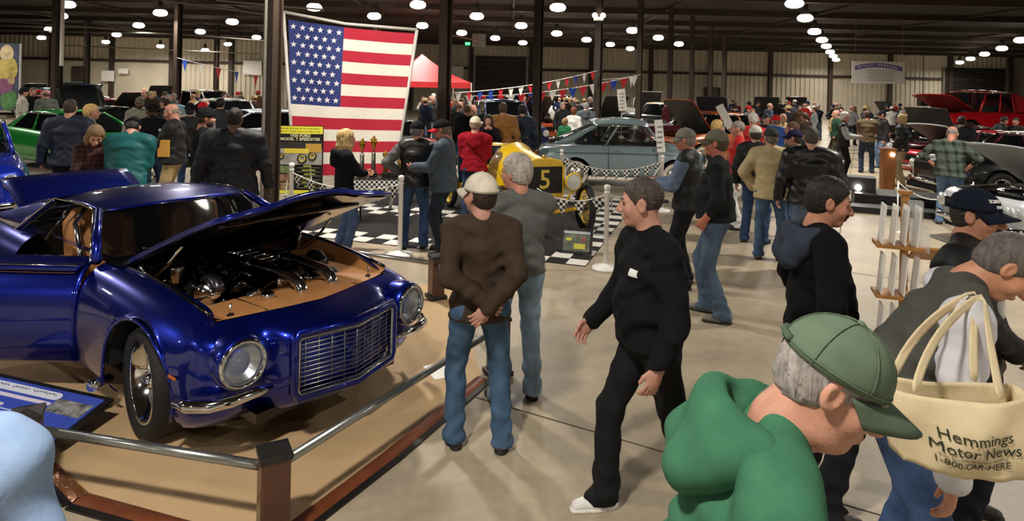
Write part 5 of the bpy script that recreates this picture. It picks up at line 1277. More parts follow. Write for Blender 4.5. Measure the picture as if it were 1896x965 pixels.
def tag_shape(cx, cy, L, H, m):
    pts = [(cx-L/2, cy-H/2), (cx+L/2-H/2, cy-H/2)]+[(cx+L/2-H/2+H/2*math.sin(a), cy-H/2*math.cos(a)) for a in (.5, 1, 1.57, 2.1, 2.6)]+[(cx+L/2-H/2, cy+H/2), (cx-L/2, cy+H/2)]
    MB().prism(pts, .004, .0065).build('label_strip', m, bd)
tag_shape(-w_*.62, h_*.86, w_*.62, h_*.13, wh); tag_shape(-w_*.62, h_*.72, w_*.6, h_*.055, pk); tag_shape(-w_*.72, h_*.56, w_*.2, h_*.05, pk); tag_shape(-w_*.32, h_*.48, w_*.16, h_*.05, pk); tag_shape(-w_*.72, h_*.3, w_*.2, h_*.05, pk)
MB().box((-w_*.17, h_*.72, .005), (w_*.28, h_*.24, .003)).build('photo_print', mat('photo_grey', '7a7a78', .5, var=.8, vscale=18), bd)
for k in range(9): MB().box((-w_*.66+.02*(k % 3), h_*(.5-.05*k), .0045), (w_*.5, h_*.012, .002)).build('text_line', wh, bd)
rs_ = random.Random(8)
for k in range(16):
    x0 = -w_*.9+k*w_*.034
    if k in (4, 9): continue
    MB().tube([(x0+.012*t, h_*(.845+.035*abs(math.sin(t*1.3+k))+.02*rs_.random()), .007) for t in range(4)], .0025, 4).build('script_stroke', mat('script_dark', '4a5068', .5), bd)
ptop = bd.matrix_world @ Vector((-w_*.5, h_*.9, -.02)); 
st_ = MB().tube([bd.matrix_world.inverted() @ Vector((ptop.x, ptop.y, ptop.z)), bd.matrix_world.inverted() @ Vector((ptop.x-.1, ptop.y+.2, .008))], .012, 6)
st_.tube([(-w_*.25, .05, -.02), bd.matrix_world.inverted() @ Vector(((bd.matrix_world @ Vector((-w_*.25, .05, 0))).x, (bd.matrix_world @ Vector((-w_*.25, .05, 0))).y, .008))], .012, 6); st_.build('stand_leg', blkm, bd)
pp = G(816, 688); tag(MB().box((pp.x, pp.y, .008), (.2, .26, .003), Matrix.Rotation(.5, 3, 'Z')).build('paper_sheet', mat('white_paper', 'f0eeea', .7)), 'white sheet of paper lying on the tan carpet', 'paper')
# ------------------------------------------------------------------ speedster display: mat with checker border
u_, v_ = Vector((-.951, .309, 0)), Vector((.309, .951, 0)); c0 = Vector((.97, 8.1, 0))
Mm = Matrix([[u_.x, v_.x, 0, c0.x], [u_.y, v_.y, 0, c0.y], [0, 0, 1, 0], [0, 0, 0, 1]])
fm = empty('display_mat', (0,0,0), 0, 'black display mat with white checker tiles under the yellow speedster', 'floor mat'); fm.matrix_world = Mm
mt = MB().box((2.6, 2.6, .005), (5.2, 5.2, .009)); mt.build('mat_base', mat('mat_black', '100f0f', .85, var=.2, vscale=3), fm)
wt = mat('tile_white', 'd9d6cf', .4); ts = .26; tile = None
def tl_(i, j):
    global tile
    if tile is None: tile = MB().box((0, 0, 0), (ts-.006, ts-.006, .006)).build('tile', wt, fm, bevel=.0015, seg=1); tile.location = ((i+.5)*ts, (j+.5)*ts, .012)
    else: share('tile', tile, fm, ((i+.5)*ts, (j+.5)*ts, .012))
for i in range(20):
    for j in range(20):
        edge = i < 2 or j < 2 or i > 17 or j > 17 or (i > 9 and 7 <= j < 10)
        if edge and (i+j) % 2 == 0: tl_(i, j)
# framed picture leaning on the mat
pf = empty('picture_frame', G(1065, 470, .017).to_tuple(), math.radians(-14), 'black framed photograph of a yellow car leaning on the mat', 'picture'); 
RX = Matrix.Rotation(math.radians(-28), 3, 'X')
def pfp(nm, c, d, m): MB().box(RX @ Vector(c), d, RX).build(nm, m, pf)
for nm, c, d in (('frame_side', (-.2, 0, .17), (.035, .03, .34)), ('frame_side', (.2, 0, .17), (.035, .03, .34)), ('frame_bar', (0, 0, .017), (.42, .03, .035)), ('frame_bar', (0, 0, .33), (.42, .03, .035))): pfp(nm, c, d, blkm)
pfp('photo', (0, .005, .17), (.37, .01, .29), mat('photo_greenish', '6f7466', .3, var=.5, vscale=9)); pfp('photo_car', (.05, -.003, .1), (.15, .006, .07), mat('photo_yellow', 'c9c43a', .4)); pfp('photo_car', (-.1, -.003, .19), (.07, .006, .04), mat('photo_yellow', 'c9c43a', .4)); pfp('photo_red', (.1, -.003, .2), (.05, .006, .05), mat('photo_red', 'a84848', .4)); pfp('photo_sky', (0, -.003, .29), (.36, .006, .04), mat('photo_sky', 'b8c0c0', .4))
MB().tube([RX @ Vector((0, .01, .3)), (0, .3, .012)], .01, 6).build('prop_leg', blkm, pf)
# white stanchions with checkered pennants
spm = mat('stanchion_white', 'e4e2dc', .35)
def stanchion(x, y, lab, z=.001):
    q_ = Mm.inverted() @ Vector((x, y, 0)); z = .017 if -.2 < q_.x < 5.4 and -.2 < q_.y < 5.4 else z
    e = empty('stanchion', (x, y, z), 0, lab, 'stanchion', 'white plastic stanchions round the speedster')
    MB().lathe([(.165, 0), (.17, .02), (.16, .035), (.06, .06), (.035, .075)], 26).build('base', spm, e, True); MB().lathe([(.03, .05), (.03, .93), (.036, .935), (.036, .96), (.028, .965)], 16).build('pole', spm, e, True)
    MB().lathe([(.02, .96), (.034, .985), (.042, 1.01), (.034, 1.04), (.001, 1.052)], 16).build('knob', spm, e, True)
    return Vector((x, y, .93))
s1 = G(1121, 499); s2 = P(1040, 279, 12.4); s3 = G(740, 474); s4 = P(1226, 315, 11.9)
S1 = stanchion(s1.x, s1.y, 'white stanchion in front of the speedster wheel'); S2 = stanchion(s2.x, s2.y, 'white stanchion between the speedster and the grey sedan'); S3 = stanchion(s3.x, s3.y, 'white stanchion beside the man in the red-billed cap'); S4 = stanchion(s4.x, s4.y, 'white stanchion at the front of the grey sedan')
S5 = Vector((-3.15, 9.35, .93)); stanchion(S5.x, S5.y, 'white stanchion behind the raised hood'); S6 = Vector((.35, 8.33, .93))
def checker_mat():
    m = bpy.data.materials.new('checker_cloth'); m.use_nodes = True; N = m.node_tree.nodes; t = N.new('ShaderNodeTexCoord'); c = N.new('ShaderNodeTexChecker'); c.inputs['Scale'].default_value = 26; c.inputs[1].default_value = lin('d8d6d0'); c.inputs[2].default_value = lin('151515')
    mp = N.new('ShaderNodeMapping'); mp.inputs['Location'].default_value = (.003, .003, .003); m.node_tree.links.new(t.outputs['Object'], mp.inputs[0])
    m.node_tree.links.new(mp.outputs[0], c.inputs[0]); m.node_tree.links.new(c.outputs[0], N['Principled BSDF'].inputs['Base Color']); N['Principled BSDF'].inputs['Roughness'].default_value = .8; return m
CK = checker_mat()
def pennant_mesh(w_, h_, m, name='pennant'):
    n = 4; V_, F_ = [], []
    for i in range(n+1):
        t = i/n; hw = w_/2*(1-t)+.002; V_ += [(-hw, .004*math.sin(t*4), -h_*t), (hw, .004*math.sin(t*4+1), -h_*t)]
    for i in range(n): F_.append((2*i, 2*i+1, 2*i+3, 2*i+2))
    me = bpy.data.meshes.new(name); me.from_pydata(V_, [], F_); me.materials.append(m); return me
ckp = pennant_mesh(.17, .2, CK)
def pennants(a, b, sag, n, lab, meshes, cat='pennant string', name='pennant_string', group=None, cord=.006, jit=.0):
    e = empty(name, (0,0,0), 0, lab, cat, group); e.location = a
    pts = [Vector((0,0,0)).lerp(b-a, t/24)+Vector((0, 0, -sag*4*(t/24)*(1-t/24))) for t in range(25)]
    MB().tube(pts, cord, 5).build('cord', spm, e, True)
    rz = math.atan2((b-a).y, (b-a).x)
    for k in range(n):
        t = (k+.5)/n; p = Vector((0,0,0)).lerp(b-a, t)+Vector((0, 0, -sag*4*t*(1-t))); share('pennant', meshes[k % len(meshes)], e, p, (0, 0, rz+random.uniform(-jit, jit)))
pennants(S1, S6, .12, 4, 'checkered pennants hanging left of the front stanchion', [ckp], group='checkered pennant strings'); pennants(S2, S4, .22, 10, 'checkered pennants along the side of the grey sedan', [ckp], group='checkered pennant strings')
pennants(S1, S4, .25, 8, 'checkered pennants behind the walking man', [ckp], group='checkered pennant strings'); pennants(S3, S5, .15, 8, 'checkered pennants behind the raised blue hood', [ckp], group='checkered pennant strings')
# ------------------------------------------------------------------ red, white and blue bunting
cols = {'r': 'c8202c', 'w': 'e6e4e0', 'b': '1c48b4'}
def bunt(a, b, pat, w_, h_, sag, lab):
    ms = {k: pennant_mesh(w_, h_, mat('bunting_'+k, c, .7)) for k, c in cols.items()}
    pennants(P(*a), P(*b), sag, len(pat), lab, [ms[k] for k in pat], name='bunting', cat='bunting', cord=.012, group='red, white and blue bunting', jit=.25)
bunt((328, 107, 29.7), (492, 143, 26), 'bwrbr', .42, .54, .05, 'bunting with five flags left of the flag'); bunt((838, 172, 17.5), (1105, 131, 20.6), 'wrbbrwwrbrwrbwr', .2, .27, .12, 'upper bunting string between the columns'); bunt((860, 178, 24), (1183, 139, 24.4), 'wrbrwrbrwrbrwrbrw', .3, .38, .2, 'lower bunting string running past the fourth column'); bunt((1107, 147, 20.9), (1186, 138, 24.3), 'rw', .3, .4, .05, 'short bunting string with a red and a white flag')
# ------------------------------------------------------------------ flag on a pipe frame
fd = 11.5; TL, TR, BR_, BL = P(534, 36, fd), P(768, 62, fd), P(731, 322, fd), P(541, 326, fd)
fg = empty('flag', TL.to_tuple(), 0, 'large American flag hung on a white pipe frame', 'flag')
def fp(u, v):
    a = TL.lerp(TR, u); b = BL.lerp(BR_, u); p = a.lerp(b, v)-TL
    return Vector((p.x, p.y+.03*math.sin(9*u+3*v)*(.3+v)+.02*math.sin(17*u-2*v), p.z-.03*math.sin(math.pi*u)*(1-v)))
red, whi, nav = mat('flag_red', 'b01c34', .75, var=.06, vscale=20), mat('flag_white', 'e2dccf', .75, var=.04, vscale=20), mat('flag_blue', '27336e', .75, var=.08, vscale=20)
for k in range(13):
    v0, v1 = k/13, (k+1)/13; u0 = .44 if k < 7 else 0
    MB().grid([[fp(lerp(u0, 1, j/16), v) for j in range(17)] for v in (v1, (v0+v1)/2, v0)]).build('stripe', red if k % 2 == 0 else whi, fg, True)
MB().grid([[fp(.44*j/10, 7/13*i/8) for j in range(11)] for i in range(8, -1, -1)]).build('canton', nav, fg, True)
sv = []
for k in range(10): a = math.pi/2+k*math.pi/5; r = .058 if k % 2 == 0 else .024; sv.append((r*math.cos(a), 0, r*math.sin(a)))
sm_ = bpy.data.meshes.new('star'); sm_.from_pydata(sv+[(0,0,0)], [], [(10, (k+1) % 10, k) for k in range(10)]); sm_.materials.append(mat('star_white', 'd9d9de', .7))
for r in range(9):
    n = 6 if r % 2 == 0 else 5
    for c in range(n):
        p = fp(.44*((c+.5)/6+(0 if n == 6 else 1/12)), 7/13*(r+.7)/9.4); share('star', sm_, fg, (p.x, p.y-.012, p.z))
pvc = mat('pvc_pipe', 'c9c6c0', .4)
fr = empty('pipe_stand', (TL.x, fd, .017), 0, 'white plastic pipe stand holding the flag', 'stand')
Q = lambda px, py, dd=0: P(px, py, fd+dd)-Vector((TL.x, fd, 0))
g0 = Q(548, 400); g0.z = 0; g1 = Q(722, 400); g1.z = 0
MB().tube([g0, Q(525, 24)], .028, 8).build('upright', pvc, fr, True); MB().tube([Q(525, 24)+Vector((.09, .12, -.2)), g0+Vector((.05, .35, 0))], .024, 8).build('brace', pvc, fr, True); MB().tube([g1, Q(772, 57)], .028, 8).build('upright', pvc, fr, True); MB().tube([Q(525, 24), Q(640, 46), Q(772, 57)], .028, 8).build('top_rail', pvc, fr, True)
# poster on an easel
po = empty('poster', P(553, 404, 10.9).to_tuple(), math.radians(4), 'yellow and black poster about the speedster, standing on an easel', 'poster'); po.location.z = .017
pw, ph = .74, 1.13; z0 = P(553, 358, 10.9).z-.02
def pq(nm, cx, cz, w_, h_, m, off=0.0): MB().box((cx*pw, -.01-off, z0+cz*ph), (w_*pw, .008, h_*ph)).build(nm, m, po)
yel = mat('poster_yellow', 'd6cf3c', .5); pbk = mat('poster_black', '15130f', .5)
MB().box((0, .01, z0+ph/2), (pw+.02, .015, ph+.02)).build('board', pbk, po); pq('top_band', 0, .945, 1, .11, yel); pq('title_band', 0, .835, 1, .11, pbk, .001); pq('foot_band', 0, .025, 1, .05, yel)
pq('photo_print', 0, .6, .98, .34, mat('poster_photo', '8c8a82', .5, var=.35, vscale=4), .001); pq('photo_sky', 0, .72, .98, .1, mat('poster_photo_dark', '2c2a26', .5), .003)
yc = mat('poster_car', 'cdb840', .5); pq('car_body', -.08, .635, .55, .07, yc, .005); pq('car_hood', .3, .68, .35, .13, mat('poster_car2', 'b08a3a', .5), .004)
for cx, cz, r in ((.05, .52, .072), (.28, .56, .06), (-.42, .56, .045)):
    MB().tube([(cx*pw+r*math.cos(t*math.pi/8), -.022, z0+cz*ph+r*math.sin(t*math.pi/8)) for t in range(16)], .012, 5, closed=True).build('photo_wheel', pbk, po); MB().tube([(cx*pw+r*.7*math.cos(t*math.pi/8), -.024, z0+cz*ph+r*.7*math.sin(t*math.pi/8)) for t in range(16)], .008, 5, closed=True).build('photo_wheel', yc, po)
for k, c in enumerate(('5c6a48', '7a5a4a', '8a7052')): pq('small_photo', -.33, .36-.125*k, .3, .11, mat('poster_small_%d' % k, c, .5, var=.6, vscale=14), .003)
for k in range(6): pq('caption', .2+.03*((k*7) % 3-1), .41-.06*k, .18+.06*((k*5) % 3), .02, mat('poster_green', '8f9a3c', .5), .003); pq('caption_line', .2, .385-.06*k, .5, .008, mat('poster_grey', '6c6858', .5), .003)
text('SPECIAL FEATURE OF THE NORTHEAST', .037, pbk, po, (0, -.0145, z0+.965*ph), (math.pi/2,0,0), 'lettering', .001); text('BEST OF THE BEST TUNER NOVEMBER 19 & 20', .032, pbk, po, (0, -.0145, z0+.922*ph), (math.pi/2,0,0), 'lettering', .001)
wt2 = mat('poster_letters', 'd2d0a8', .5); text('1920 FORD', .07, wt2, po, (0, -.017, z0+.862*ph), (math.pi/2,0,0), 'lettering', .001, bold=.001); text('MODEL T SPEEDSTER', .07, wt2, po, (0, -.017, z0+.808*ph), (math.pi/2,0,0), 'lettering', .001, bold=.001)
for s in (-1, 1): MB().tube([(s*.25, -.03, 0), (s*.12, .03, z0+ph*.9)], .014, 6).build('easel_leg', pvc, po)
MB().tube([(0, .5, 0), (0, .03, z0+ph*.8)], .014, 6).build('easel_leg', pvc, po); MB().box((0, -.02, z0-.02), (.6, .06, .02)).build('easel_ledge', pvc, po)
# trophy table
tt = P(703, 380, 10.4); tb = empty('trophy_table', (tt.x, tt.y, .017), math.radians(4), 'narrow table with checkered cloth in front of the flag', 'table')
MB().box((0, 0, .70), (.75, .45, .03)).build('table_top', blkm, tb); MB().box((0, -.226, .6), (.76, .012, .2)).build('table_cloth', CK, tb)
for sx in (-1, 1):
    for sy in (-1, 1): MB().tube([(sx*.33, sy*.18, 0), (sx*.33, sy*.18, .69)], .016, 6).build('leg', blkm, tb)
gold, silv, redm = mat('trophy_gold', 'b8903a', .2, 1), mat('trophy_silver', 'b8b8b4', .2, 1), mat('trophy_red', '9a1c24', .25, .5)
for k, (x, h_, m, st) in enumerate(((-.3, .62, silv, 'tall silver trophy with a winged figure'), (-.12, .66, silv, 'tallest silver column trophy'), (.08, .42, gold, 'gold cup trophy on black base'), (.2, .34, redm, 'small red trophy with a star'), (.32, .46, gold, 'slim gold trophy at the table end'))):
    e = empty('trophy', (tt.x+x, tt.y+.02*(k % 2), .733), 0, st+' on the checkered table', 'trophy', 'trophies in front of the flag')
    MB().box((0, 0, .04), (.11, .1, .08)).build('base', blkm, e, bevel=.006); MB().lathe([(.035, .08), (.035, h_*.55), (.04, h_*.57), (.02, h_*.6)], 10).build('column', m, e, True)
    MB().lathe([(.015, h_*.6), (.02, h_*.7), (.05, h_*.82), (.055, h_*.92), (.04, h_*.93), (.012, h_*.88)], 12).build('cup', gold if m is not redm else redm, e, True); MB().lathe([(.01, h_*.9), (.022, h_*.96), (.014, h_), (.001, h_+.01)], 8).build('figure', gold, e, True)
# ------------------------------------------------------------------ red canopy tent
tc = P(800, 190, 33); te = empty('canopy_tent', (PX(780, 33), 33, 0), .3, 'red pop-up canopy tent beyond the flag', 'tent')
rc_ = mat('canopy_red', 'c4242c', .6, var=.1); hz, pk_ = P(800, 152, 33).z, P(778, 100, 33).z; hw = 2.1
V_ = [(-hw, -hw, hz), (hw, -hw, hz), (hw, hw, hz), (-hw, hw, hz), (0, 0, pk_)]
for k in range(4):
    a, b, t = Vector(V_[k]), Vector(V_[(k+1) % 4]), Vector(V_[4])
    MB().grid([[a.lerp(b, j/6).lerp(t, i/6)-Vector((0, 0, .22*math.sin(math.pi*i/6)*(.7+.3*math.sin(math.pi*j/6)))) for j in range(7)] for i in range(7)]).build('canopy_panel', rc_, te, True); MB().add([a, b, b-Vector((0, 0, .28)), a-Vector((0, 0, .28))], [(0,1,2,3)]).build('valance', rc_, te); MB().tube([(a.x, a.y, 0), a], .035, 6).build('leg', pvc, te)
# white banner under the ceiling
ba, bb = P(1578, 113, 34), P(1672, 156, 34); bn = empty('hanging_banner', (ba.x, 34, bb.z), -.05, 'white banner with a blue arched title hung from the ceiling', 'banner'); bw, bh = bb.x-ba.x, ba.z-bb.z
MB().box((bw/2, 0, bh/2), (bw, .02, bh)).build('sheet', wsm, bn)
arc = []
for k in range(17):
    t = k/16; x = bw*(.05+.9*t); z = bh*(.7+.16*math.sin(math.pi*t)-.02*t); arc.append((x, z))
MB().add([(x, -.014, z-.13) for x, z in arc]+[(x, -.014, z+.1) for x, z in arc], [(k, k+1, k+18, k+17) for k in range(16)]).build('title_arc', mat('banner_blue', '6a66a8', .6), bn)
for k in range(6): MB().box((bw*.55, -.013, bh*(.58-.085*k)), (bw*(.55-.04*(k % 3)), .004, .03)).build('text_line', mat('banner_grey', '9a9890', .6), bn)
ta = text('Bay Council', .17, wsm, bn, (bw*.25, -.018, bh*.79), (math.pi/2, -.16, 0), 'title_lettering', .001); 
for k in range(7): MB().box((bw*(.5+.055*k), -.017, bh*(.85-.004*k*k)), (.07, .004, .1)).build('title_mark', wsm, bn)
for x in (.15, bw-.15): MB().tube([(x, 0, bh), (x, 0, ZC-bb.z)], .01, 5).build('hanging_wire', pm_, bn)
# cartoon-coloured cloth banner at the far left
cb = empty('wall_banner', (PX(14, 20), 20, 0), .1, 'tall colourful cloth banner with yellow, purple and green shapes', 'banner'); ca, cd = P(0, 80, 20), P(36, 205, 20)
MB().box((0, 0, (ca.z+cd.z)/2), (.75, .03, ca.z-cd.z)).build('sheet', mat('banner_navy', '3c4458', .7, var=.4, vscale=3), cb)
for x, z, r, c in ((.0, .62, .3, 'b8a458'), (-.1, .36, .22, '7a4a6a'), (.12, .15, .25, '4c7a4a'), (-.05, .85, .2, 'c8b890'), (.2, .45, .12, 'a89070')):
    zz = cd.z+(ca.z-cd.z)*z; MB().lathe([(r, 0), (r*.98, .006), (.001, .007)], 14, Matrix.Translation((x*.5, -.016, zz)) @ Matrix.Rotation(math.pi/2, 4, 'X') @ Matrix.Scale(1.35, 4, (0, 1, 0))).build('printed_shape', mat('banner_'+c, c, .7, var=.3, vscale=6), cb)
MB().tube([(-.36, 0, 0), (-.36, 0, ca.z)], .03, 6).build('pole', pvc, cb); MB().tube([(.36, 0, 0), (.36, 0, ca.z)], .03, 6).build('pole', pvc, cb)
# ------------------------------------------------------------------ right-hand side: rack, podium, ramp, chain
wood = mat('rack_wood', 'b07c40', .5, var=.25, vscale=5, stretch=(1, 1, 6)); wood2 = mat('podium_wood', '8a5428', .45, var=.25, vscale=5, stretch=(5, 5, 1))
rk = G(1660, 648); rr = empty('literature_rack', (rk.x, rk.y, 0), math.radians(-20), 'pale wooden rack with white brochures in clear holders', 'rack')
MB().box((0, 0, .02), (.42, .5, .04)).build('base', wood, rr, bevel=.004); MB().box((.06, .1, .68), (.06, .05, 1.36)).build('upright', wood, rr, bevel=.004); MB().box((.06, .1, 1.37), (.1, .09, .03)).build('upright_cap', wood, rr)
for k, z in enumerate((.06, .5, .93)):
    MB().box((-.02, -.06, z), (.36, .26, .03)).build('shelf', wood, rr, bevel=.003)
    for j in range(4): MB().box((-.15+.085*j, -.1-.02*(j % 2), z+.19), (.012, .2, .33), Matrix.Rotation(.08, 3, 'Y')).build('brochure', mat('white_paper', 'f0eeea', .7), rr)
acr = mat('acrylic', 'e8eef0', .1, alpha=.3)
MB().box((.1, -.1, 1.2), (.1, .08, .26)).build('clear_holder', acr, rr); MB().box((.13, -.1, 1.0), (.14, .1, .2)).build('clear_holder', acr, rr); MB().box((.3, .02, .86), (.4, .3, .02), Matrix.Rotation(-.5, 3, 'X')).build('lectern_tray', wood, rr); MB().box((.3, .01, .877), (.32, .24, .006), Matrix.Rotation(-.5, 3, 'X')).build('blue_print', mat('print_blue', '4a5a80', .5, var=.3), rr); MB().box((.34, .06, .43), (.06, .05, .86)).build('upright', wood, rr)
pd_ = G(1642, 353); pe = empty('podium', (pd_.x, pd_.y, 0), math.radians(-15), 'small wooden podium with a bright lamp on its face', 'podium')
MB().box((0, 0, .48), (.26, .3, .96)).build('box', wood2, pe, bevel=.006); MB().box((0, 0, .98), (.32, .36, .04)).build('top', wood2, pe, bevel=.006); MB().lathe([(.03, 0), (.045, .03), (.001, .035)], 12, Matrix.Translation((.06, -.15, .86)) @ Matrix.Rotation(math.pi/2, 4, 'X')).build('lamp', mat('podium_lamp', 'fff0d8', .4, emit=25), pe, True)
rp = empty('display_ramp', (G(1690, 402)+Vector((.1, .75, 0))).to_tuple(), math.radians(-24), 'low black display platform in front of the right-hand cars', 'platform')
bk = mat('ramp_black', '141414', .5); MB().box((.3, .35, .14), (2.0, 1.0, .28)).build('deck', bk, rp, bevel=.01); MB().box((-.1, -.5, .06), (2.2, .6, .12)).build('step', bk, rp, bevel=.01); MB().box((-.55, .4, .42), (.5, .4, .28)).build('equipment_case', bk, rp, bevel=.01); MB().lathe([(.05, 0), (.06, .06), (.001, .07)], 14, Matrix.Translation((-.62, .18, .36)) @ Matrix.Rotation(math.pi/2, 4, 'X')).build('spotlight', mat('spot_lamp', 'fff6e8', .4, emit=30), rp, True)
c1, c2 = G(1661, 430), G(1800, 432); ca_, cb_ = Vector((c1.x, c1.y, .82)), Vector((c2.x, c2.y, .82)); ce_ = empty('chain_barrier', (c1.x, c1.y, 0), 0, 'white bead chain on slim posts before the black platform', 'chain')
for p in (ca_, cb_): MB().tube([(p.x-c1.x, p.y-c1.y, 0), (p.x-c1.x, p.y-c1.y, .84)], .012, 8).build('post', spm, ce_, True); MB().lathe([(.09, 0), (.09, .012), (.02, .02)], 16, Matrix.Translation((p.x-c1.x, p.y-c1.y, 0))).build('foot', spm, ce_, True)
bead = None
for k in range(44):
    t = k/43; p = ca_.lerp(cb_, t)-Vector((c1.x, c1.y, 0))+Vector((0, 0, -.28*4*t*(1-t)))
    if bead is None: bead = MB().lathe([(.001, -.012), (.01, -.008), (.013, 0), (.01, .008), (.001, .012)], 8).build('bead', spm, ce_, True); bead.location = p
    else: share('bead', bead, ce_, p)

# ------------------------------------------------------------------ small things further back
def sign_stand(px, py0, py1, d, w_, lab):
    b, t = P(px, py1, d), P(px, py0, d); e = empty('sign_stand', (b.x, d, 0), -.2, lab, 'sign')
    MB().box((0, 0, (b.z+t.z)/2), (w_, .03, t.z-b.z), Matrix.Rotation(-.12, 3, 'Y')).build('panel', wsm, e); MB().tube([(0, .03, 0), (0, .03, t.z)], .014, 6).build('pole', pvc, e); MB().box((0, .03, .01), (.4, .3, .02)).build('foot', blkm, e)
    for k in range(5): MB().box((0, -.02, lerp(b.z, t.z, .15+.16*k)), (w_*.6, .012, .03), Matrix.Rotation(-.12, 3, 'Y')).build('print_block', mat('print_grey', '8c8894', .6), e)
sign_stand(1221, 222, 282, 13.0, .16, 'slim white information stand beside the grey sedan windscreen'); sign_stand(1151, 165, 205, 24, .3, 'narrow white sign stand beyond the grey sedan roof')
a, b_ = P(1333, 196, 16.8), P(1352, 236, 16.8); lb = empty('raised_hood_board', ((a+b_)/2).to_tuple(), 0, 'slanted white board standing in for a raised car hood behind the blond woman', 'board'); zl = lb.location.z; lb.location.z = 0; MB().box((0, 0, zl), (.2, .03, .66), Matrix.Rotation(-.5, 3, 'Y')).build('panel', wsm, lb); MB().tube([(0, .04, 0), (0, .04, zl)], .015, 6).build('pole', pvc, lb); MB().box((0, .04, .01), (.35, .3, .02)).build('foot', blkm, lb)  # stand-in for a raised white hood; pole and foot are added
sp_ = empty('loudspeaker', P(1708, 187, 50).to_tuple(), 0, 'black loudspeaker box hanging near the right roll-up door', 'speaker'); MB().box((0, 0, 0), (.6, .5, .8)).build('cabinet', blkm, sp_, bevel=.02); MB().box((0, -.26, 0), (.5, .02, .68)).build('grille', mat('grille_black', '111111', .4, .5), sp_); MB().tube([(0, 0, .4), (0, 0, ZC-sp_.location.z)], .03, 6).build('hanger', blkm, sp_)
uh = empty('unit_heater', P(887, 75, 44).to_tuple(), 0, 'pale unit heater hung above the dark roll-up door', 'heater'); MB().box((0, 0, 0), (.9, .6, .9)).build('case', mat('heater_grey', '8a8884', .5, .3), uh, bevel=.02); MB().box((0, -.31, 0), (.7, .03, .7)).build('louvre', pm_, uh); MB().tube([(0, 0, .45), (0, 0, ZC-uh.location.z)], .02, 6).build('hanger', pm_, uh)
ex = empty('exit_sign', P(866, 81, 52).to_tuple(), 0, 'small glowing green exit sign left of the roll-up door', 'exit sign'); MB().box((0, 0, 0), (.42, .08, .26)).build('case', mat('exit_green', '1fae6a', .5, emit=2.0), ex); text('EXIT', .17, mat('exit_white', 'eafff2', .5, emit=2.0), ex, (0, -.045, 0), (math.pi/2, 0, 0), 'lettering', .002); MB().tube([(0, 0, .13), (0, 0, ZC-ex.location.z)], .012, 5).build('hanger', pm_, ex)
fl2 = empty('flood_light', P(1108, 35, 20.7).to_tuple(), 0, 'twin emergency floodlight high on the fourth column', 'lamp'); MB().box((0, 0, 0), (.3, .1, .12)).build('battery_case', wsm, fl2, bevel=.01)
for s in (-1, 1): MB().lathe([(.05, 0), (.085, .06), (.08, .07), (.001, .075)], 14, Matrix.Translation((s*.13, -.05, .1)) @ Matrix.Rotation(math.pi/2, 4, 'X'), cap=False).build('lamp_head', mat('flood_lens', 'fff6e8', .4, emit=9), fl2, True)
q = Vector((PX(-85, 9.3), 9.3, 0)) + Matrix.Rotation(DEG(-50), 3, 'Z') @ Vector((.0, .2, 1.105)); tag(MB().box((q.x, q.y, q.z), (.3, .34, .004), Matrix.Rotation(DEG(-50), 3, 'Z')).build('paper_sheet', mat('white_paper', 'f0eeea', .7)), 'white entry sheet lying on the blue car', 'paper')
# ------------------------------------------------------------------ people in the photograph
def at(px, py, d): p = P(px, py, d); return (p.x, d, 0)
def gd(px, py): p = G(px, py); return (p.x, p.y, 0)
J = 'denim'
WALK = {1: (.08, -.36, 0, .075, -38), -1: (-.08, .30, -4)}
# nearest five
person(at(1288, 800, 1.5), 90, 'man in green hooded sweatshirt and olive cap looking down', h=1.82, w=1.1, lean=22, head=(4, 8), arms=('front', 'front'), top=('35624a', 'wool'), hood='35624a', hat=('cap', '5a6a58', '4a5848'), hair=('short', '8a8480'), sk='b0806c', tier=0, belly=.03, fat=1.08, wr=1.1)
person((-1.335, 1.5, 0), 20, 'person in pale blue shirt cut off at the lower left corner', h=1.66, w=1.0, arms=('side', 'side'), top=('7f97ba', 'shell'), hair=('short', '4a3a30'), tier=0, pants=('2a2c34', J))
walker = person(at(1203, 600, 3.40), -118, 'man in black sweatshirt and black trousers walking past', h=1.79, w=1.08, belly=.03, lean=3, head=(30, 2), arms=((( .25, .1, .87), (.4,-1,0), (-1,.1,0)), 'fwd'), feet={1: (.1, .2, 2), -1: (-.12, -.40, 0, .12, -42)}, top=('121315', 'wool'), pants=('17181a', J), shoes='dadad8', hair=('crop', '3c342e'), sk='b08270', tier=0, fat=1.03, hem=.88)
brown = person(gd(883, 826), -6, 'man in dark brown shirt and white cap with hands clasped behind', h=1.70, w=1.05, head=(-38, 0), arms=(((.0,-.175,.99), (1,-.25,0), (0,1,0)), ((.03,-.19,.95), (1,-.25,0), (0,1,0))), feet={1: (.15, -.04, 14), -1: (-.14, .04, -12)}, top=('3d3128', 'wool'), pants=('405872', J), shoes='3a2c22', hat=('cap', 'cdc6b6', 'b8b0a0'), hair=('full', '2c211c'), sk='b08270', tier=0, hem=.82, glasses=False)
person(gd(953, 740), -14, 'grey-haired man in grey fleece and faded jeans beside the brown shirt', h=1.77, w=1.08, head=(-42, 3), arms=('fold', 'fold'), top=('5f615f', 'wool'), pants=('8298ac', J), shoes='4a4038', hair=('full', 'a8a096'), sk='b98068', tier=0, glasses=True, belly=.03, hem=.9)
person(at(1515, 500, 3.5), 72, 'dark-haired man with moustache in black coat, facing right', h=1.81, w=1.15, belly=.04, head=(8, 12), arms=('pocket', 'pocket'), top=('0d0d10', 'wool'), hood='343a48', pants=('14151a', J), hair=('short', '1c1714'), beard='m', sk='b07a62', tier=0, hem=.72)
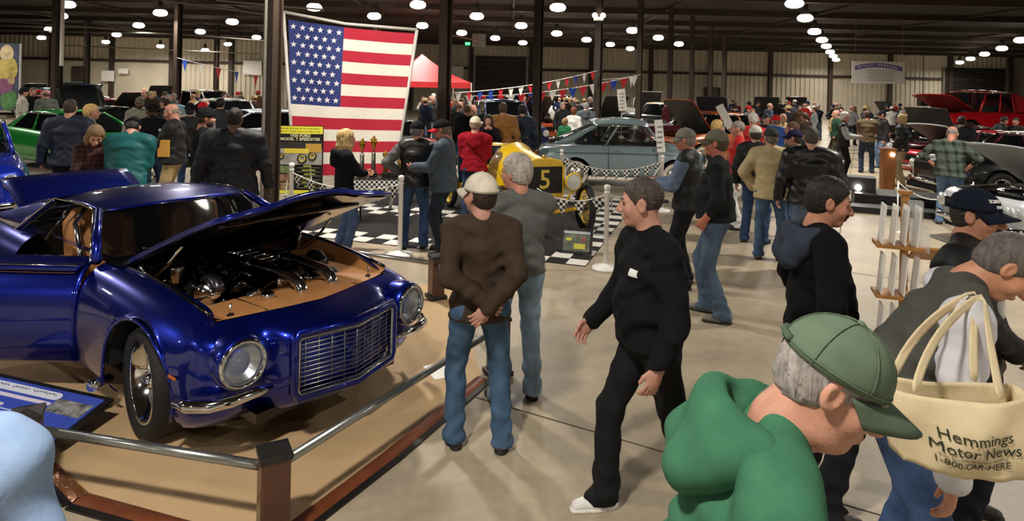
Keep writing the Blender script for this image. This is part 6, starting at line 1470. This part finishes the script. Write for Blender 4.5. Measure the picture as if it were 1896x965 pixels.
vet = person(at(1795, 480, 3.38), 100, 'man in navy veteran cap and black jacket, facing right', h=1.77, w=1.5, head=(6, 4), arms=('pocket', 'front'), top=('101113', 'shell'), shirt='cfcfcc', pants=('20242c', J), hat=('cap', '161c2a', '161c2a'), hat_txt=(('US AIR FORCE', .075, .024), ('VETERAN', .045, .021)), hair=('short', '2c2622'), beard='m:3a302a', sk='b07c64', tier=0, hem=.8)
bagman = person(at(1652, 850, 2.75), 84, 'man in grey vest and pale sleeves bending over at the right', h=1.84, w=1.22, belly=.05, lean=30, head=(4, 18), arms=('down', ((.30, .22, .84), (.8,-.5,0), (0,-1,0))), top=('4a4a46', 'wool'), vest=('c4c4cc', 'shell'), pants=('34486a', J), hair=('short', '5a5450'), sk='b98468', tier=0, hem=.86)
# tote bag
bag = empty('tote_bag', P(1768, 800, 2.16).to_tuple(), 0, 'cream canvas tote bag with printed lettering hanging at his side', 'bag')
O = P(1768, 800, 2.16); can = mat('canvas', 'd8c8a4', .85, var=.06, vscale=10, bump=.25, bscale=300); rows = []
cor = {k: P(*v)-O for k, v in dict(tl=(1640, 716, 2.16), tr=(1915, 735, 2.13), br=(1905, 896, 2.12), bl=(1676, 862, 2.14)).items()}
def bagp(u, v, back=False):
    p = cor['tl'].lerp(cor['tr'], u).lerp(cor['bl'].lerp(cor['br'], u), v)
    bul = (.055*math.sin(math.pi*u)**.7*math.sin(math.pi*min(1, .15+v*.8))**.8 + .008*math.sin(11*u+5*v)+.006*math.sin(23*u-9*v)*v)
    p = p+Vector((0, (.10+bul*.6) if back else -bul, 0)); p.z -= .02*math.sin(math.pi*u)*(1-v); p.z += .012*math.cos(math.pi*2*u)*v
    return p
MB().grid([[bagp(i/24, j/16) for i in range(25)] for j in range(16, -1, -1)]).build('front_panel', can, bag, True, solid=.003); MB().grid([[bagp(i/24, j/16, True) for i in range(25)] for j in range(17)]).build('back_panel', can, bag, True, solid=.003)
for u in (0, 1): MB().grid([[bagp(u, j/10).lerp(bagp(u, j/10, True), k/3) for k in range(4)] for j in range(11)]).build('side_panel', can, bag, True, solid=.003)
MB().grid([[bagp(i/24, 1).lerp(bagp(i/24, 1, True), k/3) for i in range(25)] for k in range(4)]).build('bottom_panel', can, bag, True, solid=.003)
bi = PEOPLE[-1][1]; sh_w = Matrix.Rotation(bagman.rotation_euler.z, 3, 'Z') @ Vector(bi['ub'](.15, -.01, 1.475)) + bagman.location - O
lb_, rb_ = P(1692, 726, 2.13)-O, P(1852, 739, 2.115)-O; sp_pts = []
for i in range(6): t = i/5; c_ = Vector((lerp(lb_.x, sh_w.x, .25), lerp(lb_.y, sh_w.y, .5)-.04, lerp(lb_.z, sh_w.z, .72))); sp_pts.append(lb_*(1-t)**2+c_*2*t*(1-t)+sh_w*t*t)
for i in range(1, 6): t = i/5; c_ = Vector((lerp(rb_.x, sh_w.x, .25), lerp(rb_.y, sh_w.y, .5)-.04, lerp(rb_.z, sh_w.z, .72))); sp_pts.append(sh_w*(1-t)**2+c_*2*t*(1-t)+rb_*t*t)
rw = []
for i, q in enumerate(sp_pts):
    t = (sp_pts[min(i+1, 10)]-sp_pts[max(i-1, 0)]).normalized(); n_ = t.cross(Vector((0, 1, 0))).normalized()*.0165; rw.append([q-n_, q, q+n_])
MB().grid(rw).build('strap', can, bag, True, subsurf=1, solid=.004)
rw2 = [[q+Vector((.02, .12, -.01))*abs(i-5)/5+Vector((0, .03, 0)) for q in r] for i, r in enumerate(rw)]
MB().grid(rw2).build('strap', can, bag, True, subsurf=1, solid=.004)
ink = mat('ink_green', '2c3020', .8); wu = (cor['tr']-cor['tl']).length
for s_, sz, u, v, m in (('Hemmings', .067, .53, .42, ink), ('Motor News', .067, .53, .59, ink), ('P.O. Box 1108, Bennington, Vermont', .018, .51, .695, mat('ink_faint', '8a7f66', .8)), ('1-800-CAR-HERE', .042, .505, .78, ink)):
    t = text(s_, sz, m, bag, (0,0,0), (0,0,0), 'printed_lettering', .0004, bold=0)
    bm = bmesh.new(); bm.from_mesh(t.data); bmesh.ops.triangulate(bm, faces=bm.faces)
    for _ in range(2):
        lg_ = [e for e in bm.edges if e.calc_length() > .009]
        if lg_: bmesh.ops.subdivide_edges(bm, edges=lg_, cuts=2); bmesh.ops.triangulate(bm, faces=bm.faces)
    bm.to_mesh(t.data); bm.free()
    for vt in t.data.vertices:
        uu, vv = u+vt.co.x/wu*.92, v-vt.co.y/.34; q = bagp(min(.995, uu), vv); vt.co = (q.x, q.y-.0048-vt.co.z, q.z)
# ---- middle distance, right
person(gd(1322, 588), -84, 'man in black long-sleeved shirt and camouflage cap, thumb in pocket', h=1.88, w=1.1, belly=.06, arms=('pocket', 'pocket'), top=('1d2022', 'wool'), pants=('465668', J), shoes='6a655c', hat=('cap', '6c6a5c', '5c5a4c'), hair=('short', '4a3a30'), sk='b4705c', sleeve=.78, hem=.9, tier=1, feet={1: (.12, .1, 10), -1: (-.12, -.08, -8)})
person(at(1272, 330, 7.4), -75, 'man in grey cap and black vest holding something, beside the pennants', h=1.83, w=1.0, arms=('hold', 'hold'), head=(-10, 6), top=('17181a', 'shell'), vest=('5f6c84', 'wool'), pants=('16161a', J), hat=('cap', '7c7a70'), hair=('short', '8a8078'), sk='b87c66', shirt='8a94a8')
person(gd(1424, 480), 8, 'man in tan jacket and dark cap seen from behind', h=1.78, w=1.12, head=(-30, 0), arms=('pocket', 'pocket'), top=('b3a27a', 'shell'), pants=('48607e', J), shoes='6e675c', hat=('cap', '3a3c38'), hair=('short', '6a625a'), hem=.8, tier=1)
person(at(1500, 380, 8.0), 4, 'broad man in black leather jacket seen from behind', h=1.85, w=1.32, head=(-15, 0), arms=('side', 'side'), top=('131315', 'leather'), pants=('55647a', J), hair=('short', '4a4640'), hem=.82, tier=1)
person(at(1398, 330, 9.6), 20, 'man in black jacket and pale cap behind the tan jacket', h=1.76, w=1.1, head=(-30, 5), top=('141618', 'shell'), hat=('cap', 'c8c4b8', '3a3c38'), hair=('short', '3a302a'))
person(at(1366, 320, 10.6), -95, 'man in red and black racing jacket and white trousers', h=1.78, w=1.08, arms=('pocket', 'pocket'), top=('b4181c', 'shell'), pants=('d2d2d0', J), hair=('crop', '8a8078'), sk='c08a74', tier=1)
person(at(1394, 280, 13.2), 30, 'white-haired person in plain red sweatshirt', h=1.84, w=1.15, head=(-60, 0), top=('cc3c3c', 'wool'), hood=True, hair=('full', 'c8c4bc'), tier=2)
person(at(1326, 280, 12.0), 70, 'blond woman behind the red racing jacket', h=1.72, top=('14151a', 'shell'), hair=('full', 'c8a868'), tier=2)
person(at(1436, 270, 14.4), -40, 'person in royal blue jacket and red cap', h=1.76, w=1.1, top=('28488a', 'shell'), hat=('cap', 'b81c22'), hair=('short', '6a5a50'), tier=2, arms=('hold', 'hold'))
person(at(1417, 280, 15.4), 150, 'dark-haired man facing the viewer left of the blue jacket', h=1.74, top=('1c1e1c', 'shell'), hair=('short', '1c1816'), tier=2)
person(at(1468, 300, 11.2), -80, 'brown-haired man in profile above the leather jacket', h=1.76, top=('3a4a3c', 'shell'), hair=('short', '4a3222'), tier=1)
person(at(1472, 300, 9.8), -75, 'person in dark navy cap left of the leather jacket', h=1.70, top=('2a2c34', 'shell'), hat=('cap', '22203c'), hair=('short', '3a302a'), tier=1)
person(at(1562, 260, 17.0), 95, 'white-haired man in black vest with grey sleeves', h=1.80, w=1.1, arms=('hold', 'hold'), top=('141416', 'shell'), vest=('9c9c9c', 'wool'), pants=('16171a', J), hair=('full', 'd0ccc4'), tier=2)
person(gd(1604, 320), -4, 'man in brown t-shirt seen from behind in the aisle', h=1.82, w=1.12, arms=('front', 'front'), top=('5a4e3c', 'wool'), sleeve=.42, pants=('2c3846', J), hair=('short', '3a2c22'), tier=1)
person(gd(1632, 312), -110, 'man in black jacket, dark cap and blue jeans beside the brown t-shirt', h=1.80, w=1.05, top=('151517', 'shell'), pants=('566c84', J), hat=('cap', '1c1a1c'), hair=('short', '3a302a'), tier=2)
person(gd(1668, 345), -70, 'man in black jacket and tan trousers by the podium', h=1.80, arms=('pocket', 'fold'), top=('151517', 'shell'), pants=('9c8a68', J), hair=('full', 'b09868'), tier=1)
person(gd(1756, 416), 12, 'bald man in green plaid shirt with hands on hips', h=1.76, w=1.3, belly=.03, lean=8, head=(0, 20), arms=('hip', 'hip'), top=('5c665a', 'wool'), pale_mesh=mat('plaid_green', '4e584e', .9, kind='plaid', color2='141c18', vscale=6.5), pants=('5f7b9c', J), shoes='6a5c4c', hair=('bald', '8a8078'), sk='b9806a', sleeve=.7, hem=.82, tier=1)
person(at(1779, 290, 15.6), 5, 'dark-haired man in black beyond the bald man', h=1.80, w=1.1, top=('18181a', 'shell'), hair=('short', '1c1614'), tier=2)
person(at(1843, 260, 19.8), 60, 'dark-haired person in black leaning near the white car roof', h=1.75, lean=20, top=('18181a', 'shell'), hair=('short', '2a201c'), tier=2)
person(at(1880, 260, 19.8), 185, 'person facing the viewer in front of the red pickup', h=1.66, top=('1c1a1c', 'shell'), hair=('short', '241c18'), tier=2)
# ---- middle distance, left
person(at(128, 260, 9.9), 22, 'big man in navy jacket seen from behind at the left', h=1.92, w=1.3, top=('1d2536', 'shell'), pants=('181a20', J), hair=('short', '3a3028'), hem=.8, tier=1)
person(at(166, 240, 10.9), 95, 'short-haired blond woman beside the navy jacket', h=1.80, top=('1c1a1c', 'shell'), shirt='b8b4a8', hair=('full', 'd0ac6c'), tier=1)
person(at(172, 280, 8.6), 172, 'long-haired woman in maroon plaid looking down', h=1.66, lean=10, head=(0, 30), arms=('front', 'front'), top=('3a2424', 'wool'), pale_mesh=mat('plaid_maroon', '4a2a2a', .9, kind='plaid', color2='1a1414', vscale=16), hair=('long', '7a6244'), sk='c8987c', tier=1)
person(at(236, 290, 8.4), 12, 'person in teal jacket bending forward, seen from behind', h=1.80, w=1.22, lean=18, head=(0, 25), arms=('front', 'front'), top=('0f5254', 'shell'), pants=('14161c', J), hat=('beanie', '141416'), hair=('short', '1c1816'), hem=.76, tier=1)
lg = person(at(280, 240, 11.2), 150, 'man in black hooded sweatshirt and black cap facing the viewer', h=1.84, w=1.15, arms=('side', 'hold'), top=('131315', 'wool'), hood=True, hat=('cap', '161616'), hair=('short', '1c1614'), sk='6a4836', tier=1, beard='b:1c1614')
person(at(322, 250, 10.2), -72, 'bald man in black jacket and khaki trousers', h=1.88, w=1.12, belly=.05, head=(0, 12), arms=('hold', 'pocket'), top=('1a1b1d', 'shell'), shirt='a8b4bc', pants=('b09a70', J), hair=('bald', '9a8a80'), sk='c88c76', tier=1)
f_ = P(303, 275, 9.9); tag(MB().box(f_, (.18, .02, .26)).build('folder', mat('folder_yellow', 'd8a048', .7), None, False, bevel=.003), 'yellow folder held by the bald man in khaki trousers', 'folder')
person(at(376, 270, 9.0), 78, 'bearded man in black knit hat and black sweater', h=1.86, w=1.1, head=(4, 0), arms=('front', 'front'), top=('141517', 'wool'), pants=('1c2430', J), hat=('beanie', '17171a'), hair=('short', '3a2c22'), beard='b:3a2a20', sk='b88068', tier=1)
person(at(432, 290, 7.9), 8, 'large man in black jacket seen from behind, left of the column', h=1.93, w=1.42, head=(15, 0), top=('15161a', 'shell'), pants=('16181c', J), hair=('short', '1c1614'), sk='5c4030', hem=.74, tier=1)
person(at(258, 230, 14.2), -170, 'bearded man in camouflage cap and pale jacket', h=1.86, top=('8a8878', 'shell'), hat=('cap', '7a7460'), hair=('short', '3a2c22'), beard='b', tier=2)
person(at(306, 220, 14.8), -60, 'man in dark grey jacket behind the bald man', h=1.84, top=('2c3032', 'shell'), hair=('short', '3a2c22'), tier=2)
person(at(351, 240, 12.6), 10, 'person in black knit hat behind the bald man', h=1.78, top=('1a1c20', 'shell'), hat=('beanie', '14161c'), hair=('short', '222222'), tier=2)
person(at(374, 230, 13.4), 20, 'person in bright red cap and striped top', h=1.80, top=('8a8a8c', 'wool'), hat=('cap', 'c01c26'), hair=('short', '4a3a30'), tier=2)
person(at(407, 230, 14.6), 30, 'dark-haired man in charcoal jacket left of the white car', h=1.86, top=('2a2c30', 'shell'), hair=('full', '1c1816'), tier=2)
person(at(42, 180, 19.0), 80, 'person in pale grey top and dark hat at the far left', h=1.92, top=('a8a49c', 'wool'), hat=('beanie', '1c1c1e'), hair=('short', '222222'), tier=2)
person(at(60, 180, 20.0), 150, 'person in black top at the far left', h=1.92, top=('1a1618', 'wool'), hair=('short', '5a4238'), tier=2)
person(at(86, 185, 18.4), -20, 'person in grey-green jacket and pale cap at the far left', h=1.90, top=('4a5048', 'shell'), hat=('cap', 'b08a88'), hair=('short', '5a4238'), tier=2)
# ---- middle
person(at(637, 340, 8.5), 76, 'blond woman in black hooded sweatshirt and jeans before the flag', h=1.63, arms=('hold', 'fold'), top=('121317', 'wool'), hood=True, pants=('46587a', J), shoes='3a3634', hair=('long', 'b89a68'), sk='c49078', hem=.8, tier=1, head=(4, 0))
person(at(768, 340, 8.78), 4, 'man in black leather vest and black cap seen from behind', h=1.74, w=1.1, head=(18, 8), arms=('hip', 'fold'), top=('141416', 'leather'), vest=('5a5a58', 'wool'), pants=('33486a', J), hat=('cap', '17171a'), hair=('short', '6a6460'), hem=.84, tier=1)
rb = person(gd(818, 470), -78, 'man in slate-blue jacket and black cap with red bill', h=1.79, w=1.15, belly=.05, head=(0, 12), arms=('hold', 'pocket'), top=('38434f', 'shell'), pants=('1e2630', J), hat=('cap', '17171a', 'c8262e'), hair=('short', '6a5a50'), sk='b07060', hem=.8, tier=1)
person(at(878, 320, 10.5), 6, 'person in dark red hooded sweatshirt and cream cap seen from behind', h=1.74, w=1.2, top=('8c1624', 'wool'), hood=True, hat=('cap', 'd0c8b4', 'b8b0a0'), hair=('short', '8a7a68'), tier=1, arms=('front', 'front'))
person(at(866, 250, 15.0), -12, 'man in black shirt beyond the cream cap', h=1.84, w=1.2, lean=8, head=(0, 12), top=('141416', 'wool'), hair=('short', '6a4a3a'), tier=2)
person(at(850, 240, 17.2), 30, 'man in dark t-shirt behind the second column', h=1.84, top=('222a2c', 'wool'), sleeve=.45, hair=('bald', '6a5a50'), tier=2)
person(at(930, 260, 14.0), 2, 'man in tan-brown work jacket seen from behind', h=1.90, w=1.22, top=('8f6230', 'shell'), pants=('26324a', J), hair=('full', '4a3a2c'), hem=.78, tier=1)
person(at(966, 260, 14.4), -2, 'man in dark navy jacket beside the tan-brown jacket', h=1.88, w=1.15, top=('1b2636', 'shell'), pants=('1a2230', J), hair=('full', '1c1816'), hem=.78, tier=1)
person(at(903, 250, 13.4), 178, 'woman in black raising a phone', h=1.64, arms=('raise', 'raise'), top=('151517', 'wool'), hair=('long', '2c221c'), tier=2)
person(at(1041, 220, 21.5), 150, 'grey-haired man in black in front of the white pickup', h=1.80, top=('18181a', 'shell'), hair=('short', '8a8480'), tier=2)
person(at(1046, 225, 19.0), 20, 'child in a green top', h=1.35, top=('2a6a44', 'wool'), hair=('full', '8a6a48'), tier=2)
person(at(1062, 225, 19.6), 20, 'woman in white top carrying a dark bag', h=1.68, top=('d8d6d0', 'wool'), hair=('full', '6a3a28'), tier=2)
person(at(1084, 225, 20.2), 12, 'man in grey hooded jacket seen from behind', h=1.84, w=1.2, lean=8, top=('4c5358', 'shell'), hood=True, hair=('short', '8a8884'), tier=2)
# ---- distant crowd: a few figures copied with their clothes, each in its own colours
PROTO = []
def proto(**k):
    n0 = len(PEOPLE); PROTO.append(dict(kw=k, obj=None))
for k in (dict(arms=('side', 'side'), hair=('short', '3a2c22')), dict(arms=('hold', 'side'), hair=('short', '2a201a'), hat=('cap', '222222')), dict(arms=('fold', 'fold'), hair=('full', '8a8078')), dict(arms=('pocket', 'pocket'), hair=('bald', '7a6a60')), dict(arms=('front', 'front'), lean=14, head=(0, 20), hair=('short', '4a3a2c')), dict(arms=('raise', 'side'), hair=('long', '6a4a30'), h=1.64), dict(arms=('hip', 'side'), hair=('short', '22201e'), hat=('beanie', '222222'))): proto(**k)
TOPC = [('black', '17181a'), ('dark grey', '222427'), ('dark navy', '161c2c'), ('dark brown', '2c221c'), ('navy', '1c2740'), ('charcoal', '33363a'), ('maroon', '4c1a20'), ('grey', '75777a'), ('olive', '4a4c38'), ('white', 'cfcdc6'), ('brown', '4a3628'), ('red', 'a02226'), ('slate', '3a4654'), ('tan', 'a08c64'), ('dark green', '24402e')]
HATC = [('black', '1a1a1c'), ('red', 'a82026'), ('white', 'd0ccc0'), ('navy', '1c2a4a'), ('tan', 'a89468')]
LEGC = ['2c3a52', '1c1e24', '46586e', '3a342c']
ZONES = [((20, 110), (21, 30), 'by the colourful banner', 7), ((255, 330), (20, 32), 'left of the bunting column', 9), ((335, 480), (18, 33), 'beside the flag column', 14), ((775, 860), (24, 32), 'under the red tent', 14), ((870, 985), (19, 30), 'under the bunting', 10), ((1010, 1110), (26, 38), 'by the white pickups', 7), ((1230, 1330), (26, 38), 'near the open wall door', 8), ((1340, 1430), (20, 40), 'beyond the red sweatshirt', 9), ((1440, 1560), (17.5, 42), 'in the busy aisle', 24), ((1570, 1690), (22, 44), 'under the white banner', 12), ((1690, 1800), (27, 34), 'left of the red pickup', 4)]
rr_ = random.Random(21); USED = set(); CARS = [(o.location.x, o.location.y, o.rotation_euler.z) for o in bpy.data.objects if o.type == 'EMPTY' and o.get('category') in ('car', 'pickup truck')]
PPL = [(b.location.x, b.location.y) for b, _ in PEOPLE]
def blocked(x, y):
    for cx, cy, a in CARS:
        dx, dy = x-cx, y-cy; lx = dx*math.cos(a)+dy*math.sin(a); ly = -dx*math.sin(a)+dy*math.cos(a)
        if -4.9 < lx < 1.7 and abs(ly) < 1.45: return True
    for px_, d in ((505, 9.5), (823, 13.3), (995, 17.1), (1107, 20.9), (1183, 24.7), (1240, 28.5), (1280, 32.3), (1315, 36.1), (328, 30), (105, 22), (160, 40), (695, 30), (400, 44), (1340, 42)):
        if math.hypot(x-PX(px_, d), y-d) < .6: return True
    return any(math.hypot(x-a, y-b) < .78 for a, b in PPL)
for (a, b), (d0, d1), where, n in ZONES:
    for k in range(n):
        for tr in range(40):
            d = rr_.uniform(d0, d1); px = rr_.uniform(a, b); x = PX(px, d)
            if not blocked(x, d): break
        else: continue
        PPL.append((x, d))
        for tr in range(60):
            ci, pi = rr_.randrange(len(TOPC)), rr_.randrange(len(PROTO)); pr = PROTO[pi]; hat = pr['kw'].get('hat'); hi = rr_.randrange(len(HATC))
            lab = 'distant person in %s %s' % (TOPC[ci][0], 'top')
            if hat: lab += ' and %s %s' % (HATC[hi][0], 'cap' if hat[0] == 'cap' else 'knit hat')
            else: lab += {'full': ' with full grey hair', 'bald': ' with bald head', 'long': ' with long hair'}.get(pr['kw']['hair'][0], ' with folded posture' if pr['kw'].get('lean') else ' with short dark hair')
            lab += ', ' + where
            if lab not in USED: break
        USED.add(lab); hd = rr_.choice((0, 20, -30, 60, -80, 90, 150, 180, -150, 110)); tm, pm3 = cloth(TOPC[ci][1]), cloth(rr_.choice(LEGC), .9, 'denim'); hm2 = cloth(HATC[hi][1])
        if pr['obj'] is None:
            kw = dict(pr['kw']); kw.setdefault('h', 1.76); pr['obj'] = person((x, d, 0), hd, lab, top=(TOPC[ci][1], 'wool'), tier=3, group='distant crowd', **kw); root = pr['obj']
        else:
            root = copy_tree(pr['obj']); root.location = (x, d, 0); root.rotation_euler = (0, 0, -math.radians(hd)); root['label'] = lab
            sc_ = rr_.uniform(.95, 1.06); root.scale = (sc_*rr_.uniform(.98, 1.12), sc_*rr_.uniform(.98, 1.1), sc_)
        def recol(o):
            nm = o.name.split('.')[0]; m = {'shirt': tm, 'trousers': pm3, 'cap': hm2, 'brim': hm2, 'knit_hat': hm2, 'hat_cuff': hm2}.get(nm)
            if m is not None and o.type == 'MESH': o.material_slots[0].link = 'OBJECT'; o.material_slots[0].material = m
            for c in o.children: recol(c)
        recol(root)
# chest prints
inf = {id(b): i for b, i in PEOPLE}
wl = mat('print_white', 'd4d4d4', .8)
patch(walker, inf[id(walker)], -.085, 1.275, .058, .034, wl); patch(lg, inf[id(lg)], -.08, 1.28, .09, .04, wl); patch(rb, inf[id(rb)], -.08, 1.27, .08, .04, mat('print_pale', '9ab0bc', .8))

bpy.data.scenes.remove(TMP)
